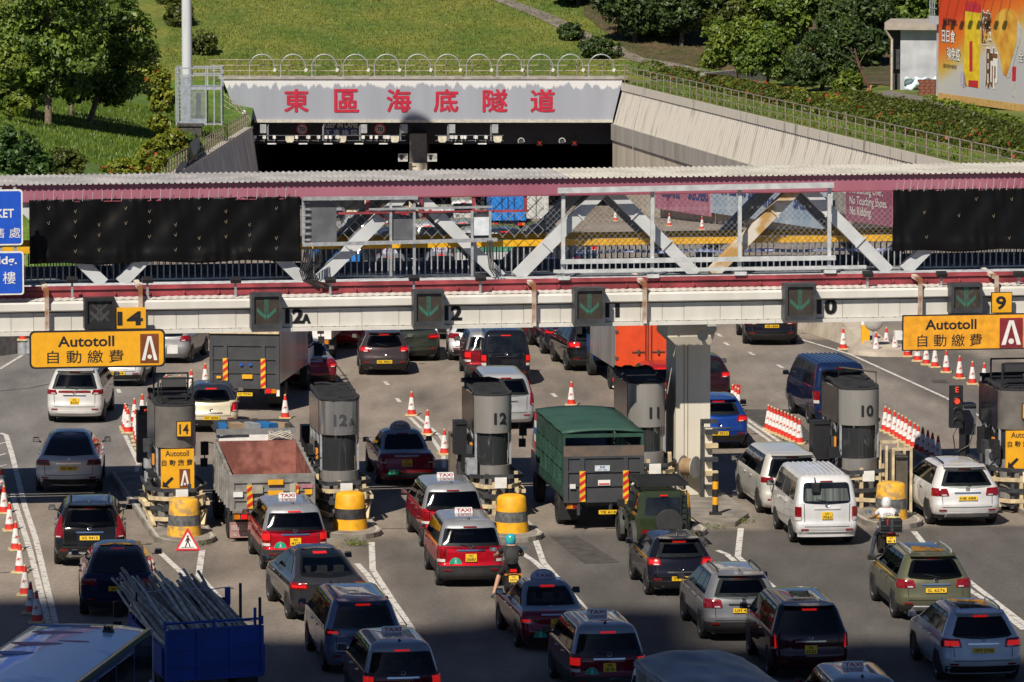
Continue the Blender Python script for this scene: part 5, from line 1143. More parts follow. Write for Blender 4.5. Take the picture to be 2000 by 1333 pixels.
wallboard('wine red hoarding with white lettering No Bending Over', 1652, 1742, 360, 438, winem, [('No Bending Over.', .46, .80, .62, WHITE, .015, .72), ('No Touching Shoes.', .50, .52, .62, WHITE, .015, .82), ('No Kidding.', .34, .25, .62, WHITE, .015, .48)])
# --- utility hut
hp = Lp(1768, 176); hut = thing('utility_hut', 'small grey concrete hut with overhanging flat roof beside the billboard', 'hut', hp, R(-8))
sc = hp.y / F; hw = mat('hut_render', (.45, .46, .49), .8, var=.12, scale=1, bump=.15)
b = MB(); b.bbox(-10 * sc, 70 * sc, 0, 5, -.5, 118 * sc); b.build('wall', hw, hut)
b = MB(); b.bbox(-32 * sc, -10 * sc - .02, .6, 5, -.5, 116 * sc); b.build('dark_bay', mat('bay_dark', (.05, .05, .05), .8), hut)
b = MB(); b.bbox(-40 * sc, 74 * sc, -.7, 5.4, 118 * sc + .003, 132 * sc); b.build('roof', mat('hut_roof', (.42, .36, .30), .8, var=0, scale=1.5, col2=(.30, .27, .24)), hut)
b = MB(); b.tube([(-38 * sc, -.6, 118 * sc), (-26 * sc, -.3, 98 * sc), (-26 * sc, -.3, 0)], .09, 6); b.build('downpipe', mat('pipe_cream', (.55, .46, .36), .6), hut)
b = MB(); b.bbox(-30 * sc, -12 * sc, .3, .5, 40 * sc, 78 * sc); b.build('shutter', DARKG, hut)
b = MB(); rows = []
for j in range(7): rows.append([(-4 * sc + i * .18, -.35 - .25 * math.sin(i * .9 + j), .9 - j * .14 + .08 * math.sin(i * 1.7)) for i in range(15)])
b.grid(rows); o = b.build('tarpaulin', mat('tarp_pale_blue', (.50, .62, .72), .6, var=0, scale=5, col2=(.62, .70, .76)), None, 180); o.location = hp + Vector((0, -.4, 0)); md = o.modifiers.new('t', 'SOLIDIFY'); md.thickness = .01
tag(o, 'pale blue striped tarpaulin draped against the foot of the grey hut', 'tarpaulin')
br_ = thing('brick_stack', 'small stack of red bricks beside the pale blue tarpaulin', 'brick stack', Lp(1812, 186), R(5)); bm_ = mat('brick_red', (.22, .08, .05), .85, var=.3); q0 = None
for j in range(5):
    for i in range(4):
        if q0 is None: q = MB(); q.box((0, 0, .11), (.34, .24, .2)); q0 = q.build('brick', bm_, br_); q0.location = (-.5, 0, 0)
        else: inst(q0, 'brick', (-.5 + i * .36 + .1 * (j % 2), .02 * (i % 2), j * .205), br_)
# --- billboard
BA, BD = Dp(1832, 195, 345), Vector((4.3, -12, 0)).normalized()
BNv = Vector((BD.y, -BD.x, 0))
def bh(px, py):
    r = ray(px, py); k = (BA - Vector((0, 0, CH))).dot(BNv) / r.dot(BNv); p = Vector((0, 0, CH)) + r * k - BA; return p.dot(BD), p.z
bb = thing('billboard', 'huge orange and grey medicine advertisement billboard at the top right corner', 'billboard', BA, math.atan2(BD.y, BD.x))
U1 = bh(2090, 200)[0]; V1 = bh(1840, -60)[1]
bm2 = bpy.data.materials.new('billboard_print'); bm2.use_nodes = True; n = bm2.node_tree; Lk = n.links; pb = n.nodes['Principled BSDF']; pb.inputs['Roughness'].default_value = .45
tc = n.nodes.new('ShaderNodeTexCoord'); sx = n.nodes.new('ShaderNodeSeparateXYZ'); Lk.new(tc.outputs['Object'], sx.inputs[0])
ns = n.nodes.new('ShaderNodeTexNoise'); ns.inputs['Scale'].default_value = .35; Lk.new(tc.outputs['Object'], ns.inputs[0])
ma = n.nodes.new('ShaderNodeMath'); ma.operation = 'MULTIPLY_ADD'; ma.inputs[1].default_value = 1.6; Lk.new(ns.outputs['Fac'], ma.inputs[0])
m2 = n.nodes.new('ShaderNodeMath'); m2.operation = 'MULTIPLY'; m2.inputs[1].default_value = -0.30; Lk.new(sx.outputs['X'], m2.inputs[0])
m3 = n.nodes.new('ShaderNodeMath'); m3.operation = 'ADD'; Lk.new(sx.outputs['Z'], m3.inputs[0]); Lk.new(m2.outputs[0], m3.inputs[1]); Lk.new(m3.outputs[0], ma.inputs[2])
mr = n.nodes.new('ShaderNodeMapRange'); mr.inputs[1].default_value = -1; mr.inputs[2].default_value = 8; Lk.new(ma.outputs[0], mr.inputs[0])
rp = n.nodes.new('ShaderNodeValToRGB'); Lk.new(mr.outputs[0], rp.inputs[0]); el = rp.color_ramp.elements
el[0].position = .14; el[0].color = (.46, .46, .48, 1); el[1].position = .72; el[1].color = (.60, .05, .010, 1)
for p_, c_ in ((.30, (.52, .50, .46, 1)), (.40, (.58, .40, .08, 1)), (.54, (.70, .17, .015, 1))): e_ = el.new(p_); e_.color = c_
Lk.new(rp.outputs[0], pb.inputs['Base Color'])
b = MB(); b.bbox(0, U1, 0, .3, 0, V1); b.build('panel', bm2, bb)
b = MB(); b.bbox(0, U1, -.02, -.004, 0, .45); b.build('bottom_strip', mat('print_tan', (.55, .34, .12), .5), bb)
def poly(name, pix, m_, y=-.02):
    P = [bh(*p) for p in pix]; a = sum(P[i][0] * P[(i + 1) % len(P)][1] - P[(i + 1) % len(P)][0] * P[i][1] for i in range(len(P)))
    if a < 0: P = P[::-1]
    b = MB(); b.extr(P, (0, y, 0), UX, UZ, .012); return b.build(name, m_, bb)
def lett(tx, px, py, wpx, hpx, m_, bold, y=-.03, outl=None):
    a = bh(px, py); c = bh(px + wpx, py); d = bh(px, py - hpx)
    if outl: b = MB(); b.text(tx, (a[0], y + .004, a[1]), UX, UZ, (d[1] - a[1]) * 1.06, bold + .035, fit=(c[0] - a[0]) * 1.08); b.build('lettering_outline', outl, bb)
    b = MB(); b.text(tx, (a[0], y, a[1]), UX, UZ, d[1] - a[1], bold, fit=c[0] - a[0]); b.build('lettering', m_, bb)
pyel = mat('print_yellow', (.74, .52, .02), .4, var=.12, scale=2); pred = mat('print_red', (.50, .02, .04), .4); pbr = mat('print_brown', (.17, .07, .025), .5, var=.3, scale=2); pgold = mat('print_gold', (.52, .20, .02), .45, var=0, scale=.8, col2=(.75, .45, .06))
poly('bottle_print', [(1886, 22), (1916, 24), (1912, 172), (1882, 168)], pyel); poly('bottle_cap_print', [(1886, 5), (1900, 3), (1916, 10), (1916, 26), (1886, 22)], pred, -.026); poly('bottle_foot_print', [(1892, 157), (1911, 158), (1911, 172), (1892, 169)], pred, -.026); poly('bottle_label_print', [(1894, 82), (1900, 80), (1900, 140), (1894, 140)], pred, -.026)
poly('lens_print', [(1950, 25), (1962, 17), (1978, 20), (1988, 34), (1992, 60), (1984, 90), (1966, 150), (1960, 146), (1953, 110), (1944, 84), (1940, 55)], pgold); poly('lens_rim_print', [(1988, 40), (1995, 58), (1993, 80), (1972, 152), (1966, 152), (1986, 88)], mat('print_silver', (.5, .5, .48), .3), -.026)
poly('capsule_print', [(1978, 130), (1985, 131), (1984, 160), (1977, 158)], pred); poly('capsule_print', [(1977, 159), (1984, 160), (1983, 190), (1977, 189)], mat('print_silver', (.5, .5, .48)))
poly('sweet_print', [(1876, 142), (1882, 138), (1886, 148), (1889, 168), (1882, 172), (1876, 165)], mat('print_lilac', (.45, .42, .52), .5))
lett('位元堂養陰丸', 1856, 43, 28, 14, INK, .01); lett('日日食', 1853, 71, 26, 26, WHITE, .02, outl=INK); lett('強免疫', 1863, 106, 26, 26, WHITE, .02, outl=INK)
lett('健', 1926, 54, 22, 66, pbr, .02, outl=WHITE); lett('肺', 1937, 134, 24, 80, pbr, .02, outl=WHITE); lett('全', 1995, 110, 10, 22, WHITE, .02, outl=INK); lett('國家保密中藥研發', 1856, 130, 26, 8, INK, .0)
b = MB()
for k in range(9): a = bh(1846 + k * 17, 6); b.beam((a[0], -.05, a[1] + 1.2), (a[0], -1.3, a[1] + .55), .05, .05); b.box((a[0], -1.3, a[1] + .5), (.5, .25, .2))
b.build('picture_light', GALV, bb)
b = MB(); 
for u in np.linspace(.4, U1 - .4, 6): b.bbox(u - .1, u + .1, .35, .55, -1.0, V1)
b.build('support_frame', DARKG, bb)
p = Lp(1826, 188); pl = thing('billboard_platform', 'grey concrete column and railed platform at the left end of the billboard', 'platform', p, math.atan2(BD.y, BD.x)); sc = p.y / F
b = MB(); b.bbox(-.7, 0, .4, 1.4, -.5, 140 * sc); b.build('column', hw, pl); b = MB(); b.bbox(-1.1, .0, 0, 2, 140 * sc, 155 * sc); b.build('slab', hw, pl)
b = MB()
for x in (-1.05, -.7, -.35): b.bbox(x - .03, x + .03, .03, .09, 155 * sc, 190 * sc)
b.bbox(-1.1, 0, .03, .09, 188 * sc, 190 * sc); b.bbox(-1.1, 0, .03, .09, 170 * sc, 172 * sc); b.build('railing', GALV, pl)
# ================================================================= VEHICLES
class Shell:
    """car body as stacked rounded outlines: rear edge yr(z), front edge yf(z), half width w(z); y=0 at the rear axle"""
    def __init__(s, rear, front, width, H, rad=0.26, bow=0.07, crown=0.05):
        s.rear, s.front, s.width, s.H, s.rad, s.bow, s.crown = rear, front, width, H, rad, bow, crown
        s.zt = rear[-1][0]
    def yr(s, z): return lerp_tab(s.rear, z)
    def yf(s, z): return lerp_tab(s.front, z)
    def w(s, z): return lerp_tab(s.width, z)
    def at(s, a, z):
        """point at arc length a from the rear centre line (negative = left), height z"""
        sg = -1 if a < 0 else 1; a = abs(a); w, yr, r = s.w(z), s.yr(z), s.rad
        fl = w - r
        if a <= fl: return Vector((sg * a, yr + s.bow * (a / fl) ** 2, z))
        th = (a - fl) / r
        if th <= PI / 2: return Vector((sg * (fl + r * math.sin(th)), yr + s.bow + r * (1 - math.cos(th)), z))
        return Vector((sg * w, yr + s.bow + r + (a - fl - r * PI / 2), z))
    def nrm(s, a, z):
        e = .02; du = s.at(a + e, z) - s.at(a - e, z); dz = s.at(a, min(z + e, s.zt)) - s.at(a, z - e)
        return du.cross(dz).normalized()
    def side(s, sg, y, z): return Vector((sg * s.w(z), y, z))
    def ring(s, z):
        w, yr, yf, r = s.w(z), s.yr(z), s.yf(z), s.rad; P = []; fl = w - r
        P += [s.at(x * fl, z) for x in np.linspace(-1, 1, 15)]
        P += [s.at(fl + r * PI / 2 * k / 4, z) for k in range(1, 5)]
        a, b = yr + s.bow + r, yf - s.bow - r
        P += [Vector((w, a + (b - a) * k / 18, z)) for k in range(1, 18)]
        F_ = [Vector((x * fl, yf - s.bow * (abs(x)) ** 2, z)) for x in np.linspace(1, -1, 9)]
        P += [Vector((fl + r * math.cos(PI / 2 * k / 4), yf - s.bow - r + r * math.sin(PI / 2 * k / 4), z)) for k in range(0, 4)] + F_
        P += [Vector((-fl - r * math.sin(PI / 2 * k / 4), yf - s.bow - r + r * math.cos(PI / 2 * k / 4), z)) for k in range(1, 5)]
        P += [Vector((-w, b + (a - b) * k / 18, z)) for k in range(1, 18)]
        P += [s.at(-(fl + r * PI / 2 * k / 4), z) for k in range(4, 0, -1)]
        return P
    def body(s, zs):
        b = MB(); rows = [s.ring(z) for z in zs]; top = rows[-1]; n = len(top)
        c = sum(top, Vector()) / n
        for k, q in ((.88, .45), (.66, .75), (.33, .95)):
            rows.append([Vector((c.x + (p.x - c.x) * k, c.y + (p.y - c.y) * k, s.zt + s.crown * q)) for p in top])
        b.grid(rows, True, True); return b
    def roof(s, x, y):
        w = s.w(s.zt); yc = (s.yr(s.zt) + s.yf(s.zt)) / 2; l = (s.yf(s.zt) - s.yr(s.zt)) / 2
        q = max(abs(x) / w, abs(y - yc) / l); return s.zt + s.crown * lerp_tab([(0, .97), (.33, .95), (.66, .75), (.88, .45), (1, 0)], q)
def rnd_rows(nz, r): return [0, .03, .10, .25] + list(np.linspace(.4, .6, max(1, nz - 8))) + [.75, .90, .97, 1] if r else list(np.linspace(0, 1, nz))
def patch(sh, ab, at, zb, zt, off=.010, nx=9, nz=9, r=.0, sag=0, curve=0):
    """a panel lying on the shell between arc positions ab=(l,r) at zb and at=(l,r) at zt; r rounds the corners"""
    rows = []
    for v in rnd_rows(nz, r):
        z = zb + (zt - zb) * v; l, rr = ab[0] + (at[0] - ab[0]) * v, ab[1] + (at[1] - ab[1]) * v
        if r:
            e = min(v, 1 - v) * (zt - zb); sh_ = r - math.sqrt(max(0, r * r - (r - min(e, r)) ** 2)); l, rr = l + sh_, rr - sh_
        row = []
        for i in range(nx):
            u = i / (nx - 1); a = l + (rr - l) * u; zz = z - sag * (1 - (2 * u - 1) ** 2) * (1 - v) + curve * (1 - (2 * u - 1) ** 2) * v
            row.append(sh.at(a, zz) + sh.nrm(a, zz) * off)
        rows.append(row)
    b = MB(); b.grid(rows); n = nx; m = len(rows)
    loop = [rows[0][i] for i in range(n)] + [rows[j][-1] for j in range(1, m)] + [rows[-1][i] for i in range(n - 2, -1, -1)] + [rows[j][0] for j in range(m - 2, 0, -1)]
    c = sum(loop, Vector()) / len(loop); nn = sh.nrm((ab[0] + ab[1]) / 2, (zb + zt) / 2)
    b.grid([[p - nn * (off + .02) for p in loop], loop], True); return b
def sidepatch(sh, sg, yb, yt, zb, zt, off=.010, nz=7, ny=5, r=0.0):
    rows = []
    for v in rnd_rows(nz, r):
        z = zb + (zt - zb) * v; l, rr = yb[0] + (yt[0] - yb[0]) * v, yb[1] + (yt[1] - yb[1]) * v
        if r:
            e = min(v, 1 - v) * (zt - zb); sh_ = r - math.sqrt(max(0, r * r - (r - min(e, r)) ** 2)); l, rr = l + sh_, rr - sh_
        rows.append([Vector((sg * (sh.w(z) + off), l + (rr - l) * i / (ny - 1), z)) for i in range(ny)])
    if sg < 0: rows = [q[::-1] for q in rows]
    b = MB(); b.grid(rows); m = len(rows); n = ny
    loop = rows[0] + [rows[j][-1] for j in range(1, m)] + [rows[-1][i] for i in range(n - 2, -1, -1)] + [rows[j][0] for j in range(m - 2, 0, -1)]
    b.grid([[p - Vector((sg * (off + .03), 0, 0)) for p in loop], loop], True); return b
WH = {}
def wheel(parent, x, y, r, wd=.21, dark=False, steel=False):
    k = (r, wd, dark, steel, x > 0)
    if k not in WH:
        b = MB(); s_ = 1 if x > 0 else -1
        b.lathe([(r * .62, -wd / 2), (r * .93, -wd / 2), (r, -wd / 2 + .03), (r, wd / 2 - .03), (r * .93, wd / 2), (r * .64, wd / 2)], 22, axis='X', caps=False)
        t = b.build('tyre', RUBBER, None, 40)
        b = MB(); q = s_
        b.lathe([(.001, q * wd * .18), (r * .60, q * wd * .20)], 20, axis='X', caps=False)
        rim_d = b
        rimm = mat('wheel_dark', (.05, .05, .055), .4, .5) if dark else ALLOY
        for i in range(5):
            a = 2 * PI * i / 5; b.box((q * wd * .36, math.cos(a) * r * .33, math.sin(a) * r * .33), (.03, .075, r * .6), M=Matrix.Rotation(a - PI / 2, 3, 'X'))
        b.lathe([(r * .56, q * wd * .30), (r * .66, q * wd * .49)], 22, axis='X', caps=False); b.lathe([(.001, q * wd * .42), (r * .16, q * wd * .40)], 10, axis='X', caps=False)
        m_ = b.build('rim', rimm, None, 40)
        WH[k] = (t.data, m_.data); bpy.data.objects.remove(t); bpy.data.objects.remove(m_)
    w_ = bpy.data.objects.new('wheel', WH[k][0]); COL.objects.link(w_); w_.parent = parent; w_.location = (x, y, r)
    rm = bpy.data.objects.new('rim', WH[k][1]); COL.objects.link(rm); rm.parent = w_
    return w_
def plate_at(parent, o, ex, ey, lines, sq, m_=PLATE, scale=1.0):
    w_, h = (.29 * scale, .20 * scale) if sq else (.52 * scale, .115 * scale)
    nn = Vector(ex).cross(Vector(ey)).normalized(); o = Vector(o)
    b = MB(); b.extr(rrect(-w_ / 2, w_ / 2, -h / 2, h / 2, .012, 2), o, ex, ey, .015); p = b.build('number_plate', m_, parent)
    b = MB()
    if sq:
        a, c = lines.split(' '); b.text(a, o + Vector(ey) * h * .24 + nn * .004, ex, ey, h * .34, .012, fit=w_ * .42); b.text(c, o - Vector(ey) * h * .22 + nn * .004, ex, ey, h * .36, .012, fit=w_ * .8)
    else: b.text(lines, o + nn * .004, ex, ey, h * .62, .015, fit=w_ * .84)
    b.build('characters', INK, p); return p
def place(px, py, yaw, back=0.8):
    """rear bumper centre column px, rear wheel contact row py -> rear axle point"""
    p = G(px, py); th = R(yaw); return p + Vector((-math.sin(th) * back, 0, 0))
STY = {}
def style(name, H, W, wb, ro, rear, front, width, r=.32, rad=.26, bow=.07, crown=.05, **k): STY[name] = dict(H=H, W=W, wb=wb, ro=ro, rear=rear, front=front, width=width, r=r, rad=rad, bow=bow, crown=crown, **k)
def hood(wb, fo, hz, H, ws0=.15, ws1=1.0): return [(.22, wb + fo - .08), (.45, wb + fo), (.7, wb + fo - .05), (hz - .12, wb + fo - .28), (hz, wb + ws0 + .15), (hz + .04, wb + ws0 - .15), (H, wb - ws1)]
# rear: (z, y)  width: (z, half width)
style('suv', 1.68, 1.88, 2.75, .95, [(.26, -.78), (.38, -.90), (.60, -.94), (.72, -.90), (1.0, -.86), (1.08, -.82), (1.56, -.44), (1.62, -.36)], hood(2.75, .92, 1.05, 1.62),
      [(.22, .84), (.5, .93), (.85, .94), (1.02, .92), (1.08, .89), (1.50, .69), (1.60, .62), (1.62, .56)], r=.36, win=(1.09, 1.50, .70, .54), lamp=(.86, 1.06, .50, 1.06), plate=(.80, 0), belt=1.08)
style('hatch', 1.50, 1.695, 2.55, .68, [(.26, -.58), (.38, -.68), (.60, -.70), (.70, -.65), (.92, -.60), (1.0, -.55), (1.40, -.18), (1.45, -.08)], hood(2.55, .80, .95, 1.45, ws1=.9),
      [(.22, .75), (.5, .84), (.8, .845), (.94, .83), (1.0, .80), (1.36, .62), (1.43, .56), (1.45, .5)], r=.31, win=(1.0, 1.34, .62, .48), lamp=(.82, 1.0, .50, .98), plate=(.50, 0), belt=.99)
style('mpv', 1.78, 1.80, 2.95, .95, [(.24, -.80), (.34, -.92), (.60, -.94), (.72, -.90), (1.02, -.88), (1.10, -.86), (1.62, -.62), (1.72, -.52)], hood(2.95, .88, 1.08, 1.72, .55, .55),
      [(.22, .82), (.5, .89), (.9, .90), (1.08, .89), (1.14, .87), (1.58, .72), (1.69, .66), (1.72, .6)], r=.33, rad=.22, win=(1.10, 1.60, .72, .60), lamp=(.96, 1.10, .55, 1.02), plate=(.74, 1), belt=1.08)
style('taxi', 1.75, 1.695, 2.75, .72, [(.24, -.62), (.34, -.71), (.60, -.73), (.66, -.68), (.98, -.66), (1.06, -.64), (1.58, -.40), (1.68, -.28)], hood(2.75, .86, 1.06, 1.68, .45, .55),
      [(.22, .77), (.5, .84), (.85, .845), (1.02, .84), (1.08, .825), (1.54, .70), (1.65, .64), (1.68, .58)], r=.30, rad=.20, win=(1.04, 1.53, .75, .66), lamp=(.68, 1.02, .66, .98), plate=(.80, 1), belt=1.05)
style('van', 1.98, 1.695, 2.55, 1.05, [(.34, -.98), (.44, -1.06), (.62, -1.08), (.70, -1.04), (1.1, -1.03), (1.2, -1.02), (1.80, -.84), (1.90, -.74)], hood(2.55, 1.0, 1.05, 1.90, .85, .15),
      [(.3, .80), (.55, .845), (.95, .848), (1.15, .84), (1.20, .83), (1.72, .74), (1.87, .68), (1.90, .62)], r=.33, rad=.14, bow=.04, win=(1.20, 1.74, .66, .62), lamp=(.72, 1.10, .70, .90), plate=(.86, 1), belt=1.17)
style('crown', 1.50, 1.695, 2.68, 1.05, [(.26, -.98), (.36, -1.06), (.56, -1.08), (.64, -1.03), (.88, -1.0), (.965, -.92), (.985, -.70), (1.0, -.22), (1.40, .38), (1.46, .52)],
      [(.22, 3.40), (.45, 3.48), (.7, 3.44), (.84, 3.2), (.92, 2.6), (.96, 2.2), (1.46, 1.50)],
      [(.22, .76), (.5, .84), (.8, .845), (.90, .82), (.965, .76), (1.0, .73), (1.36, .59), (1.43, .55), (1.46, .5)], r=.31, rad=.20, bow=.05, win=(1.03, 1.37, .60, .49), lamp=(.70, .86, .56, .98), plate=(.72, 1), belt=.98, greeny=True)
style('fastback', 1.62, 1.92, 2.89, .92, [(.24, -.72), (.36, -.84), (.56, -.88), (.68, -.86), (.96, -.90), (1.06, -.84), (1.10, -.72), (1.46, .30), (1.56, .80)], hood(2.89, .90, .98, 1.56, .45, .85),
      [(.22, .84), (.5, .95), (.8, .96), (.96, .93), (1.05, .87), (1.10, .82), (1.45, .64), (1.53, .58), (1.56, .52)], r=.35, bow=.12, win=(1.13, 1.50, .70, .52), lamp=(.84, .99, .52, 1.12), plate=(.76, 0), belt=1.07)
style('tesla_sedan', 1.45, 1.96, 2.96, 1.05, [(.24, -.86), (.36, -1.0), (.56, -1.04), (.68, -1.0), (.92, -1.05), (1.0, -.96), (1.03, -.62), (1.30, .50), (1.40, .95)], hood(2.96, .95, .88, 1.40, .25, 1.1),
      [(.22, .86), (.5, .97), (.75, .98), (.90, .94), (.99, .86), (1.03, .80), (1.30, .62), (1.37, .55), (1.40, .5)], r=.35, bow=.12, win=(1.06, 1.34, .66, .50), lamp=(.80, .94, .52, 1.12), plate=(.74, 0), belt=1.0)
style('lexus', 1.52, 1.79, 2.60, .78, [(.24, -.62), (.36, -.74), (.58, -.78), (.70, -.70), (.95, -.70), (1.02, -.62), (1.40, -.10), (1.46, .02)], hood(2.60, .90, .95, 1.46), [(.22, .8), (.5, .88), (.8, .89), (.96, .86), (1.02, .82), (1.38, .63), (1.44, .56), (1.46, .5)], r=.33, win=(1.04, 1.36, .62, .48), lamp=(.84, 1.0, .48, 1.02), plate=(.74, 0), belt=1.0)
ncar = [0]
def car(sty, col, px, py, yaw, label, name='parked_car', cat='car', plate='', lower=None, roofm=None, lit=True, group='cars queuing at the toll plaza', at=None, dlo=.52, near=True, extras=(), lampm=None, z=0.0, glass=None, metal=.3, scale=1.0, lamp=None):
    s = STY[sty]; loc = at if at is not None else place(px, py, yaw, s['ro'])
    t = thing(name, label, cat, loc, R(yaw), group); H = s['H'] - s['crown']
    if scale != 1.0: t.scale = (scale,) * 3
    sh = Shell(s['rear'], s['front'], s['width'], s['H'], s['rad'], s['bow'], s['crown']); W = s['W'] / 2; wb, r, belt = s['wb'], s['r'], s['belt']
    m = paint('%.3f_%.3f_%.3f' % tuple(col), col, metal)
    zs = sorted(set([.24, .3, .36, .44, .52, .6, .66, .72, .8, .86, .92, .97, belt, belt + .04, belt + .12] + list(np.linspace(belt + .18, sh.zt - .1, 7)) + [sh.zt - .06, sh.zt - .03, sh.zt]))
    body = sh.body([z_ for z_ in zs if z_ >= s['rear'][0][0] - .03 or z_ > .3]); 
    zb, zt, ab, at_ = s['win']
    y0, y1 = sh.yr(belt) + (.50 if sty not in ('crown', 'tesla_sedan') else .9), sh.yf(belt + .05) - .35
    yt0, yt1 = sh.yr(zt) + .42, sh.yf(zt) - .30
    if sty in ('crown',): y0, yt0 = .02, .55
    if sty in ('fastback', 'tesla_sedan'): y0, yt0 = .05, .75 if sty == 'fastback' else .9
    zt_s = sh.zt - .09; nwin = 3 if sty in ('suv', 'mpv', 'taxi', 'van') else 2; cuts = (0, .24, .60, 1) if nwin == 3 else (0, .5, 1)
    def inside(v, e):
        x, y, z = v; ax = abs(x)
        if z < belt + .05 + e or z > zt + .5: return False
        f = (z - belt - .05) / (zt_s - belt - .05)
        if ax > sh.w(z) - .012 and z < zt_s - e:
            u = (y - (y0 + (yt0 - y0) * f)) / ((y1 + (yt1 - y1) * f) - (y0 + (yt0 - y0) * f)); q = e / 2.2
            return any(a + .012 + q < u < c - .012 - q for a, c in zip(cuts, cuts[1:]))
        if zb + e < z < zt - e and y < sh.yr(z) + .3: return ax < ab + (at_ - ab) * (z - zb) / (zt - zb) - e - .02
        return y > sh.yf(z) - .25 and belt + .12 + e < z < sh.zt - .08 - e and ax < sh.w(z) - sh.rad * .8 - e
    rim = []
    if near and glass is None and sty != 'van':
        F2, M2 = [], []
        for f in body.f:
            vs = [body.v[i] for i in f]; c = sum((Vector(v) for v in vs), Vector()) / len(vs)
            if len(f) == 4 and all(inside(v, .004) for v in vs): continue
            F2.append(f); rim.append(len(f) == 4 and inside(c, -.012))
        body.f = F2; body.m = [0] * len(F2)
        sm = mat('seat_dark', (.045, .043, .042), .8) if ncar[0] % 3 else mat('seat_beige', (.24, .21, .17), .8); ncar[0] += 1
        for y_, xs_ in ((.35, (-.42, 0, .42)), (1.35, (-.40, .40))):
            for x_ in xs_: b = MB(); b.box((x_, y_, .78), (.44, .16, .62)); b.box((x_, y_ + .3, .5), (.46, .5, .2)); b.box((x_, y_ - .02, 1.17), (.25, .10, .17)); b.box((x_, y_, 1.07), (.08, .05, .1)); b.build('seat', sm, t)
        b = MB(); b.bbox(-s['W'] / 2 + .12, s['W'] / 2 - .12, sh.yf(belt) - 1.3, sh.yf(belt) - .6, .7, belt - .04); b.build('dashboard', BLACK, t)
        b = MB(); b.bbox(-s['W'] / 2 + .14, s['W'] / 2 - .14, -.3, wb * .8, .30, .36); b.build('cabin_floor', BLACK, t)
        gsel = SG[(len(label) * 7 + int(px)) % 3]
    else: gsel = glass or GLASS
    o = body.build('body', m, t, 38)
    if lower or roofm or rim:
        ms = [m, lower or m, roofm or m, BLACK]
        for q in ms[1:]: o.data.materials.append(q)
        for p in o.data.polygons:
            c = p.center
            if lower and c.z < dlo: p.material_index = 1
            if roofm and c.z > belt + (.06 if sty != 'crown' else 0): p.material_index = 2
            if rim and rim[p.index]: p.material_index = 3
    def P(nm, bld, m_, par=None, sm=35): return bld.build(nm, m_, par or t, sm)
    gm = gsel
    # dark surround and rear glass
    P('rear_window', patch(sh, (-ab, ab), (-at_, at_), zb, zt, .012, 11, 9, .09, sag=.03), gm)
    # side glass
    for sg in (-1, 1):
        for k in range(nwin):
            f0, f1 = k / nwin + .014, (k + 1) / nwin - .014
            f0, f1 = cuts[k] + .012, cuts[k + 1] - .012
            P('side_window', sidepatch(sh, sg, (y0 + (y1 - y0) * f0, y0 + (y1 - y0) * f1), (yt0 + (yt1 - yt0) * f0, yt0 + (yt1 - yt0) * f1), belt + .05, zt_s, .010, 9, 4, .05), gm)
    # windscreen (front, seldom seen)
    if near:
        b = MB(); rows = []
        for v in np.linspace(.12, .9, 5):
            z_ = belt + .06 + (sh.zt - .05 - belt - .06) * v; ww = sh.w(z_) - sh.rad * .8; rows.append([Vector((x * ww, sh.yf(z_) - sh.bow * x * x + .012, z_)) for x in np.linspace(1, -1, 7)])
        b.grid(rows); P('windscreen', b, gm)
    # lamps
    z0, z1, a0, a1 = lamp or s['lamp']; lm = lampm or (LIT if lit else TAIL)
    for sg in (-1, 1):
        a, c = (a0, a1) if sg > 0 else (-a1, -a0)
        if sty in ('taxi', 'van'):
            lp_ = P('tail_light', patch(sh, (a, c), (a, c), z0, z1, .014, 5, 6, .02), TAIL)
            zz = z0 + (z1 - z0) * .48; P('brake_lamp', patch(sh, (a + .01, c - .01), (a + .01, c - .01), zz, z1 - .01, .024, 4, 4), lm, lp_)
            P('clear_lamp', patch(sh, (a + .01, c - .01), (a + .01, c - .01), z0 + .01, zz - .08, .022, 4, 3), LAMPW, lp_)
        else:
            k = sg * .06; lp_ = P('tail_light', patch(sh, (a - (k if sg < 0 else 0) * 0, c), (a + (.05 if sg > 0 else 0), c - (.05 if sg < 0 else 0)), z0, z1, .014, 7, 6, .03), TAIL)
            P('brake_lamp', patch(sh, (a + .05, c - .16) if sg > 0 else (a + .16, c - .05), (a + .08, c - .16) if sg > 0 else (a + .16, c - .08), z0 + .04, z1 - .05, .024, 5, 3), lm, lp_)
            if sty not in ('fastback',): P('clear_lamp', patch(sh, (a + .06, a + .2) if sg > 0 else (c - .2, c - .06), (a + .08, a + .2) if sg > 0 else (c - .2, c - .08), z0 + .015, z0 + .045, .024, 4, 2), LAMPW, lp_)
    P('high_brake_light', patch(sh, (-.17, .17), (-.17, .17), zt + .015, zt + .045, .02, 4, 2), lm if lit else TAIL)
    # plate, garnish, emblem, lower bumper
    pz, sq = s['plate']; c = sh.at(0, pz); nn = sh.nrm(0, pz); ey = (Vector((0, 0, 1)) - nn * nn.z).normalized()
    if plate: plate_at(t, c + nn * .03, UX, ey, plate, sq and ' ' in plate)
    gz = pz + (.14 if sq else .10) + .03
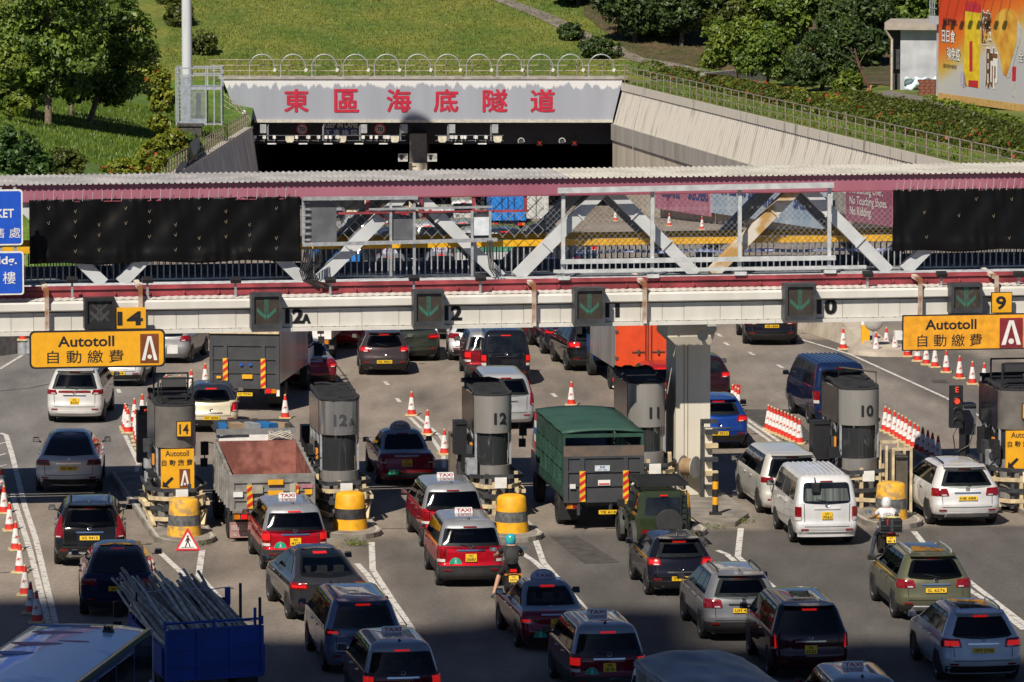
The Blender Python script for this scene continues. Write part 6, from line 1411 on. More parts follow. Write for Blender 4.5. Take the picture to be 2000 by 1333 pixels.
    if near:
        P('garnish', patch(sh, (-.36, .36), (-.36, .36), gz, gz + .035, .022, 7, 2), CHROME if 'chrome' in extras else (m if 'plain' in extras else BLACK))
        e = sh.at(0, gz + .11); en = sh.nrm(0, gz + .11); b = MB(); ey2 = (UZ - en * en.z).normalized(); b.tube([e + en * .02 + UX * (.055 * math.cos(q)) + ey2 * (.042 * math.sin(q)) for q in np.linspace(0, 2 * PI, 13)], .009, 5, False); b.beam(e + en * .02 - UX * .05, e + en * .02 + UX * .05, .012, .012); P('emblem', b, CHROME)
        if not lower: P('lower_bumper', patch(sh, (-W * .95, W * .95), (-W * .95, W * .95), .27, .43 if sty != 'van' else .42, .012, 11, 3), BLACK if sty not in ('van', 'mpv', 'taxi') else m)
        G_ = MB()
        for sgn in (-1, 1):
            for (a_, z_a, c_, z_b) in ((sgn * W * .72, .56, sgn * W * .74, zb - .02),):
                pts = [sh.at(a_ + (c_ - a_) * v, z_a + (z_b - z_a) * v) for v in np.linspace(0, 1, 6)]
                G_.grid([[p + sh.nrm(a_, z_a) * .004 - UX * .008 for p in pts], [p + sh.nrm(a_, z_a) * .004 + UX * .008 for p in pts]])
            for y_ in ((y0 + y1) * .5 - .1, y0 + .42 if wb > 2.5 else y0 + .3, y1 - .02):
                G_.grid([[Vector((sgn * (sh.w(z_) + .004), y_ + e_, z_)) for z_ in (.36, .6, .85, belt - .02)] for e_ in (-.008, .008)])
            G_.grid([[Vector((sgn * (sh.w(.36) + .004), y_, .36 + e_)) for y_ in (y0 + .45, (y0 + y1) / 2, y1)] for e_ in (-.006, .006)])
        pts = [sh.at(x, .56) + Vector((0, -.004, 0)) for x in np.linspace(-W * .72, W * .72, 9)]
        G_.grid([[p - UZ * .008 for p in pts], [p + UZ * .008 for p in pts]])
        P('panel_gap', G_, INK)
        for sg in (-1, 1):
            P('reflector', patch(sh, (sg * W * .72 - .1, sg * W * .72 + .1), (sg * W * .72 - .1, sg * W * .72 + .1), .46, .50, .018, 4, 2), TAIL)
            for y_ in ((y0 + y1) * .5 - .30, (y0 + y1) * .5 + .62):
                b = MB(); b.box((sg * (sh.w(belt - .12) + .02), y_, belt - .12), (.03, .2, .035)); P('door_handle', b, m if 'chrome' not in extras else CHROME)
        b = MB(); e = sh.at(.1, zb + .03); b.beam(e + Vector((.0, -.03, .0)), sh.at(-.28, zb + .10) + Vector((0, -.03, 0)), .018, .014); P('wiper', b, BLACK)
    # wheels and arches
    for sg in (-1, 1):
        for y_ in (0, wb):
            b = MB(); rr = r + .075; P_ = [(y_ + rr * math.cos(a), max(.2, r + rr * math.sin(a))) for a in np.linspace(-.35, PI + .35, 16)]
            x_ = sh.w(.5) + .006; b.add([(sg * x_, p[0], p[1]) for p in P_] + [(sg * (x_ - .05), p[0], p[1]) for p in P_], [tuple(range(16)) if sg < 0 else tuple(range(15, -1, -1))] + [(i, i + 1, 17 + i, 16 + i) for i in range(15)]); P('wheel_arch', b, BLACK, None, 0)
            wheel(t, sg * (W - .10), y_, r, .22, dark='darkwheel' in extras)
    b = MB(); b.bbox(-W * .8, W * .8, -s['ro'] * .7, wb + .5, .2, .34); P('underbody', b, BLACK, None, 0)
    # mirrors
    for sg in (-1, 1):
        b = MB(); yy = y1 + .05; b.box((sg * (W + .10), yy, belt + .10), (.20, .10, .15), taper=.85); b.beam((sg * (W - .06), yy + .03, belt + .02), (sg * (W + .06), yy + .02, belt + .06), .05, .05)
        mo = P('wing_mirror', b, (m if 'plainmirror' in extras else BLACK), None, 0); bv = mo.modifiers.new('b', 'BEVEL'); bv.width = .03; bv.segments = 2
        b = MB(); b.box((sg * (W + .10), yy - .052, belt + .10), (.16, .006, .11)); P('mirror_glass', b, mat('mirror_glass', (.5, .5, .5), .05, 1, var=0), mo, 0)
    H_ = lambda x, y: sh.roof(x, y)
    ya, yb_ = sh.yr(sh.zt) + .15, sh.yf(sh.zt) - .25
    if 'rails' in extras:
        for sg in (-1, 1):
            x_ = sg * (sh.w(sh.zt) - .04); b = MB(); b.tube([(x_, ya, sh.zt + .01), (x_, ya + .12, sh.zt + .075), (x_, (ya + yb_) / 2, sh.zt + .095), (x_, yb_ - .12, sh.zt + .075), (x_, yb_, sh.zt + .01)], .02, 6); P('roof_rail', b, GALV if 'silverrails' in extras else BLACK)
    if 'glassroof' in extras:
        b = MB(); ww = sh.w(sh.zt) - .10; rows = [[Vector((x, y, H_(x, y) + .008)) for x in np.linspace(-ww, ww, 7)] for y in np.linspace(ya, yb_, 7)]; b.grid(rows); P('glass_roof', b, GLASS)
        if sty == 'fastback': P('rear_glass_extension', patch(sh, (-at_, at_), (-at_ + .06, at_ - .06), zt + .0, sh.zt - .005, .011, 9, 3), GLASS)
    if 'sunroof' in extras:
        b = MB(); ww = sh.w(sh.zt) - .18; rows = [[Vector((x, y, H_(x, y) + .008)) for x in np.linspace(-ww, ww, 5)] for y in np.linspace(ya + .2, yb_, 6)]; b.grid(rows); P('glass_roof', b, GLASS)
    if 'spoiler' in extras:
        b = MB(); zz = sh.zt - .02; y_ = sh.yr(zz); ww = sh.w(zz) - .05; rows = []
        for dz in (.035, .0): rows.append([Vector((x * ww, y_ - .16 + .1 * x * x, zz + dz)) for x in np.linspace(-1, 1, 7)])
        q = [[Vector((x * ww, y_ + .18, zz + .05)) for x in np.linspace(-1, 1, 7)]] + rows + [[Vector((x * ww, y_ + .06, zz - .04)) for x in np.linspace(-1, 1, 7)]]; b.grid(q[::-1]); P('spoiler', b, m)
    if 'ribs' in extras:
        for k in range(9):
            x_ = -.56 + k * .14; b = MB(); b.grid([[Vector((x_ - .022, y, H_(x_, y) + .0)) for y in np.linspace(ya, yb_, 6)], [Vector((x_, y, H_(x_, y) + .022)) for y in np.linspace(ya, yb_, 6)], [Vector((x_ + .022, y, H_(x_, y) + .0)) for y in np.linspace(ya, yb_, 6)]][::-1]); P('roof_rib', b, o.data.materials[2] if roofm else m)
    if 'antenna' in extras:
        b = MB(); b.lathe([(.05, 0), (.035, .03), (.008, .075)], 8, c=(0, ya + .12, H_(0, ya + .12) - .01)); P('antenna', b, BLACK)
    if 'exhaust' in extras:
        for sg in ((-1, 1) if 'exhaust2' in extras else (-1,)):
            b = MB(); e = sh.at(sg * W * .55, .3); b.lathe([(.035, .0), (.045, 0), (.045, .14), (.03, .14), (.03, .02)], 12, c=(e.x, e.y - .02, .31), axis='Y', caps=False); P('exhaust', b, CHROME)
    if 'skid' in extras: P('skid_plate', patch(sh, (-.62, .62), (-.55, .55), .30, .40, .026, 9, 3), mat('skid_silver', (.42, .42, .42), .4, .5))
    if 'reddoor' in extras: P('tail_strip', patch(sh, (-.52, .52), (-.52, .52), z0 + .05, z1 - .03, .012, 9, 2), TAIL)
    if 'curtain' in extras:
        cu_ = mat('curtain_green_grey', (.13, .155, .15), .8, var=0, scale=14, streak=(1, .01, .01), col2=(.03, .035, .035)); P('curtain', patch(sh, (-ab + .05, ab - .05), (-at_ + .05, at_ - .05), zb + .05, zt - .16, .016, 9, 3), cu_)
        b = MB(); e = sh.at(-.32, zt - .12); b.box((e.x, e.y - .12, e.z), (.2, .1, .22)); b.beam((e.x, e.y - .1, e.z + .1), (e.x, e.y + .04, e.z + .25), .03, .03); P('rear_mirror', b, BLACK)
    return t, sh
def taxi_bits(t, sh, crown=False, sign=True, shade_=False, ad=False, green=True):
    ym_ = (sh.yr(sh.zt) + sh.yf(sh.zt)) / 2 + (.25 if not crown else 0); z_ = sh.roof(0, ym_)
    if crown:
        b = MB(); b.extr([(.31 * math.cos(a), .22 * math.sin(a)) for a in np.linspace(0, PI, 13)], (0, ym_ - .05, z_), UX, UZ, .12); s = b.build('roof_sign', mat('sign_lilac', (.50, .50, .60), .5), t)
        b = MB(); b.text('TAXI', (0, ym_ - .057, z_ + .07), UX, UZ, .075, .02, fit=.40); b.build('lettering', mat('print_dark_red', (.16, .02, .08), .5), s)
    else:
        b = MB(); b.extr([(-.235, 0), (.235, 0), (.22, .125), (-.22, .125)], (0, ym_ - .07, z_ - .005), UX, UZ, .14); s = b.build('roof_sign', WHITE, t)
        b = MB(); b.text('TAXI', (0, ym_ - .077, z_ + .064), UX, UZ, .085, .02, fit=.38); b.build('lettering', mat('print_wine', (.40, .015, .06), .5), s)
    if green:
        gz = .70 if not crown else .45; a = -.40; c = sh.at(a, gz); nn = sh.nrm(a, gz); ey = (UZ - nn * nn.z).normalized(); b = MB()
        b.extr([(.16 * math.cos(q), .17 * math.sin(q) - .06) for q in np.linspace(0, PI, 11)], c + nn * .03, UX, ey, .008); s = b.build('seat_badge', mat('badge_green', (.01, .36, .22), .5), t)
        b = MB(); b.text('4', c + nn * .035 + ey * .01, UX, ey, .075, .015); b.text('TAXI', c + nn * .035 + ey * .075, UX, ey, .024, .01); b.text('SEATS', c + nn * .035 - ey * .045, UX, ey, .024, .01); b.build('lettering', WHITE, s)
silver_roof = paint('taxi_silver', (.36, .37, .39), .55)
RED_T = (.46, .008, .018); RED_C = (.22, .008, .022)
def mtaxi(px, py, yaw, label, plate, **k):
    g_ = k.pop('green', True); col = k.pop('col', RED_T)
    t, sh = car('taxi', col, px, py, yaw, label, 'taxi', 'taxi', plate, lower=mat('bumper_charcoal', (.035, .035, .037), .55), roofm=silver_roof, dlo=.57, extras=('chrome', 'antenna'), group='taxis in the toll queue', **k); taxi_bits(t, sh, green=g_); return t
def ctaxi(px, py, yaw, label, plate, **k):
    t, sh = car('crown', RED_C, px, py, yaw, label, 'taxi', 'taxi', plate, roofm=paint('taxi_grey_blue', (.34, .35, .38), .6), extras=('chrome',), group='taxis in the toll queue', **k); taxi_bits(t, sh, True); return t
# ---- cars, nearest rows first (column of rear centre, row where the rear tyres stand, heading)
car('suv', (.012, .012, .013), 181, 1100, 4, 'black estate SUV with tall upright lamps and plate XS 9415 at the left', plate='XS 9415', lit=False, extras=('chrome', 'rails', 'exhaust', 'exhaust2', 'spoiler', 'antenna', 'skid'), lampm=TAIL, lamp=(.80, 1.34, .70, 1.02))
car('fastback', (.006, .010, .042), 238, 1198, 5, 'dark blue glass-roofed hatchback ahead of the bamboo truck', plate='XR 2', lit=False, extras=('glassroof', 'plain'))
car('fastback', (.60, .61, .64), 139, 958, 3, 'pale grey-white glass-roofed hatchback with black plate in the shade band at the left', plate='W 0RT', lit=False, extras=('glassroof', 'plain', 'chrome'), lampm=mat('lamp_dark', (.03, .01, .012), .2))
car('mpv', (.72, .71, .68), 150, 822, -1, 'white people carrier with full width red lamp strip and plate XG 8330', plate='XG 8330', lit=False, extras=('spoiler', 'reddoor', 'chrome'))
car('hatch', (.62, .62, .62), 232, 753, -4, 'white hatchback half hidden behind the white people carrier', plate='SB 44', lit=False, extras=('plain',))
car('hatch', (.60, .60, .61), 338, 668, -8, 'white car just right of the left Autotoll sign', lit=False, near=False)
car('hatch', (.25, .25, .26), 325, 708, -8, 'grey car behind the right end of the left Autotoll sign', lit=False, near=False)
car('hatch', (.66, .60, .44), 415, 842, 3, 'cream small hatchback with dark roof and plate VV 1838 behind booth 14', plate='VV 1838', roofm=paint('mini_roof', (.03, .035, .05), .3), lit=True, extras=('exhaust', 'exhaust2', 'chrome'), lower=BLACK, dlo=.42, lamp=(.68, .97, .62, .90))
mtaxi(580, 1110, 9, 'red silver-roofed taxi beside the clean yellow drum, in front of the tipper truck', 'WX 412', lit=True)
car('fastback', (.035, .036, .042), 648, 1206, 11.5, 'dark grey glass-roofed hatchback with plate YR 4782', plate='YR 4782', extras=('glassroof', 'plain'))
car('mpv', (.17, .20, .30), 715, 1308, 9, 'blue-grey people carrier with red and clear lamps behind the dark grey hatchback', plate='', extras=('chrome', 'spoiler'))
mtaxi(790, 1400, 9, 'taxi with silver roof and dark glass cut off by the bottom edge left of centre', 'TR 88', col=(.12, .008, .016))
mtaxi(888, 1066, 8, 'red taxi with silver roof half hidden behind the nearer red taxi with plate YC 3680', '', lit=False)
mtaxi(921, 1142, 6.5, 'red taxi with silver roof and plate YC 3680 beside the black-clad motorcyclist', 'YC 3680', lit=False)
ctaxi(1087, 1262, 9, 'dark red saloon taxi with plate KT 4899 in front of the motorcyclist in black', 'KT 4899')
t_ad = mtaxi(1190, 1362, 8, 'taxi with silver roof and purple advert on its side at the bottom edge', 'WR 25', col=(.16, .008, .02))
car('mpv', (.045, .008, .014), 1580, 1318, 6, 'dark red people carrier with black roof and plate WK 6533', plate='WK 6533', roofm=paint('black_roof', (.012, .012, .014), .2), extras=('chrome', 'spoiler'), lamp=(.74, 1.12, .74, 1.0))
mtaxi(1690, 1476, 6, 'taxi of which only the silver roof and the TAXI sign show at the bottom edge', '', col=RED_T)
car('suv', (.20, .205, .215), 1450, 1245, 7, 'silver-grey crossover with plate UH 4501 in front of the dark red people carrier', plate='UH 4501', extras=('rails', 'spoiler', 'antenna'), lit=False, lower=mat('cladding_dark', (.03, .03, .032), .6), dlo=.50)
car('suv', (.58, .61, .66), 1915, 1325, 7, 'pale blue-white SUV with plate WT 2736 at the lower right corner', plate='WT 2736', extras=('rails', 'silverrails', 'sunroof', 'spoiler', 'chrome', 'plainmirror'), lit=True, scale=1.0)
car('suv', (.12, .122, .074), 1823, 1205, 6.5, 'olive-bronze crossover with silver roof rails and plate SL 6276', plate='SL 6276', extras=('rails', 'silverrails', 'sunroof', 'spoiler', 'chrome', 'exhaust', 'skid'), lit=False, lower=mat('cladding_dark', (.03, .03, .032), .6), dlo=.46)
car('hatch', (.010, .010, .016), 1330, 1160, 7, 'small black hatchback with plate TT 1956 behind the green off-roader', plate='TT 1956', extras=('spoiler', 'antenna', 'exhaust'))
car('van', (.74, .74, .73), 1611, 1058, 6.5, 'white panel van with ribbed roof, curtained rear window and plate UV 7063', 'van', 'van', plate='UV 7063', extras=('ribs', 'curtain', 'plain'), lit=False, group='vans in the toll queue')
car('mpv', (.64, .63, .58), 1548, 1000, 8, 'pearl white people carrier half hidden behind the white panel van', plate='', lit=False, extras=('spoiler', 'reddoor'))
car('suv', (.74, .73, .71), 1885, 1022, 8.5, 'white SUV with black roof rails and plate HB 688 beside the cream guard rails', plate='HB 688', lit=False, extras=('rails', 'chrome', 'spoiler', 'skid', 'plainmirror'), lower=mat('cladding_dark', (.03, .03, .032)), dlo=.40, scale=1.03)
ctaxi(797, 943, 7, 'dark red saloon taxi in the shade between booths 12A and 12', 'BU 708', lit=False)
car('mpv', (.40, .41, .43), 990, 834, 6, 'silver estate car with stickers on its rear window behind booth 12', plate='TH 4110', lit=False, lamp=(.80, 1.55, .76, .95), extras=('chrome',), group='cars beyond the toll booths')
car('van', (.012, .013, .018), 989, 748, 4, 'black people carrier with ribbed roof and lit red lamps', plate='', extras=('ribs',), group='cars beyond the toll booths', scale=.97)
mtaxi(958, 742, 4, 'silver and red taxi with yellow window sticker ahead of the black people carrier', '', lit=True, col=(.20, .012, .02), green=False)
car('lexus', (.72, .73, .75), 926, 703, 2, 'white hatchback left of the silver and red taxi', lit=False, extras=('spoiler',), group='cars beyond the toll booths')
car('hatch', (.055, .042, .045), 752, 731, 3, 'dark plum hatchback with yellow plate 9021', plate='VL 9021', extras=('spoiler', 'antenna', 'exhaust'), group='cars beyond the toll booths', scale=1.02)
car('fastback', (.045, .055, .042), 808, 703, 3, 'dark green glass-roofed hatchback behind the plum hatchback', extras=('plain',), group='cars beyond the toll booths')
car('crown', (.20, .012, .024), 613, 752, 8, 'dark red saloon with its right side lit beside the grey box truck', extras=('chrome',), roofm=paint('taxi_grey_blue', (.34, .35, .38)), group='cars beyond the toll booths', lit=True)
car('mpv', (.30, .012, .018), 667, 678, 2, 'red minivan with white lamp bands behind the small white truck', group='cars beyond the toll booths', extras=('chrome',))
car('lexus', (.74, .74, .74), 888, 661, 0, 'low white sports car just under the beam left of lane number 12', extras=('exhaust', 'exhaust2'), group='cars beyond the toll booths', lit=False)
mtaxi(945, 664, 2, 'red taxi just under the beam behind the silver and red taxi', '', col=RED_C, green=False, near=False)
car('hatch', (.30, .012, .018), 985, 662, 2, 'bright red car just under the beam right of the taxi sign', group='cars beyond the toll booths', near=False)
car('suv', (.10, .012, .018), 1060, 668, 8, 'dark red SUV under the beam left of the dark blue saloon', extras=('rails',), group='cars beyond the toll booths', near=False)
car('suv', (.02, .02, .022), 1028, 652, 8, 'black car under the beam left of the dark red SUV', group='cars beyond the toll booths', near=False, lit=False)
car('tesla_sedan', (.018, .022, .040), 1118, 690, 9, 'dark blue saloon with bright red lamps left of the lane 11 signal', plate='XH 1', extras=('chrome', 'glassroof'), group='cars beyond the toll booths')
car('suv', (.012, .012, .014), 1163, 722, 9, 'black SUV half hidden by the white side of the orange truck', plate='', extras=('rails',), group='cars beyond the toll booths')
car('tesla_sedan', (.010, .010, .018), 1505, 671, 2, 'black saloon with plate YE 1594 under the lane 10 signal', plate='YE 1594', extras=('chrome', 'glassroof'), group='cars beyond the toll booths')
car('van', (.010, .020, .065), 1640, 826, 9, 'dark blue van with ribbed roof behind booth 10', 'van', 'van', plate='', extras=('ribs',), group='vans in the toll queue', lit=False, scale=1.05)
car('hatch', (.012, .05, .26), 1404, 874, 3, 'bright blue hatchback right of the white pillar in the shade', plate='VD 7013', extras=('spoiler', 'antenna'), group='cars beyond the toll booths', scale=1.06)
car('hatch', (.03, .01, .014), 1378, 782, 5, 'dark car mostly hidden behind the white pillar', group='cars beyond the toll booths', near=False)
car('hatch', (.42, .02, .02), 1297, 800, 6, 'red car behind booth 11 in front of the orange truck', group='cars beyond the toll booths')
# ---- far queue, seen through the footbridge truss
def far(fn, px, D, *a, **k): p = Vector((XatY(px, D, roadz(D)), D, roadz(D))); return fn(*a, at=p, **k)
def fcar(px, D, sty, col, label, **k):
    p = Vector((XatY(px, D, roadz(D)), D, roadz(D))); return car(sty, col, 0, 0, k.pop('yaw', 2), label, at=p, group='cars queuing on the tunnel ramp', near=k.pop('near', False), **k)
def ftaxi(px, D, label, cr=False, **k):
    p = Vector((XatY(px, D, roadz(D)), D, roadz(D))); return (ctaxi if cr else mtaxi)(0, 0, 2, label, '', at=p, near=False, **k)
ftaxi(722, 256, 'taxi with silver roof seen through the truss left of the grey film panel', green=False)
ftaxi(762, 216, 'red saloon taxi seen through the railing bars left of centre', True)
fcar(806, 222, 'suv', (.015, .02, .03), 'dark SUV with yellow plate seen through the railing bars', plate='VB 11', near=True)
ftaxi(862, 217, 'left one of two saloon taxis close together seen through the railing bars', True); ftaxi(884, 221, 'right one of two saloon taxis close together seen through the railing bars', True)
fcar(718, 219, 'mpv', (.30, .02, .03), 'red people carrier seen through the railing bars beside a saloon taxi')
fcar(862, 285, 'van', (.70, .70, .70), 'white van seen through the truss mesh right of the clear film panel')
fcar(903, 262, 'suv', (.35, .36, .37), 'silver off-roader seen through the mesh left of the white blank board')
fcar(1090, 222, 'suv', (.02, .03, .07), 'dark blue SUV seen behind the railing bars under the truss foot')
fcar(1035, 226, 'hatch', (.03, .035, .06), 'dark hatchback seen behind the railing bars right of the container truck')
fcar(1010, 350, 'mpv', (.14, .01, .03), 'maroon people carrier near the tunnel mouth seen through the upper mesh')
for i, (px, D, st, c, nm) in enumerate(((690, 232, 'taxi', (.20, .01, .02), 'dark red taxi-shaped people carrier behind the truss leg'), (930, 240, 'suv', (.45, .46, .48), 'silver SUV below the white blank board'), (985, 236, 'mpv', (.03, .035, .05), 'black people carrier right of the white blank board'), (835, 250, 'mpv', (.55, .55, .55), 'white people carrier behind the clear film panel'), (770, 244, 'suv', (.05, .06, .1), 'navy SUV beside the perforated posts'), (700, 280, 'suv', (.35, .35, .36), 'grey SUV far behind the mesh'),
        (745, 300, 'mpv', (.4, .05, .05), 'red people carrier far behind the mesh'), (640, 246, 'hatch', (.3, .31, .33), 'grey hatchback behind the cables'), (1060, 252, 'suv', (.03, .03, .035), 'black SUV right of the container truck'), (905, 320, 'van', (.6, .6, .6), 'white van near the tunnel mouth'), (1130, 236, 'hatch', (.02, .03, .05), 'dark hatchback beside the blue tape'))): fcar(px, D, st, c, nm + ', seen through the bridge')
fcar(650, 300, 'mpv', (.30, .30, .32), 'grey people carrier far down the ramp seen through the left mesh')
fcar(790, 290, 'suv', (.02, .02, .022), 'black SUV far down the ramp behind the film panel', plate='')
# ================================================================= TRUCKS, BUS, MOTORCYCLES
chevm = mat('chevron_red', (.62, .03, .02), .5); chevy = mat('chevron_yellow', (.82, .50, .03), .5)
def chevron(par, x, y, z0, z1, w_=.16, sg=1, nm='hazard_marker'):
    b = MB(); b.bbox(x - w_ / 2, x + w_ / 2, y - .02, y, z0, z1); p = b.build(nm, chevy, par); h = z1 - z0; n = max(2, int(h / .2)); b = MB()
    for k in range(n):
        a = z0 + h * k / n; q = h / n; sl = .5 * q * sg
        P = [(x - w_ / 2, a + (0 if sg > 0 else sl * -1)), (x + w_ / 2, a + (sl if sg > 0 else 0)), (x + w_ / 2, a + q * .5 + (sl if sg > 0 else 0)), (x - w_ / 2, a + q * .5 + (0 if sg > 0 else -sl))]
        P = [(u, min(v, z1)) for u, v in P]; b.extr(P, (0, y - .025, 0), UX, UZ, .005)
    b.build('stripes', chevm, p); return p
def chassis(t, W, L, r, axles, y0=.5, zf=.85):
    b = MB(); b.bbox(-.42, .42, y0, L, zf - .25, zf - .02); b.build('chassis', DARKG, t)
    for y in axles:
        for sg in (-1, 1):
            wheel(t, sg * (W / 2 - .16), y, r, .26, True)
            if y == axles[0]: wheel(t, sg * (W / 2 - .46), y, r, .24, True)
    b = MB()
    for sg in (-1, 1): b.bbox(sg * (W / 2 - .3) - .26, sg * (W / 2 - .3) + .26, axles[0] - r - .12, axles[0] - r - .09, .18, zf - .1)
    b.build('mudguard', BLACK, t)
def cab(t, W, y0, L, zt, m_, z0=.55):
    s = Shell([(z0, y0), (zt - .1, y0), (zt, y0 + .1)], [(z0, y0 + L), (z0 + .7, y0 + L), (zt - .1, y0 + L - .3), (zt, y0 + L - .45)], [(z0, W / 2), (z0 + .9, W / 2), (zt - .1, W / 2 - .08), (zt, W / 2 - .16)], zt, .12, .02, .04)
    s.body(list(np.linspace(z0, zt - .1, 7)) + [zt - .05, zt]).build('cab', m_, t, 35)
    for sg in (-1, 1):
        sidepatch(s, sg, (y0 + .3, y0 + L - .25), (y0 + .4, y0 + L - .5), z0 + .85, zt - .2, .012, 8, 4, .05).build('side_window', GLASS, t, 35)
        b = MB(); b.tube([(sg * (W / 2 - .02), y0 + L - .1, zt - .4), (sg * (W / 2 + .22), y0 + L, zt - .35), (sg * (W / 2 + .22), y0 + L, z0 + .9)], .02, 5); b.box((sg * (W / 2 + .22), y0 + L - .02, zt - .55), (.22, .10, .38)); b.box((sg * (W / 2 + .24), y0 + L - .02, zt - .95), (.2, .10, .24)); o = b.build('wing_mirror', BLACK, t)
    return s
def lights(t, W, y, z, lit=True, white=True):
    for sg in (-1, 1):
        b = MB(); b.bbox(sg * (W / 2 - .28) - .22, sg * (W / 2 - .28) + .22, y - .06, y, z, z + .2); l = b.build('tail_light', DARKG, t)
        for k, m_ in enumerate((mat('lamp_amber', (.6, .18, .01), .2), LIT if lit else TAIL)): b = MB(); x = sg * (W / 2 - .28) + sg * (.1 - .2 * k); b.bbox(x - .085, x + .085, y - .085, y - .06, z + .03, z + .17); b.build('lamp', m_, l)
def tailgate(t, W, y, z0, z1, m_, d=.09, ch=True, dark=None):
    """a ribbed steel tail lift folded up at the rear, its sunk panels built as recesses between frames"""
    b = MB(); b.bbox(-W / 2, W / 2, y - d, y, z0, z1); g_ = b.build('tail_lift', m_, t); h = z1 - z0
    b = MB(); f = .05
    for x in (-W / 2 + .06, -W * .27, W * .27, W / 2 - .06): b.bbox(x - .06, x + .06, y - d - f, y - d - .002, z0, z0 + h * .82)
    for q in (.02, .30, .55, .80):
        for xa, xb in ((-W / 2 + .12, -W * .27 - .06), (-W * .27 + .06, W * .27 - .06), (W * .27 + .06, W / 2 - .12)): b.bbox(xa, xb, y - d - f + .01, y - d - .002, z0 + h * q - .03, z0 + h * q + .03)
    b.build('ribs', m_, g_)
    if ch:
        for sg in (-1, 1): chevron(g_, sg * W * .27, y - d - f - .01, z0 + h * .02, z0 + h * .56, .16, 1)
    return g_
darkgrey = mat('tail_lift_grey', (.075, .078, .085), .5, .2, var=0, scale=2, col2=(.055, .057, .062)); worn = mat('tipper_worn_grey', (.30, .29, .27), .65, .1, var=0, scale=2.6, col2=(.15, .14, .13), bump=.25, lo=.3, hi=.62)
rustlip = mat('rusty_lip', (.16, .11, .08), .8, var=0, scale=3, col2=(.09, .08, .075))
def truck(name, label, px, py, yaw, cat='truck', group='trucks in the toll queue', at=None):
    return thing(name, label, cat, at if at is not None else place(px, py, yaw, 0), R(yaw), group)
# grey box truck
t = truck('box_truck', 'box truck with silver side and closed dark grey tail lift behind the cream hatchback', 478, 806, -6.5); W = 2.32
b = MB(); b.bbox(-W / 2, W / 2, .12, 6.2, .95, 2.66); b.build('box_body', mat('box_silver', (.46, .46, .48), .28, .75, var=.2, scale=1.2, streak=(1, 1, .1), bump=.12, bscale=1.5), t)
tailgate(t, W, .1, .78, 2.58, darkgrey); b = MB(); b.bbox(-W / 2, W / 2, -.06, .1, 2.60, 2.68); b.build('lip', cream, t)
chassis(t, W, 7.5, .45, (1.6, 6.6)); cab(t, 2.2, 6.35, 1.7, 2.5, WHITE); lights(t, W, .05, .62); plate_at(t, (0, 0, .60), UX, UZ, 'VJ 7590', False)
for x, z, w_, h, m_ in ((-.85, 1.12, .14, .08, YEL), (.1, 1.12, .34, .14, YEL), (-.1, 1.55, .1, .08, blue), (.2, 1.55, .1, .08, blue)): b = MB(); b.bbox(x - w_ / 2, x + w_ / 2, -.06, -.045, z, z + h); b.build('sticker', m_, t)
b = MB(); b.bbox(W / 2 - .1, W / 2, -.02, .05, .55, .85); b.build('light_bracket', WHITE, t)
# tipper truck
t = truck('tipper_truck', 'worn grey tipper truck with open rust-red bed and ISUZU mud flap beside booth 12A', 533, 1062, 8.5); W = 2.33
inn = mat('tipper_inside_red', (.32, .13, .10), .7, var=0, scale=3.2, col2=(.17, .055, .042), bump=.3, lo=.38, hi=.62); 
g_ = tailgate(t, W, .14, .92, 1.90, worn, ch=False)
for sg in (-1, 1): chevron(g_, sg * W * .27, -.02, .98, 1.62, .16)
b = MB(); b.bbox(-W / 2 + .02, W / 2 - .02, .145, .17, 1.0, 1.88); b.build('tailgate_inside', inn, g_)
for sg in (-1, 1):
    b = MB(); P_ = [(.14, .95), (4.3, .95), (4.3, 2.30), (.14, 1.90)]; x = sg * (W / 2 - .03)
    b.add([(x + e, p[0], p[1]) for e in (-.04, .04) for p in P_], [(0, 3, 2, 1) if True else 0, (4, 5, 6, 7), (0, 1, 5, 4), (1, 2, 6, 5), (2, 3, 7, 6), (3, 0, 4, 7)]); s_ = b.build('bed_side', worn, t)
    b = MB()
    for k in range(7): y = .5 + k * .6; b.bbox(x + sg * .042, x + sg * .10, y - .04, y + .04, .95, 1.88 + .06 * k)
    b.build('stiffeners', worn, s_)
    b = MB(); b.add([(x - sg * .045, p[0], p[1]) for p in P_], [(0, 1, 2, 3) if sg > 0 else (3, 2, 1, 0)]); b.build('bed_lining', inn, s_)
b = MB(); b.bbox(-W / 2 + .02, W / 2 - .02, 4.22, 4.32, .95, 2.30); b.build('headboard', inn, t)
b = MB(); b.bbox(-W / 2 + .06, W / 2 - .06, .17, 4.22, .95, 1.02); b.build('bed_floor', inn, t)
b = MB(); b.box((.55, .9, 1.06), (.8, .7, .06), rz=.4); b.build('dried_mortar', mat('mortar', (.5, .42, .32), .9, var=.3), t)
b = MB(); b.bbox(-1.05, 1.05, 4.36, 4.44, 2.28, 2.36); b.build('cab_guard_bar', WHITE, t); b = MB(); b.bbox(-.2, .45, 4.3, 4.36, 2.3, 2.46); b.build('white_plank', WHITE, t)
cab(t, 2.15, 4.45, 1.7, 2.42, mat('cab_white_dirty', (.5, .49, .46), .5))
rk_ = MB(); rk_.bbox(-1.12, 1.12, 4.42, 4.48, 2.46, 2.62); rk_.build('roof_rack_board', mat('rack_grey', (.2, .2, .2), .6), t)
b = MB()
for x in (-1.1, 1.1): b.bbox(x - .03, x + .03, 4.5, 5.9, 2.50, 2.60)
b.bbox(-1.1, 1.1, 5.86, 5.92, 2.5, 2.7); b.build('roof_rack', DARKG, t)
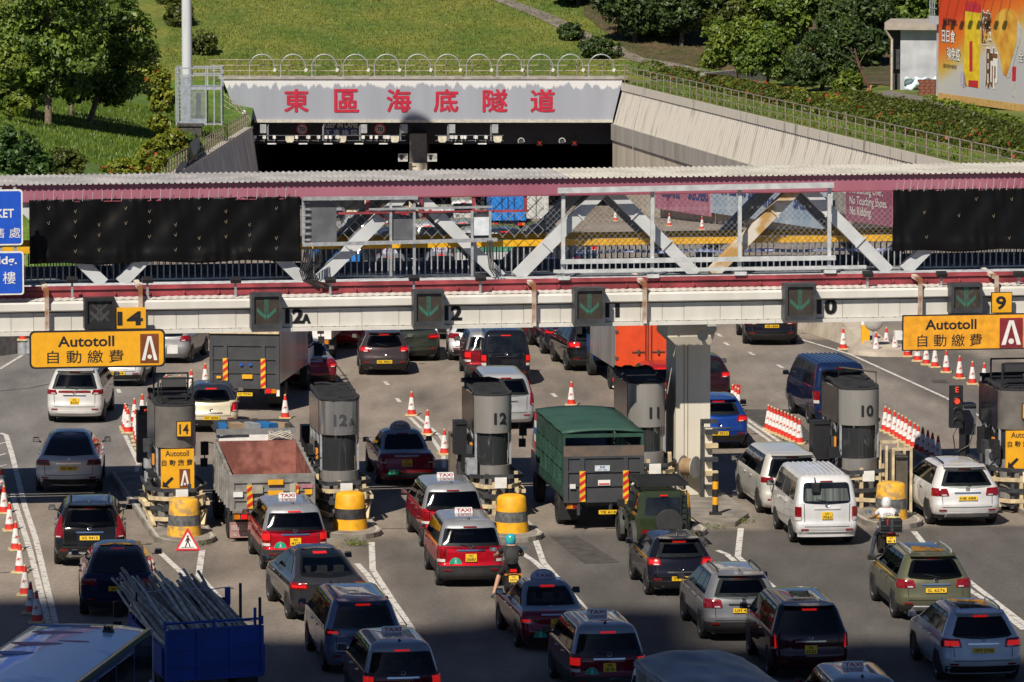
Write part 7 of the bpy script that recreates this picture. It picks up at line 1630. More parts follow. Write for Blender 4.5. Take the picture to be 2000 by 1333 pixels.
for i, x in enumerate((-.9, -.5, -.05, .35, .7)): b = MB(); b.box((x, 5.0, 2.62), (.22 + .1 * (i % 2), .6, .2), rz=.2 * i); b.build('tool', (mat('tool_blue', (.02, .15, .4), .5), mat('tool_wood', (.3, .22, .14), .8), GALV)[i % 3], t)
rp_ = MB()
for k in range(7): rp_.tube([(.66 + .35 * math.cos(a) * (1 - .02 * k), 4.30 + .06 * math.sin(a), 2.36 + .025 * k + .05 * math.sin(a * 3 + k)) for a in np.linspace(0, 2 * PI, 14)], .018, 5, False)
rp_.build('rope_coil', mat('rope_pale', (.5, .47, .40), .9), t)
chassis(t, W, 5.8, .47, (1.25, 5.2)); lights(t, W, .06, .66); 
for sg in (-1, 1): b = MB(); b.bbox(sg * .86 - .28, sg * .86 + .28, .42, .45, .12, .55); f_ = b.build('mud_flap', mat('flap_pink', (.36, .20, .19), .7), t); b = MB(); b.text('ISUZU', (sg * .86, .415, .40), UX, UZ, .13, .02, fit=.46); b.text('五十鈴', (sg * .86, .415, .22), UX, UZ, .09, .01, fit=.4); b.build('lettering', mat('flap_print', (.6, .5, .48), .6), f_)
for x, z, w_, h, m_ in ((-.95, 1.3, .26, .14, WHITE), (.08, 1.62, .42, .14, YEL), (.08, 1.3, .42, .16, YEL), (.98, 1.34, .2, .14, YEL), (.95, 1.52, .3, .1, mat('sticker_pink', (.5, .2, .25), .6))): b = MB(); b.bbox(x - w_ / 2, x + w_ / 2, -.03, -.012, z, z + h); b.build('sticker', m_, g_)
b = MB(); b.box((-.42, -.03, 1.5), (.3, .03, .22), rz=.1); b.box((.55, -.04, 1.5), (.16, .04, .3), rz=-.2); b.build('mud_patch', mat('mud', (.36, .35, .27), .9), g_)
b = MB(); b.tube([(-.55, -.05, .9), (-.55, -.1, .45), (-.5, .2, .4)], .05, 6); b.tube([(-.2, -.05, .9), (-.2, -.08, .62), (-.1, .2, .5)], .05, 6); b.bbox(-1.1, .9, -.06, .06, .86, .91); b.build('lift_arm', mat('arm_rusty', (.22, .18, .14), .7, var=.3), t)
# green cage truck
t = truck('cage_truck', 'dark green cage-sided truck with green canvas top and grey tail lift', 1178, 1036, 7.5); W = 2.25
gr_ = mat('cage_green', (.022, .072, .050), .55, var=.25, scale=2); top_ = mat('canvas_green', (.030, .088, .062), .6, var=0, scale=1.6, col2=(.022, .066, .047), bump=.15, bscale=2)
b = MB(); b.grid([[(x, y, 2.70 + .08 * (1 - (x / 1.14) ** 2) + .015 * math.sin(y * 3.4)) for x in np.linspace(-1.14, 1.14, 7)] for y in np.linspace(.0, 5.6, 12)][::-1]); o = b.build('canvas_top', top_, t, 40); md = o.modifiers.new('s', 'SOLIDIFY'); md.thickness = .05; md.offset = -1
b = MB()
for sg in (-1, 1):
    b.bbox(sg * 1.09 - .03, sg * 1.09 + .03, .05, 5.55, 2.15 if sg else 2, 2.68); b.bbox(sg * 1.09 - .04, sg * 1.09 + .04, .05, 5.55, .95, 1.25)
b.build('side_panel', gr_, t)
for k in range(7): y = .08 + k * .91; q = MB(); q.bbox(-1.13, -1.06, y - .04, y + .04, 1.25, 2.15); q.bbox(1.06, 1.13, y - .04, y + .04, 1.25, 2.15); q.build('side_post', gr_, t)
q = MB(); q.bbox(-1.12, -1.07, .1, 5.5, 1.68, 1.74); q.bbox(1.07, 1.12, .1, 5.5, 1.68, 1.74); q.build('side_rail', gr_, t)
q = MB()
for k in range(44):
    y = .15 + k * .122; q.bbox(-1.095, -1.08, y, y + .014, 1.25, 2.15)
for k in range(7): q.bbox(-1.095, -1.08, .1, 5.5, 1.3 + k * .12, 1.314 + k * .12)
q.build('side_mesh', gr_, t, kind='stuff')
ld = MB(); rs = np.random.default_rng(5)
for k in range(9): ld.box((-.5 + .5 * rs.random(), .8 + k * .5, 1.35 + .3 * rs.random()), (.9, .42, .5 + .3 * rs.random()), rz=rs.normal() * .1)
ld.build('load', mat('load_brown', (.10, .075, .05), .9, var=.4), t)
b = MB(); b.bbox(-1.1, 1.1, .0, 5.6, .88, .95); b.build('bed', DARKG, t)
b = MB(); b.bbox(-1.13, 1.13, -.01, .07, 2.60, 2.70); 
for sg in (-1, 1): b.bbox(sg * 1.10 - .035, sg * 1.10 + .035, -.01, .07, 2.3, 2.6)
b.build('rear_hoop', gr_, t)
g_ = tailgate(t, W, -.02, .80, 2.38, darkgrey); b = MB(); b.bbox(-W / 2, W / 2, -.125, -.112, 2.08, 2.375); b.build('upper_plate', rustlip, g_)
for x, z, w_, h, m_, tx in ((-.05, 1.68, .42, .16, mat('label_pale', (.6, .66, .7), .5), '志成'), (0, 1.28, .34, .15, WHITE, ''), (-.88, 1.2, .16, .13, WHITE, ''), (.86, 1.26, .18, .1, WHITE, '')):
    b = MB(); b.bbox(x - w_ / 2, x + w_ / 2, -.18, -.166, z, z + h); s_ = b.build('sticker', m_, g_)
    if tx: b = MB(); b.text(tx, (x, -.184, z + .11), UX, UZ, .07, .01); b.text('2493 10723', (x, -.184, z + .035), UX, UZ, .04, .005); b.build('lettering', navy, s_)
    elif z == 1.28: b = MB(); b.bbox(-.15, .15, -.186, -.181, 1.3, 1.34); b.build('lettering', REDW, s_)
chassis(t, W, 6.8, .45, (1.5, 6.0)); cab(t, 2.1, 5.75, 1.6, 2.5, mat('cab_blue', (.03, .08, .22), .4)); lights(t, W, .0, .60, False); plate_at(t, (.12, -.1, .52), UX, UZ, 'YE 614', False)
b = MB(); b.tube([(.35 * sg + .0, -.08, z) for sg, z in ((-2, .8), (-2, .45))], .05, 6); b.tube([(.2, -.08, .8), (.2, 0, .42)], .05, 6); b.bbox(-1.0, 1.0, -.08, .02, .74, .79); b.build('lift_arm', DARKG, t)
fl = MB()
for k, m_ in enumerate((REDW, WHITE, blue, WHITE, REDW)): q = MB(); q.bbox(-1.13, -1.10, 5.62, 5.9, 1.6 + k * .2, 1.8 + k * .2); q.build('stripe', m_, t)
# orange truck
t = truck('box_truck', 'box truck with bright orange rear doors and silver side beside the white pillar', 1266, 768, 9.0); W = 2.25
b = MB(); b.bbox(-W / 2, W / 2, .08, 5.0, .85, 3.15); b.build('box_body', mat('box_alu_old', (.48, .47, .47), .4, .5, var=0, scale=1.5, streak=(1, 1, .2), col2=(.28, .25, .22)), t)
org = mat('orange_paint', (.72, .075, .018), .5, var=.08, scale=2)
for sg in (-1, 1):
    b = MB(); b.bbox(sg * .025, sg * (W / 2 - .02), .0, .07, .90, 3.1); d = b.build('rear_door', org, t); x = sg * .34
    b = MB(); b.tube([(sg * .1, -.03, .9), (sg * .1, -.03, 3.1)], .018, 5); b.bbox(x - .22, x + .22, -.03, -.0, 1.38, 1.42); b.box((x, -.04, 1.40), (.06, .05, .16)); b.build('lock_bar', mat('bar_dark', (.08, .06, .05), .6), d)
    b = MB(); [b.box((sg * (W / 2 - .04), -.01, z), (.1, .04, .1)) for z in (1.2, 2.1, 2.9)]; b.build('hinge', mat('bar_dark', (.08, .06, .05)), d)
b = MB(); b.bbox(.62, .98, -.012, -.001, 2.0, 2.4); b.build('faded_label', mat('orange_dark', (.5, .06, .02), .6), t)
chassis(t, W, 6.4, .42, (1.4, 5.6)); cab(t, 2.0, 5.15, 1.5, 2.4, mat('cab_blue', (.03, .08, .22))); lights(t, W, .0, .62); plate_at(t, (0, -.03, .72), UX, UZ, 'NL 7', False)
for sg in (-1, 1): b = MB(); b.bbox(sg * .85 - .22, sg * .85 + .22, .88, .91, .10, .45); f_ = b.build('mud_flap', WHITE, t); b = MB(); b.bbox(sg * .85 - .22, sg * .85 + .22, .86, .878, .30, .45); b.build('red_band', REDW, f_); b = MB(); b.text('ISUZU', (sg * .85, .855, .375), UX, UZ, .08, .015, fit=.3); b.build('lettering', WHITE, f_)
# small white box truck behind
t = truck('box_truck', 'small white rear box truck with red and yellow chevron band just under the beam', 590, 706, -6); W = 2.1
b = MB(); b.bbox(-W / 2, W / 2, .05, 5.2, .8, 2.9); b.build('box_body', MATS['box_silver'], t); b = MB(); b.bbox(-W / 2, W / 2, 0, .05, .8, 2.9); b.build('rear_panel', WHITE, t)
b = MB(); b.bbox(-W / 2 + .02, W / 2 - .02, -.02, -.002, 1.25, 1.5); h_ = b.build('hazard_band', chevy, t); b = MB()
for k in range(9): x = -W / 2 + .05 + k * .23; b.extr([(x, 1.25), (x + .11, 1.25), (x + .2, 1.5), (x + .09, 1.5)], (0, -.024, 0), UX, UZ, .004)
b.build('stripes', chevm, h_); chassis(t, W, 6.2, .4, (1.3, 5.5)); cab(t, 2.0, 5.3, 1.5, 2.3, WHITE); lights(t, W, 0, .6)
# blue dropside truck with bamboo
th = 13; t = truck('dropside_truck', 'blue dropside truck carrying a load of grey bamboo poles at the lower left', 418, 1392, th); W = 2.3
bl = mat('truck_blue', (.010, .055, .32), .5, var=.12, scale=1.5)
tg = thing_ = bpy.data.objects.new('tailgate', None); 
b = MB(); b.bbox(-W / 2, W / 2, -.05, 0, .78, 1.92); tg = b.build('tailgate', bl, t); tg.rotation_euler = (0, 0, R(8))
b = MB()
for x in (-W / 2 + .03, -W / 6, W / 6, W / 2 - .03): b.bbox(x - .035, x + .035, -.10, -.052, .78, 1.93)
for z in (.8, 1.12, 1.50, 1.92): b.bbox(-W / 2 + .07, W / 2 - .07, -.085, -.052, z - .03, z + .03)
b.build('ribs', bl, tg)
b = MB(); b.tube([(-W / 2, -.03, 2.08), (W / 2, -.03, 2.08)], .03, 6); 
for x in (-W / 2, 0, W / 2 - .02): b.bbox(x - .03, x + .03, -.06, 0, 1.95, 2.14)
b.build('top_bar', bl, tg)
for sg in (-1, 1): b = MB(); b.bbox(sg * W / 2 - .03, sg * W / 2 + .03, .05, 4.4, .85, 1.5); b.build('dropside', bl, t)
b = MB(); b.bbox(-W / 2, W / 2, .02, 4.4, .8, .88); b.build('bed', bl, t); b = MB(); b.bbox(-W / 2, W / 2, 4.4, 4.46, .8, 1.75)
for x in (-W / 2 + .05, W / 2 - .05): b.bbox(x - .06, x + .06, 4.36, 4.46, 1.75, 2.15)
b.build('headboard', bl, t)
for x, y, h in ((W / 2, 3.0, 2.45), (W / 2, .5, 2.5), (W / 2 - .15, .3, 2.3), (-W / 2, 3.8, 2.2)): b = MB(); b.tube([(x, y, .9), (x, y, h)], .035, 6); b.build('stake', bl if h < 2.44 else BLACK, t)
b = MB(); b.tube([(-W / 2, 3.9, 1.5), (-W / 2 - .05, 3.4, 2.25)], .025, 5); b.build('brace_bar', BLACK, t)
chassis(t, W, 6, .42, (1.1, 5.4)); cab(t, 2.0, 4.6, 1.5, 2.0, bl)
bam = mat('bamboo_grey', (.66, .58, .48), .65, var=0, scale=3, col2=(.36, .32, .27), bump=.3, bscale=6); bam2 = mat('bamboo_dark', (.36, .32, .27), .65, var=0, scale=3, col2=(.18, .16, .14)); bam3 = mat('bamboo_pale', (.80, .72, .60), .6, var=0, scale=3, col2=(.5, .45, .38)); rs = np.random.default_rng(11); Mx = Matrix.Translation(t.location) @ Matrix.Rotation(R(th), 4, 'Z'); k = 0
bmesh_ = []
for v in range(5):
    b = MB(); L = 5.4; pr = []; 
    for i in range(19):
        u = i / 18; pr.append((.043 * (1 - .25 * u) * (1.12 if i % 3 == 0 else 1.0), u * L))
    rows = [[(r_ * math.cos(2 * PI * q / 7) + .03 * math.sin(y * 1.3 + v), y, r_ * math.sin(2 * PI * q / 7) + .02 * math.sin(y * .9 + 2 * v)) for q in range(7)] for r_, y in pr]
    b.grid(rows, True, True); bmesh_.append(b)
srcs = []
for row in range(5):
    for i in range(21):
        x = -1.0 + i * .10 + rs.normal() * .02 + .05 * (row % 2); z = 1.30 + row * .085 + rs.normal() * .01; lf = rs.uniform(-.35, .35)
        v = k % 5; p = Mx @ Vector((x, .25 + .12 * rs.random(), z))
        if len(srcs) <= v: o = bmesh_[v].build('bamboo_pole', (bam, bam2, bam3)[v % 3], None, 50); srcs.append(o)
        else: o = bpy.data.objects.new('bamboo_pole', srcs[v].data); COL.objects.link(o)
        o.location = p; tz = (1.98 + row * .09 + .12 * math.sin(i * .9) - 1.30 - row * .1) ; o.rotation_euler = (math.atan2(tz, 5.0) + rs.normal() * .006, rs.uniform(0, 6), R(th) + R(-3.0) * 0 + math.atan2(-(0.10 + .25 * (-x)) * 0.25 + .12 + .02 * rs.normal(), 1) * .5)
        o.rotation_euler = Matrix.Rotation(R(th + 4.5 + 1.5 * rs.normal() * .4), 3, 'Z').to_euler(); o.rotation_euler.x = math.atan2(tz, 4.6) + rs.normal() * .008
        o.scale = (1, .86 + .1 * rs.random(), 1)
        tag(o, 'grey weathered bamboo pole in the load on the blue dropside truck', 'bamboo pole', 'bamboo poles on the blue truck'); k += 1
for y in (.9, 3.6):
    b = MB(); b.tube([(x_, y, 1.78 + .13 * y + .02 * math.sin(9 * x_)) for x_ in np.linspace(-1.05, 1.1, 16)], .012, 4); o = b.build('load_strap', mat('strap_pale', (.4, .42, .5), .7), t)
# coach at the bottom left
rc = Dp(300, 1213, 1); d_ = ray(300, 1213); k_ = (3.0 - CH) / d_.z; fr = Vector((d_.x * k_, d_.y * k_, 0)); ya = -8.4
fwd = Vector((-math.sin(R(ya)), math.cos(R(ya)), 0)); rgt = Vector((math.cos(R(ya)), math.sin(R(ya)), 0)); W = 2.5; L = 9.0
t = thing('coach', 'pale blue coach with decorated roof and gold trim cut off by the lower left corner', 'coach', fr - rgt * W / 2 - fwd * L, R(ya))
rm = mat('coach_roof', (.68, .84, .97), .3, var=0, scale=.55, col2=(.22, .42, .74), coat=.6, lo=.36, hi=.44); sm_ = mat('coach_side', (.05, .12, .30), .3, var=.2, coat=.6)
b = MB(); rows = []
for y in np.linspace(0, L, 14): rows.append([(x, y, 2.92 + .10 * (1 - abs(x / 1.22) ** 3) - (.16 * max(0, (y - L + .8) / .8) ** 2)) for x in np.linspace(-1.22, 1.22, 13)])
b.grid(rows[::-1]); b.build('roof', rm, t, 40)
b = MB(); b.bbox(-W / 2, W / 2, 0, L - .25, .35, 1.5); b.bbox(-W / 2, W / 2, 0, L - 1.9, 1.5, 2.78); b.build('body', sm_, t)
b = MB(); b.bbox(-W / 2 + .02, W / 2 + .0, L - 1.9, L - .1, 1.35, 2.72); b.build('front_glass', GLASS, t)
b = MB(); b.bbox(W / 2 - .06, W / 2 + .004, L - .16, L - .06, .35, 2.85); b.bbox(-W / 2, -W / 2 + .08, L - .16, L - .06, .35, 2.85); b.build('front_pillar', mat('coach_pale', (.45, .5, .58), .3), t)
for sg in (-1, 1):
    b = MB(); b.tube([(sg * 1.24, 0, 2.90), (sg * 1.24, L - .5, 2.90), (sg * 1.16, L - .05, 2.78)], .035, 6); b.build('gold_trim', mat('trim_gold', (.48, .42, .26), .3, .6), t, 50)
    b = MB(); b.bbox(sg * 1.20, sg * 1.25, 0, L - .3, 2.76, 2.86); b.build('green_trim', mat('trim_green', (.10, .20, .15), .3, .3), t)
    for k in range(4): b = MB(); y = L - 3.6 - k * 1.7; b.bbox(sg * (W / 2 + .004) - .01, sg * (W / 2 + .004) + .01, y, y + 1.55, 1.5, 2.65); b.build('side_window', GLASS, t)
for x, y, w_, m_ in ((.75, L - 2.2, .2, BLACK),): b = MB(); b.lathe([(.14, 0), (.12, .05), (.05, .10)], 10, c=(.62, L - 1.6, 3.0)); [b.box((.62 + .07 * k, L - 1.6, 3.08), (.03, .16, .1)) for k in (-1, 0, 1)]; b.build('roof_vent', BLACK, t)
pkm = mat('print_coral', (.45, .16, .24), .4)
for x, y, w_, h_, m_ in ((-.4, L - 1.9, .5, .14, pkm), (-.55, L - 1.0, .6, .1, mat('print_deep_blue', (.06, .16, .42), .4)), (-.5, L - 3.4, .5, .18, pkm), (.2, L - 3.0, .3, .08, pkm), (-.7, L - 4.6, .4, .2, mat('print_deep_blue', (.06, .16, .42))), (.05, L - 1.2, .3, .06, pkm)):
    b = MB(); P_ = [(x + w_ * math.cos(a) * (1 + .2 * math.sin(3 * a)), y + h_ * math.sin(a)) for a in np.linspace(0, 2 * PI, 14)[:-1]]; zz = 3.0; b.prism(P_, zz, 3.028); b.build('roof_print', m_, t)
for sg in (-1, 1):
    for y in (2.4, L - 2.2): wheel(t, sg * (W / 2 - .16), y, .46, .28, True)
b = MB(); b.bbox(W / 2 + .006, W / 2 + .014, L - .95, L - .3, 1.62, 1.78); s_ = b.build('name_board', mat('board_pale', (.6, .55, .6), .5), t); b = MB(); b.text('PLAZA', (W / 2 + .018, L - .62, 1.70), -UY * -1, UZ, .1, .015); b.build('lettering', REDW, s_)
# canvas-topped grey lorry at the bottom edge
d_ = ray(1345, 1272); k_ = (2.65 - CH) / d_.z; fr = Vector((d_.x * k_, d_.y * k_, 0)); ya = 11; fwd = Vector((-math.sin(R(ya)), math.cos(R(ya)), 0))
t = thing('canvas_lorry', 'lorry with sagging grey canvas top cut off by the bottom edge right of centre', 'truck', fr - fwd * 5.5, R(ya), 'trucks in the toll queue')
b = MB(); rows = []
for y in np.linspace(0, 5.5, 18): rows.append([(x, y, 2.46 + .20 * (1 - abs(x / 1.15) ** 2.6) + .02 * math.sin(y * 4.2) * (1 - abs(x / 1.15)) + .012 * math.sin(7 * x + 3 * y)) for x in np.linspace(-1.15, 1.15, 15)])
b.grid(rows[::-1]); o = b.build('canvas_top', mat('canvas_grey', (.33, .34, .35), .45, var=0, scale=1.6, streak=(1, .4, 1), col2=(.17, .18, .19), bump=.3, bscale=3), t, 50); md = o.modifiers.new('s', 'SOLIDIFY'); md.thickness = .03; md.offset = -1
for sg in (-1, 1):
    b = MB(); b.bbox(sg * 1.15 - .03, sg * 1.15 + .03, 0, 5.5, 2.36, 2.47); b.bbox(sg * 1.15 - .03, sg * 1.15 + .03, 0, 5.5, .9, 1.7); b.build('side_frame', GALV, t)
    for k in range(6): b = MB(); b.bbox(sg * 1.13 - .025, sg * 1.13 + .025, .1 + k * 1.05, .17 + k * 1.05, 1.7, 2.36); b.build('side_post', GALV, t)
b = MB(); b.bbox(-1.13, 1.13, 5.42, 5.5, .9, 2.5); b.build('front_panel', GALV, t); b = MB(); b.bbox(-1.1, 1.1, 0, 5.4, .85, .92); b.build('bed', DARKG, t)
chassis(t, 2.3, 7.2, .43, (1.5, 6.4)); cab(t, 2.0, 5.6, 1.5, 2.2, WHITE)
# far trucks on the ramp
def ramp(px, D): return Vector((XatY(px, D, roadz(D)), D, roadz(D)))
t = truck('box_truck', 'bright blue box truck on the ramp seen through the truss mesh', 0, 0, 2, at=ramp(992, 305)); b = MB(); b.bbox(-1.05, 1.05, .05, 5, .9, 3.0); b.build('box_body', mat('box_blue', (.02, .20, .62), .45), t); b = MB(); [b.bbox(x - .03, x + .03, .0, .05, .9, 3.0) for x in (-1.0, -.35, 0, .35, 1.0)]; b.build('door_bars', mat('bar_blue', (.01, .08, .3), .5), t); chassis(t, 2.1, 6, .42, (1.3, 5)); cab(t, 2, 5.2, 1.5, 2.3, WHITE); lights(t, 2.1, 0, .6)
t = truck('box_truck', 'pale grey box truck with green top stripe seen through the railing bars', 0, 0, 2, at=ramp(948, 211)); b = MB(); b.bbox(-1.1, 1.1, .05, 5, .8, 2.1); b.build('box_body', mat('box_pale', (.5, .51, .5), .5), t); b = MB(); b.bbox(-1.12, 1.12, .03, 5.02, 2.1, 2.3); b.build('green_stripe', mat('stripe_green', (.05, .25, .14), .5), t); chassis(t, 2.1, 6, .42, (1.3, 5)); cab(t, 2, 5.2, 1.5, 2.2, WHITE); lights(t, 2.1, 0, .55); plate_at(t, (.75, -.0, .62), UX, UZ, 'PT 88', False)
t = truck('flatbed_truck', 'small bright blue dropside truck seen through the railing bars at the left', 0, 0, 2, at=ramp(655, 217)); b = MB(); b.bbox(-1, 1, 0, 3.5, .8, 1.0); b.bbox(-1, 1, 0, .05, 1.0, 1.5); b.bbox(-1, -.95, 0, 3.5, 1.0, 1.5); b.bbox(.95, 1, 0, 3.5, 1, 1.5); b.build('dropsides', mat('box_blue', (.02, .20, .62)), t); chassis(t, 2, 5, .38, (1, 4.2)); cab(t, 1.9, 3.6, 1.4, 1.95, mat('box_blue', (.02, .20, .62))); lights(t, 2, 0, .55)
t = truck('minibus', 'cream and green minibus on the ramp seen through the mesh left of the truss leg', 0, 0, 2, 'minibus', at=ramp(680, 300)); b = MB(); b.bbox(-1.05, 1.05, 0, 6.5, .4, 1.5); b.bbox(-1, 1, .1, 6.4, 1.5, 2.5); b.build('body', mat('bus_cream', (.66, .62, .48), .4), t); b = MB(); b.bbox(-1.06, 1.06, -.02, 6.52, 1.0, 1.3); b.bbox(-.98, .98, .08, 6.3, 2.5, 2.58); b.build('green_bands', mat('bus_green', (.04, .40, .08), .4), t); b = MB(); b.bbox(-.9, .9, .05, .098, 1.6, 2.3); b.build('rear_window', GLASS, t); [wheel(t, s_ * .95, y, .36, .2) for s_ in (-1, 1) for y in (1.2, 5.2)]
t = truck('box_truck', 'pale grey container lorry standing at the right side of the ramp seen through the mesh', 0, 0, 2, at=ramp(1047, 330)); b = MB(); b.bbox(-.8, .8, 0, 5, .6, 3.1); b.build('box_body', mat('box_pale', (.5, .51, .5)), t); b = MB(); [b.bbox(x - .02, x + .02, -.03, -.001, .6, 3.1) for x in (-.78, 0, .78)]; b.build('door_bars', DARKG, t); chassis(t, 1.8, 6, .4, (1.3, 5)); cab(t, 1.8, 5.1, 1.4, 2.2, WHITE)
# green boxy off-roader
def offroader(px, py, yaw):
    t = thing('off_roader', 'dark green boxy off-roader with black roof rack and fender flares', 'car', place(px, py, yaw, .6), R(yaw), 'cars queuing at the toll plaza')
    gm_ = paint('army_green', (.032, .046, .022), .1); W = .74
    s = Shell([(.42, -.52), (.98, -.55), (1.02, -.54), (1.62, -.44), (1.68, -.38)], [(.42, 2.85), (.7, 2.9), (1.0, 2.8), (1.06, 1.75), (1.12, 1.55), (1.68, 1.35)], [(.42, .71), (.95, .74), (1.02, .73), (1.06, .71), (1.60, .63), (1.66, .60), (1.68, .56)], 1.72, .09, .02, .04)
    o = s.body([.42, .6, .8, .95, 1.0, 1.04, 1.08, 1.2, 1.4, 1.55, 1.62, 1.66, 1.68]).build('body', gm_, t, 35)
    patch(s, (-.52, .52), (-.46, .46), 1.08, 1.54, .012, 9, 9, .05).build('rear_window', GLASS, t, 35)
    for sg in (-1, 1):
        for ya_, yb_ in ((-.25, .42), (.52, 1.25)): sidepatch(s, sg, (ya_, yb_), (ya_, yb_ - (.1 if yb_ > 1 else 0)), 1.1, 1.55, .01, 9, 4, .05).build('side_window', GLASS, t, 35)
        for y in (0, 2.25):
            b = MB(); b.grid([[(sg * x_, y + r_ * math.cos(a), .37 + r_ * math.sin(a)) for a in np.linspace(-.25, PI + .25, 14)] for r_, x_ in ((.41, .72), (.43, .84), (.48, .83), (.50, .72))]); b.build('fender_flare', mat('flare_grey', (.05, .05, .05), .7), t, 40); wheel(t, sg * .72, y, .36, .22, True)
        b = MB(); b.box((sg * .5, -.60, .62), (.2, .05, .13)); b.build('tail_light', TAIL, t)
        b = MB(); b.box((sg * .86, 1.5, 1.15), (.2, .1, .18)); b.build('wing_mirror', BLACK, t); b = MB(); b.box((sg * .75, .55, .98), (.03, .14, .04)); b.build('door_handle', BLACK, t)
        b = MB(); b.box((sg * .742, .47, .8), (.012, .012, .55)); b.box((sg * .742, 1.35, .8), (.012, .012, .55)); b.build('panel_gap', INK, t)
    b = MB(); b.bbox(-.66, .66, -.62, -.5, .42, .58); b.build('rear_bumper', BLACK, t)
    b = MB(); b.lathe([(.36, -.10), (.38, -.04), (.36, .10), (.2, .12), (.01, .1)], 22, c=(.12, -.66, .88), axis='Y'); sp = b.build('spare_wheel', mat('spare_cover', (.03, .03, .032), .75, bump=.3), t, 40)
    b = MB(); [b.bbox(-.66, .66, y - .025, y + .025, 1.86, 1.89) for y in np.linspace(-.3, 1.3, 12)]; b.bbox(-.69, -.65, -.38, 1.38, 1.84, 1.94); b.bbox(.65, .69, -.38, 1.38, 1.84, 1.94); b.bbox(-.69, .69, -.4, -.36, 1.84, 1.94); b.bbox(-.69, .69, 1.36, 1.4, 1.84, 1.94); [b.box((x, y, 1.79), (.05, .06, .14)) for x in (-.62, .62) for y in (-.2, .5, 1.2)]; b.build('roof_rack', BLACK, t)
    b = MB(); b.bbox(.44, .47, -.58, -.55, .75, 1.75); b.bbox(.60, .63, -.58, -.55, .75, 1.75); [b.bbox(.44, .63, -.58, -.56, z, z + .02) for z in np.linspace(.8, 1.7, 6)]; b.build('ladder', BLACK, t)
    b = MB(); b.box((0, -.5, 1.60), (.2, .03, .035)); b.build('high_brake_light', LIT, t); b = MB(); b.bbox(-.55, .55, -.3, 2.6, .3, .43); b.build('underbody', BLACK, t)
offroader(1296, 1078, 7.5)
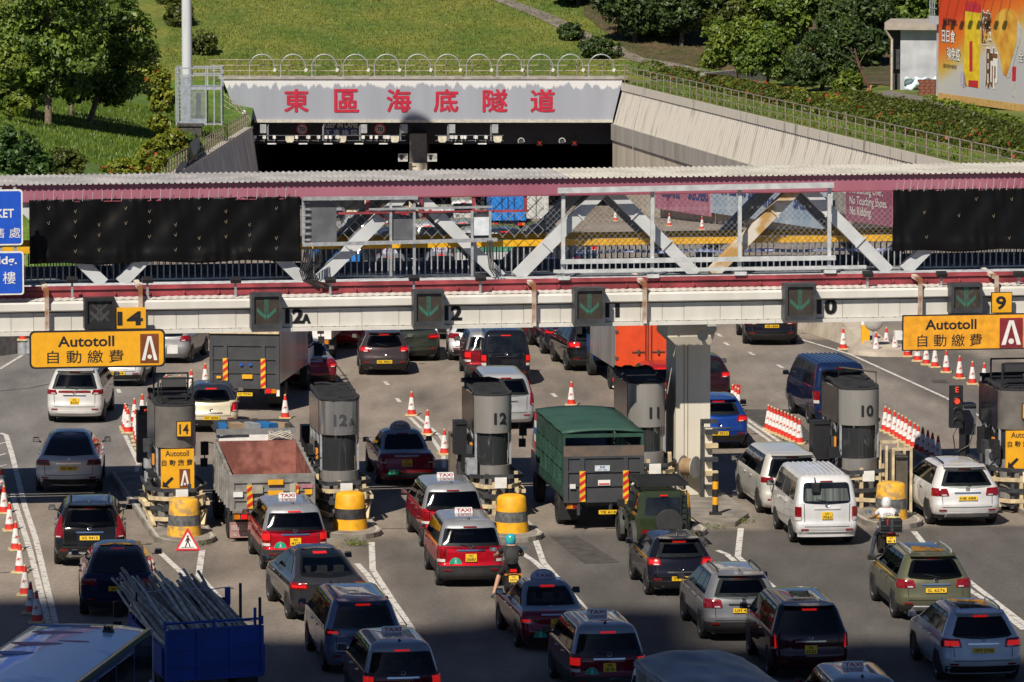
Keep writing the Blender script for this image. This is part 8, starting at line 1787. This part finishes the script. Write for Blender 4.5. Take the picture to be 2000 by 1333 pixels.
# ---- motorcycles and riders
def skin_body(pts, edges, radii, root, sub=2):
    me = bpy.data.meshes.new('s'); me.from_pydata(pts, edges, []); ob = bpy.data.objects.new('s', me); COL.objects.link(ob)
    md = ob.modifiers.new('k', 'SKIN'); sv = me.skin_vertices[0].data
    for i, r_ in enumerate(radii): sv[i].radius = (r_, r_) if not isinstance(r_, tuple) else r_; sv[i].use_root = i == root
    ss = ob.modifiers.new('s', 'SUBSURF'); ss.levels = sub; ss.render_levels = sub
    dg = bpy.context.evaluated_depsgraph_get(); out = bpy.data.meshes.new_from_object(ob.evaluated_get(dg)); bpy.data.objects.remove(ob); return out
skinm = mat('skin', (.42, .23, .15), .55, var=.06); 
def rider(loc, yaw, label, mats_, leftfoot, sleeve):
    """a seated rider: one continuous skinned body; materials by nearest bone"""
    t = thing('person', label, 'person', loc, R(yaw))
    J = dict(pel=(0, .22, .84), bel=(0, .25, 1.0), chs=(0, .30, 1.20), nek=(0, .33, 1.36), hed=(0, .37, 1.47), top=(0, .38, 1.56),
             shl=(-.19, .31, 1.29), shr=(.19, .31, 1.29), ell=(-.33, .50, 1.10), elr=(.33, .50, 1.10), wrl=(-.34, .76, 1.03), wrr=(.34, .76, 1.03), hal=(-.34, .85, 1.03), har=(.34, .85, 1.03),
             hil=(-.10, .26, .82), hir=(.10, .26, .82), knl=(-.26, .56, .60), knr=(.24, .62, .66), anl=leftfoot, anr=(.20, .26, .32), tol=(leftfoot[0] - .03, leftfoot[1] + .16, leftfoot[2] - .045), tor=(.21, .42, .27))
    names = list(J); ix = {n: i for i, n in enumerate(names)}
    E = [('pel', 'bel'), ('bel', 'chs'), ('chs', 'nek'), ('nek', 'hed'), ('hed', 'top'), ('chs', 'shl'), ('chs', 'shr'), ('shl', 'ell'), ('shr', 'elr'), ('ell', 'wrl'), ('elr', 'wrr'), ('wrl', 'hal'), ('wrr', 'har'),
         ('pel', 'hil'), ('pel', 'hir'), ('hil', 'knl'), ('hir', 'knr'), ('knl', 'anl'), ('knr', 'anr'), ('anl', 'tol'), ('anr', 'tor')]
    Rr = dict(pel=.155, bel=.145, chs=.165, nek=.065, hed=.095, top=.07, shl=.085, shr=.085, ell=.05, elr=.05, wrl=.034, wrr=.034, hal=.038, har=.038, hil=.115, hir=.115, knl=.072, knr=.072, anl=.045, anr=.045, tol=.04, tor=.04)
    me = skin_body([J[n] for n in names], [(ix[a], ix[b]) for a, b in E], [Rr[n] for n in names], ix['pel'])
    segs = [(Vector(J[a]), Vector(J[b]), (a, b)) for a, b in E]
    def bone(p):
        bd, bb, bu = 9, None, 0
        for a, b, n_ in segs:
            d = b - a; u = max(0, min(1, (p - a).dot(d) / d.length_squared)); q = (p - a - d * u).length
            if q < bd: bd, bb, bu = q, n_, u
        return bb, bu
    me.materials.clear(); [me.materials.append(m_) for m_ in (skinm, mats_['shirt'], mats_['legs'], mats_['shoe'])]
    for p in me.polygons:
        (a, b), u = bone(p.center); k = 0; p.use_smooth = True
        if b in ('bel', 'chs', 'nek', 'shl', 'shr') and not (b == 'nek' and u > .8): k = 1
        elif b in ('ell', 'elr'): k = 1 if u < sleeve else 0
        elif b in ('hil', 'hir', 'knl', 'knr'): k = 2
        elif b in ('anl', 'anr'): k = 2 if u < mats_['leglen'] else (3 if u > .93 else 0)
        elif b in ('tol', 'tor'): k = 3
        p.material_index = k
    o = bpy.data.objects.new('body', me); COL.objects.link(o); o.parent = t
    b = MB()
    for sg in (-1, 1):
        for k in range(4):
            x = sg * (.34 + .035 - .022 * k - (.0 if sg > 0 else .0)); x = sg * (.305 + .024 * k); L_ = (.055, .065, .062, .048)[k]
            b.tube([(x, .86, 1.045), (x, .86 + L_ * .8, 1.05), (x, .875 + L_ * .8, 1.02), (x, .86 + L_ * .3, .995)], .0095, 5)
        b.tube([(sg * .295, .82, 1.03), (sg * .275, .85, 1.01), (sg * .285, .88, .99)], .011, 5)
    b.build('fingers', skinm, t, 60)
    s = MB(); s.lathe([(.001, .155), (.07, .143), (.115, .10), (.135, .03), (.135, -.04), (.125, -.11), (.10, -.125), (.001, -.12)], 18, c=(0, .385, 1.50)); h = s.build('helmet', mats_['helmet'], t, 60); h.scale = (1, 1.0, 1)
    s = MB(); rows = [[(.137 * math.sin(a), .385 + .137 * math.cos(a), z) for a in np.linspace(-1.1, 1.1, 9)] for z in (1.47, 1.53)]; s.grid(rows); s.build('visor', GLASS, h)
    return t, h
def bike(loc, yaw, label, plate, box=False):
    t = thing('motorcycle', label, 'motorcycle', loc, R(yaw), 'motorcycles in the toll queue')
    for y in (0, 1.32):
        b = MB(); b.lathe([(.20, -.05), (.27, -.06), (.30, -.03), (.30, .03), (.27, .06), (.20, .05)], 20, c=(0, y, .30), axis='X', caps=False); w_ = b.build('wheel', RUBBER, t, 40)
        b = MB(); b.lathe([(.001, .02), (.2, .03)], 16, c=(0, y, .30), axis='X', caps=False); b.lathe([(.2, -.03), (.001, -.02)], 16, c=(0, y, .30), axis='X', caps=False); b.build('rim', DARKG, w_)
    b = MB(); b.tube([(0, .0, .3), (0, .5, .42), (0, .9, .55)], .05, 6); b.tube([(-.09, 1.32, .3), (-.09, 1.1, .85)], .03, 6); b.tube([(.09, 1.32, .3), (.09, 1.1, .85)], .03, 6); b.box((0, .62, .42), (.26, .42, .32)); b.build('frame', BLACK, t)
    s = Shell([(.6, .42), (.74, .38), (.88, .45)], [(.6, 1.05), (.74, 1.1), (.88, 1.02)], [(.6, .13), (.74, .17), (.88, .12)], .90, .07, .01, .03); s.body([.6, .66, .74, .82, .88]).build('tank', mats_bike, t, 40)
    b = MB(); b.add([(-.09, -.28, .80), (.09, -.28, .80), (.15, .1, .74), (.15, .5, .76), (-.15, .5, .76), (-.15, .1, .74), (-.07, -.28, .70), (.07, -.28, .70), (.13, .5, .62), (-.13, .5, .62)], [(0, 1, 2, 5), (5, 2, 3, 4), (1, 0, 6, 7), (7, 6, 9, 8), (1, 7, 8, 3, 2), (0, 5, 4, 9, 6), (3, 8, 9, 4)]); b.build('seat', BLACK, t, 40)
    b = MB(); b.tube([(-.36, .84, 1.02), (-.2, .95, 1.0), (.2, .95, 1.0), (.36, .84, 1.02)], .018, 6); b.build('handlebar', BLACK, t)
    for sg in (-1, 1):
        b = MB(); b.tube([(sg * .24, .93, 1.0), (sg * .34, .95, 1.15)], .01, 5); b.box((sg * .39, .95, 1.17), (.17, .03, .09)); b.build('mirror', mat('bike_mirror', (.25, .32, .42), .1, .6), t)
        b = MB(); b.tube([(0, -.30, .72), (sg * .16, -.32, .70)], .012, 5); b.box((sg * .19, -.32, .70), (.07, .05, .05)); b.build('indicator', mat('lamp_amber_dim', (.5, .2, .05), .3), t)
    b = MB(); b.box((0, -.31, .80), (.16, .05, .07)); b.build('tail_light', LIT, t)
    b = MB(); b.beam((0, -.25, .72), (0, -.42, .45), .16, .03); b.build('mudguard', BLACK, t)
    plate_at(t, (0, -.40, .60), UX, Vector((0, .3, .95)).normalized(), plate, True, scale=.85)
    b = MB(); b.tube([(.17, -.2, .42), (.16, .5, .32)], .05, 8); b.build('exhaust', GALV, t, 40)
    if box:
        b = MB(); b.box((0, -.28, 1.0), (.58, .42, .34)); o = b.build('top_box', mat('box_black', (.015, .015, .017), .35), t); bv = o.modifiers.new('b', 'BEVEL'); bv.width = .05; bv.segments = 2
        b = MB(); b.bbox(-.04, .04, -.51, -.48, .84, 1.16); b.bbox(-.27, .27, -.505, -.49, .97, 1.0); b.build('straps', DARKG, o); b = MB(); b.box((-.12, -.505, 1.1), (.03, .02, .16)); b.build('red_tag', REDW, o)
        b = MB(); rs = np.random.default_rng(3); [b.tube([(-.25 + .5 * rs.random(), -.45 + .35 * rs.random(), 1.18 + .03 * rs.random()) for _ in range(4)], .012, 4) for _ in range(8)]; b.build('cargo_net', mat('net_yellow', (.5, .47, .2), .7), o)
        b = MB(); b.bbox(-.3, .3, -.48, -.1, .80, .83); b.build('rack', DARKG, t)
    return t
mats_bike = mat('bike_black', (.02, .02, .024), .25, coat=1)
blackcloth = mat('cloth_black', (.022, .022, .024), .85, var=.2, scale=8, bump=.4)
p1 = place(1003, 1172, 7, .3); bike(p1, R(0) + 6, 'black motorcycle with lit tail lamp between the red taxi and the dark red saloon taxi', 'YW 3975')
hel = mat('helmet_multicolour', (.03, .38, .50), .2, var=0, scale=9, col2=(.05, .42, .05), coat=1, lo=.44, hi=.5)
t, h = rider(p1, 6, 'person on a motorcycle in black clothes and turquoise-green helmet, wearing a backpack', dict(shirt=blackcloth, legs=blackcloth, shoe=mat('shoe_grey', (.10, .10, .10), .8), helmet=hel, leglen=.12), (-.46, .22, .09), .55)
b = MB(); s = Shell([(.92, .0), (1.1, -.03), (1.28, .02), (1.33, .08)], [(.92, .18), (1.1, .2), (1.28, .22), (1.33, .2)], [(.92, .13), (1.0, .17), (1.2, .165), (1.30, .12), (1.33, .08)], 1.34, .05, .02, .02); s.body([.92, .97, 1.03, 1.1, 1.2, 1.28, 1.31, 1.33]).build('backpack', mat('backpack_grey', (.035, .034, .035), .8, bump=.4), t, 50)
p2 = place(1738, 1094, 7, .3); bike(p2, 6, 'black motorcycle with a big black top box beside the white van', 'XT 61', True)
t, h = rider(p2, 6, 'person on a motorcycle in white T-shirt, white helmet and turquoise shoes', dict(shirt=mat('cloth_white', (.70, .69, .72), .8, var=.08, bump=.2), legs=mat('cloth_navy', (.02, .025, .045), .8, var=.3, bump=.3), shoe=mat('shoe_turquoise', (.02, .42, .55), .6), helmet=mat('helmet_white', (.75, .75, .76), .2, coat=1), leglen=.95), (-.44, .20, .09), .45)
b = MB(); b.text('TAIS', (0, .118, 1.19), UX, UZ, .055, .01); b.tube([(.13 * math.cos(a), .122, 1.19 + .05 * math.sin(a)) for a in np.linspace(0, 2 * PI, 20)], .007, 4, False); o = b.build('shirt_print', INK, t)
b = MB(); b.tube([(-.135, .385 + .0, 1.55), (0, .385 - .137, 1.53), (.135, .385, 1.55)], .006, 4); b.build('helmet_stripe', INK, h)
# ================================================================= VEGETATION
def leaf_mesh(name, C, N, size, m, parent=None, asp=.5, jit=.6, **k):
    n = len(C); r = np.random.default_rng(n); C = np.asarray(C, float); N = np.asarray(N, float)
    N = N + r.normal(0, jit, N.shape); N /= np.linalg.norm(N, axis=1)[:, None] + 1e-9
    A = r.normal(0, 1, N.shape); A -= N * (A * N).sum(1)[:, None]; A /= np.linalg.norm(A, axis=1)[:, None] + 1e-9
    B = np.cross(N, A); s = (size * r.uniform(.6, 1.4, n))[:, None]
    V = np.empty((n, 4, 3)); V[:, 0] = C - A * s; V[:, 1] = C - B * s * asp; V[:, 2] = C + A * s - N * s * .25; V[:, 3] = C + B * s * asp
    me = bpy.data.meshes.new(name); me.vertices.add(n * 4); me.vertices.foreach_set('co', V.reshape(-1))
    me.loops.add(n * 4); me.loops.foreach_set('vertex_index', np.arange(n * 4)); me.polygons.add(n); me.polygons.foreach_set('loop_start', np.arange(0, n * 4, 4)); me.polygons.foreach_set('loop_total', np.full(n, 4))
    me.materials.append(m); me.update(); me.validate()
    o = bpy.data.objects.new(name, me); COL.objects.link(o); o.parent = parent; return tag(o, **k)
def blob_leaves(blobs, n, r_, fill=.35):
    vol = np.array([b[3] * b[4] * b[5] for b in blobs]) ** (2 / 3); cnt = (n * vol / vol.sum()).astype(int); Cs, Ns = [], []
    for b, c in zip(blobs, cnt):
        d = r_.normal(0, 1, (c, 3)); d /= np.linalg.norm(d, axis=1)[:, None]
        # sub-clumps break the outline
        cl = r_.normal(0, 1, (54, 3)); cl /= np.linalg.norm(cl, axis=1)[:, None]; k = r_.integers(0, 54, c); d = cl[k] + .30 * d; d /= np.linalg.norm(d, axis=1)[:, None]
        lump = r_.uniform(.62, 1.18, 54)[k]
        rad = lump * np.where(r_.random(c) < fill, r_.uniform(.35, .9, c), r_.uniform(.84, 1.06, c))
        R3 = np.array(b[3:6]); Cs.append(np.array(b[:3]) + d * R3 * rad[:, None]); Ns.append(d / R3 + np.array([0, -.15, .55]))
    C, N = np.concatenate(Cs), np.concatenate(Ns); return C, N / np.linalg.norm(N, axis=1)[:, None]
barkm = mat('bark', (.11, .08, .055), .95, var=.3, scale=5, bump=.7, bscale=14); barkp = mat('bark_pale', (.20, .15, .11), .95, var=.3, scale=5, bump=.6, bscale=14)
LG = leafmat('leaf_mid_green', (.038, .085, .012), (.20, .29, .034)); LD = leafmat('leaf_dark_green', (.018, .042, .010), (.085, .135, .024)); LB = leafmat('leaf_bright', (.05, .10, .012), (.25, .31, .03))
LY = leafmat('leaf_yellow_green', (.08, .11, .010), (.33, .36, .028), 1.2); LH = leafmat('leaf_hedge', (.04, .07, .010), (.165, .20, .024), .9); LC = leafmat('leaf_conifer', (.02, .06, .012), (.09, .17, .03), .8); LO = leafmat('leaf_olive', (.035, .055, .008), (.14, .165, .02), 1.0)
RF = leafmat('flower_red', (.30, .025, .015), (.55, .09, .04), 2)
def tree(label, base, blobs, n, size, lm, bark=barkm, r0=.2, lean=(0, 0), name='tree', Y=None, cat='tree', group=None, limbs=5, seed=1):
    """base: photo pixel of the trunk foot; blobs: (px, py, rx, ry in photo pixels, depth offset m)"""
    bp = Lp(*base) if Y is None else Dp(base[0], base[1], Y); t = thing(name, label, cat, bp, 0, group); r_ = np.random.default_rng(seed); k = bp.y / F; bl = []
    for px, py, rx, ry, dd in blobs:
        c = Dp(px, py, bp.y + dd) - bp; kk = (bp.y + dd) / F; bl.append((c.x, c.y, c.z, rx * kk, max(rx, ry) * kk * .9, ry * kk))
    C, N = blob_leaves(bl, int(n * 1.9), r_); o = leaf_mesh('crown', C, N, size * .70, lm, t)
    top = Vector((np.mean([b[0] for b in bl]), np.mean([b[1] for b in bl]), max(b[2] for b in bl)))
    b = MB(); mid = Vector((top.x * .35 + lean[0], top.y * .3, top.z * .45)); b.tube([(0, 0, -.3), tuple(mid * .5 + Vector((lean[0] * .3, 0, 0))), tuple(mid), tuple(top * .9)], r0, 8, True, r0 * .3); b.build('trunk', bark, t, 50)
    for q in bl[:limbs]:
        b = MB(); e = Vector(q[:3]); s = mid * .8; b.tube([tuple(s), tuple(s.lerp(e, .5) + Vector((0, 0, .3))), tuple(e)], r0 * .5, 6, True, r0 * .15); b.build('limb', bark, t, 50)
    return t
G1 = 'trees on the left bank'
tree('big leafy tree on the left bank with two trunks beneath its crown, the left trunk', (95, 246), [(95, 30, 95, 70, 0), (30, 70, 70, 70, 1), (150, 100, 60, 55, -1), (60, 130, 60, 40, 0), (110, -50, 120, 60, 0), (50, 178, 50, 30, 1), (125, 172, 46, 28, .5)], 8500, .24, LG, barkp, .24, group=G1, seed=2)
tree('spreading tree on the left bank whose leaning trunk stands nearest the lamp mast', (170, 243), [(215, 70, 80, 55, 0), (262, 100, 52, 34, -1), (200, 140, 55, 40, 0), (240, 165, 45, 30, -1), (200, 10, 90, 50, 1), (170, 165, 40, 26, -1), (215, 185, 42, 22, .5)], 8500, .24, LG, barkp, .2, (.5, 0), group=G1, seed=3)
tree('shaded dark tree behind the two big trees on the left bank', (62, 224), [(40, 160, 60, 45, 1), (110, 150, 70, 50, 2), (140, 60, 90, 70, 3)], 5500, .26, LD, barkm, .16, group=G1, seed=4)
tree('thin tree at the left edge of the photo with yellowish lower leaves', (20, 238), [(15, 125, 36, 30, 0), (5, 180, 30, 26, 0), (30, 205, 30, 22, -1)], 3200, .22, LB, barkp, .12, group=G1, seed=5)
tree('slim trunked tree standing in the shade between the big left trees', (138, 228), [(140, 150, 40, 30, 0), (160, 110, 50, 30, 0)], 2200, .24, LD, barkp, .12, group=G1, seed=6)
def shrub(label, base, blobs, n, size, lm, name='shrub', flowers=0, group=None, seed=1, cat='shrub'):
    bp = Lp(*base); t = thing(name, label, cat, bp, 0, group); r_ = np.random.default_rng(seed); bl = []
    for px, py, rx, ry in blobs:
        c = Dp(px, py, bp.y) - bp; k = bp.y / F; bl.append((c.x, c.y, c.z, rx * k, rx * k * .85, ry * k))
    C, N = blob_leaves(bl, n, r_, .2); leaf_mesh('foliage', C, N, size, lm, t)
    if flowers: C, N = blob_leaves([(b[0], b[1], b[2], b[3] * 1.05, b[4] * 1.05, b[5] * 1.05) for b in bl], flowers, r_, .0); leaf_mesh('flowers', C, N, size * 1.0, RF, t, asp=.9)
    b = MB(); b.tube([(0, 0, -.2), (.05, 0, .5)], .06, 6); [b.tube([(0, 0, .1), (q[0] * .6, q[1] * .6, q[2])], .03, 5) for q in bl]; b.build('stem', barkm, t); return t
shrub('dark feathery conifer bush at the left edge above the bridge roof', (40, 345), [(30, 300, 45, 40), (75, 325, 30, 26), (5, 275, 30, 32)], 7000, .13, LC, 'conifer_bush', seed=7, cat='conifer')
shrub('round clipped bush beside the conifer at the left', (128, 345), [(125, 322, 38, 30)], 4200, .11, LO, seed=8)
shrub('tall yellow-green shrub with red blossom beside the lamp mast cage', (308, 236), [(300, 160, 32, 32), (315, 195, 26, 26), (275, 140, 20, 16)], 5200, .14, LY, flowers=50, seed=9)
shrub('yellow-green shrub below the lamp mast cage beside the drain channel', (335, 298), [(330, 272, 30, 22), (310, 240, 20, 16), (350, 286, 18, 12)], 3600, .13, LY, flowers=20, seed=10)
shrub('bright yellow-green shrub just above the bridge roof at the left', (300, 340), [(300, 308, 27, 28)], 3200, .13, LY, flowers=20, seed=11)
shrub('low flowering yellow-green shrub above the bridge roof right of the clipped bush', (235, 345), [(245, 330, 40, 18), (210, 338, 20, 12)], 2600, .12, LY, flowers=45, seed=12)
for i, (bx, by, px, py, rx, ry, nm) in enumerate(((348, 50, 348, 30, 30, 22, 'upper round bush on the lawn left of the mast'), (395, 108, 396, 86, 27, 23, 'lower round bush on the lawn right behind the mast'), (330, 6, 332, -8, 28, 20, 'round bush cut by the top edge left of the mast'), (1114, 78, 1114, 62, 24, 18, 'round bush on the lawn beside the sloping path'), (1168, 112, 1170, 92, 38, 22, 'wide bush at the foot of the dark wood right of the lawn'))): shrub(nm, (bx, by), [(px, py, rx, ry)], 2600, .13, LO if i < 3 else LD, group='round bushes on the lawn', seed=20 + i)
G2 = 'trees behind the retaining wall'
tree('bright yellow-green small tree in front of the dark wood at the right', (1440, 172), [(1425, 75, 48, 38, 0), (1400, 110, 32, 24, 0), (1470, 60, 34, 26, 0)], 6000, .2, LB, barkm, .14, group=G2, seed=31)
tree('mid-green bushy tree right beside the bright small tree', (1500, 172), [(1500, 95, 52, 42, 0), (1530, 130, 40, 26, 0), (1465, 120, 36, 26, -1)], 6000, .2, LG, barkm, .14, group=G2, seed=32)
tree('dark bushy tree between the bright tree and the hut', (1605, 178), [(1600, 110, 60, 50, 0), (1640, 80, 48, 44, 1), (1570, 150, 40, 22, -1), (1650, 140, 36, 30, -1)], 7500, .2, LD, barkm, .18, group=G2, seed=33)
G3 = 'tall trees of the dark wood at the top right'
for i, (bx, by, bl_, lm, nm) in enumerate(((1240, 84, [(1235, 20, 60, 44, 0), (1285, 40, 40, 30, 0), (1210, -10, 60, 40, 0)], LD, 'dark tree at the left end of the wood above the lawn'), (1330, 92, [(1330, 20, 60, 50, 0), (1360, -20, 60, 40, 0)], LD, 'second dark tree from the left end of the wood'),
        (1425, 85, [(1410, 0, 62, 40, 0), (1460, 15, 50, 40, 1), (1370, 30, 34, 26, -1)], LO, 'olive tree of the wood with a leaning trunk'), (1560, 90, [(1540, 20, 66, 50, 0), (1590, -10, 60, 40, 0)], LG, 'mid-green tree in the middle of the wood'), (1690, 110, [(1680, 10, 70, 52, 0), (1730, 50, 40, 36, 0), (1640, 40, 44, 36, 0)], LD, 'dark tree of the wood behind the hut'),
        (1790, 100, [(1780, 10, 56, 44, 0), (1830, -20, 60, 44, 0)], LG, 'mid-green tree of the wood left of the billboard top'), (1290, 70, [(1290, 60, 46, 26, 0), (1250, 50, 40, 26, 2)], LD, 'low dark tree filling the wood above the sloping path'), (1660, 130, [(1655, 70, 50, 40, 0), (1700, 90, 40, 30, 0)], LD, 'dark low tree of the wood between the hut and the bushy trees'), (1130, 10, [(1125, -22, 50, 24, 0)], LD, 'dark tree just reaching into the top edge above the lawn path'))):
    tree(nm, (bx, by), bl_, 5200, .26, lm, barkm, .22, group=G3, seed=40 + i)
b_ = shrub('small spiky yellow-green plant beside the staked bare tree', (1660, 196), [(1655, 165, 26, 24)], 1500, .3, LB, 'spiky_plant', seed=50, cat='plant')
# staked bare tree
p = Lp(1705, 205); t = thing('bare_tree', 'thin leafless tree held by brown stakes beside the hut path', 'tree', p); k = p.y / F
b = MB(); b.tube([(0, 0, 0), (-.2, 0, 30 * k), (-.9, 0, 75 * k), (-1.2, 0, 110 * k)], .12, 7, True, .05); b.build('trunk', mat('bark_red', (.13, .06, .045), .9, var=.3), t, 50)
for sx_, ez in ((-1.2, 120), (.3, 112), (-2.0, 108)): b = MB(); b.tube([(-.9, 0, 80 * k), (sx_ - .6, 0, ez * k)], .04, 5, True, .01); b.build('branch', barkm, t)
for sx_ in (-.9, -.4): b = MB(); b.tube([(sx_ * 1.3, -.3, 0), (-.1, 0, 38 * k)], .05, 6); b.build('stake', mat('stake_brown', (.36, .19, .07), .8), t)
def hedge(label, path, h, wd, n, size, lm, flowers=0, seed=1, name='hedge'):
    P = [Lp(*p) for p in path]; t = thing(name, label, 'hedge', P[0]); r_ = np.random.default_rng(seed)
    L = np.cumsum([0] + [(b - a).length for a, b in zip(P, P[1:])])
    def gen(n, e=1.0):
        s = r_.random(n) * L[-1]; i = np.clip(np.searchsorted(L, s) - 1, 0, len(P) - 2); C = np.empty((n, 3)); N = np.empty((n, 3))
        a = r_.uniform(-.15, PI + .15, n); lump = .80 + .14 * np.sin(s * 1.1 + 2 * np.sin(s * .37)) + .10 * np.sin(s * 2.9 + a * 2) + r_.normal(0, .05, n)
        for q in range(n):
            A, B = P[i[q]], P[i[q] + 1]; u = (s[q] - L[i[q]]) / (L[i[q] + 1] - L[i[q]]); c = A.lerp(B, u); d = (B - A).normalized(); nn = Vector((-d.y, d.x, 0)); ca, sa = math.cos(a[q]), max(-.05, math.sin(a[q]))
            pt = c + nn * (wd * .5 * ca * lump[q] * e) + UZ * (h * abs(sa) ** .7 * lump[q] * e); v = nn * ca + UZ * (sa + .3); C[q] = pt - P[0]; N[q] = v
        return C, N
    C, N = gen(n); leaf_mesh('foliage', C, N, size, lm, t, jit=.5)
    if flowers: C, N = gen(flowers, 1.05); leaf_mesh('flowers', C, N, size * 1.0, RF, t, asp=.9)
    return t
hedge('long hedge with red blossom running behind the railing of the ribbed retaining wall', [(1262, 141), (1330, 160), (1420, 178), (1520, 200), (1620, 224), (1720, 246), (1820, 268), (1930, 292), (2080, 322)], 1.0, 2.0, 28000, .12, LH, 420, 60)
hedge('red flowering hedge in front of the low garden wall', [(1420, 176), (1500, 190), (1580, 205), (1660, 218)], .9, 1.8, 9000, .12, LY, 260, 61)
hedge('clipped olive hedge beside the path below the billboard', [(1640, 205), (1740, 222), (1840, 244), (1940, 270), (2060, 300)], 1.1, 2.6, 15000, .12, LO, 0, 62)
hedge('weedy strip of green plants along the foot of the billboard', [(1810, 196), (1880, 212), (1960, 236), (2050, 262)], .4, .8, 3000, .14, LB, 0, 63, 'weeds')
# grass blades
def grass(name, n, fx, fy, h, m, cond=lambda x, y: True, seed=1):
    r_ = np.random.default_rng(seed); X = r_.uniform(fx[0], fx[1], n); Y = r_.uniform(fy[0], fy[1], n); V, Fc = [], []
    for x, y in zip(X, Y):
        if not cond(x, y): continue
        z = landz(x, y); a = r_.uniform(0, PI); w_ = .05; hh = h * r_.uniform(.5, 1.3); k = len(V); dx, dy = r_.normal(0, hh * .3, 2)
        V += [(x - w_ * math.cos(a), y - w_ * math.sin(a), z - .02), (x + w_ * math.cos(a), y + w_ * math.sin(a), z - .02), (x + dx, y + dy, z + hh)]; Fc.append((k, k + 1, k + 2))
    b = MB(); b.v = V; b.f = Fc; b.m = [0] * len(Fc); return b.build(name, m, kind='stuff')
gb = leafmat('grass_blade', (.060, .118, .012), (.19, .27, .028), .3); gd = leafmat('grass_blade_dry', (.085, .135, .014), (.21, .24, .032), .12)
grass('grass', 42000, (-36, -19.2), (290, 384), .22, gb, seed=70)
grass('grass', 34000, (-26, 22), (396, 425), .16, gd, seed=71)
grass('grass', 12000, (8, 24), (275, 392), .22, gb, lambda x, y: .35 < x - xwr(y) < 3.0, 72)
# weeds at the islands
for px, py, n, nm in ((694, 1066, 110, 'in the joint right of the clean yellow drum'), (1455, 1022, 45, 'at the right corner of the kerbed platform'), (1395, 1034, 40, 'along the front kerb of the platform by the pillar'), (396, 1066, 25, 'beside the worn drum of the Autotoll booth'), (985, 1054, 25, 'at the foot of the drum left of the cage truck')):
    p = G(px, py); r_ = np.random.default_rng(px); C = np.column_stack([r_.normal(0, .17, n), r_.normal(0, .14, n), np.abs(r_.normal(0, .09, n)) + .02]); t = thing('weed_tuft', 'small tuft of weeds growing ' + nm, 'weeds', p, 0, 'weed tufts at the islands')
    leaf_mesh('leaves', C, np.tile([0, -.3, 1], (n, 1)), .06, LB, t, asp=.2, jit=1.2)
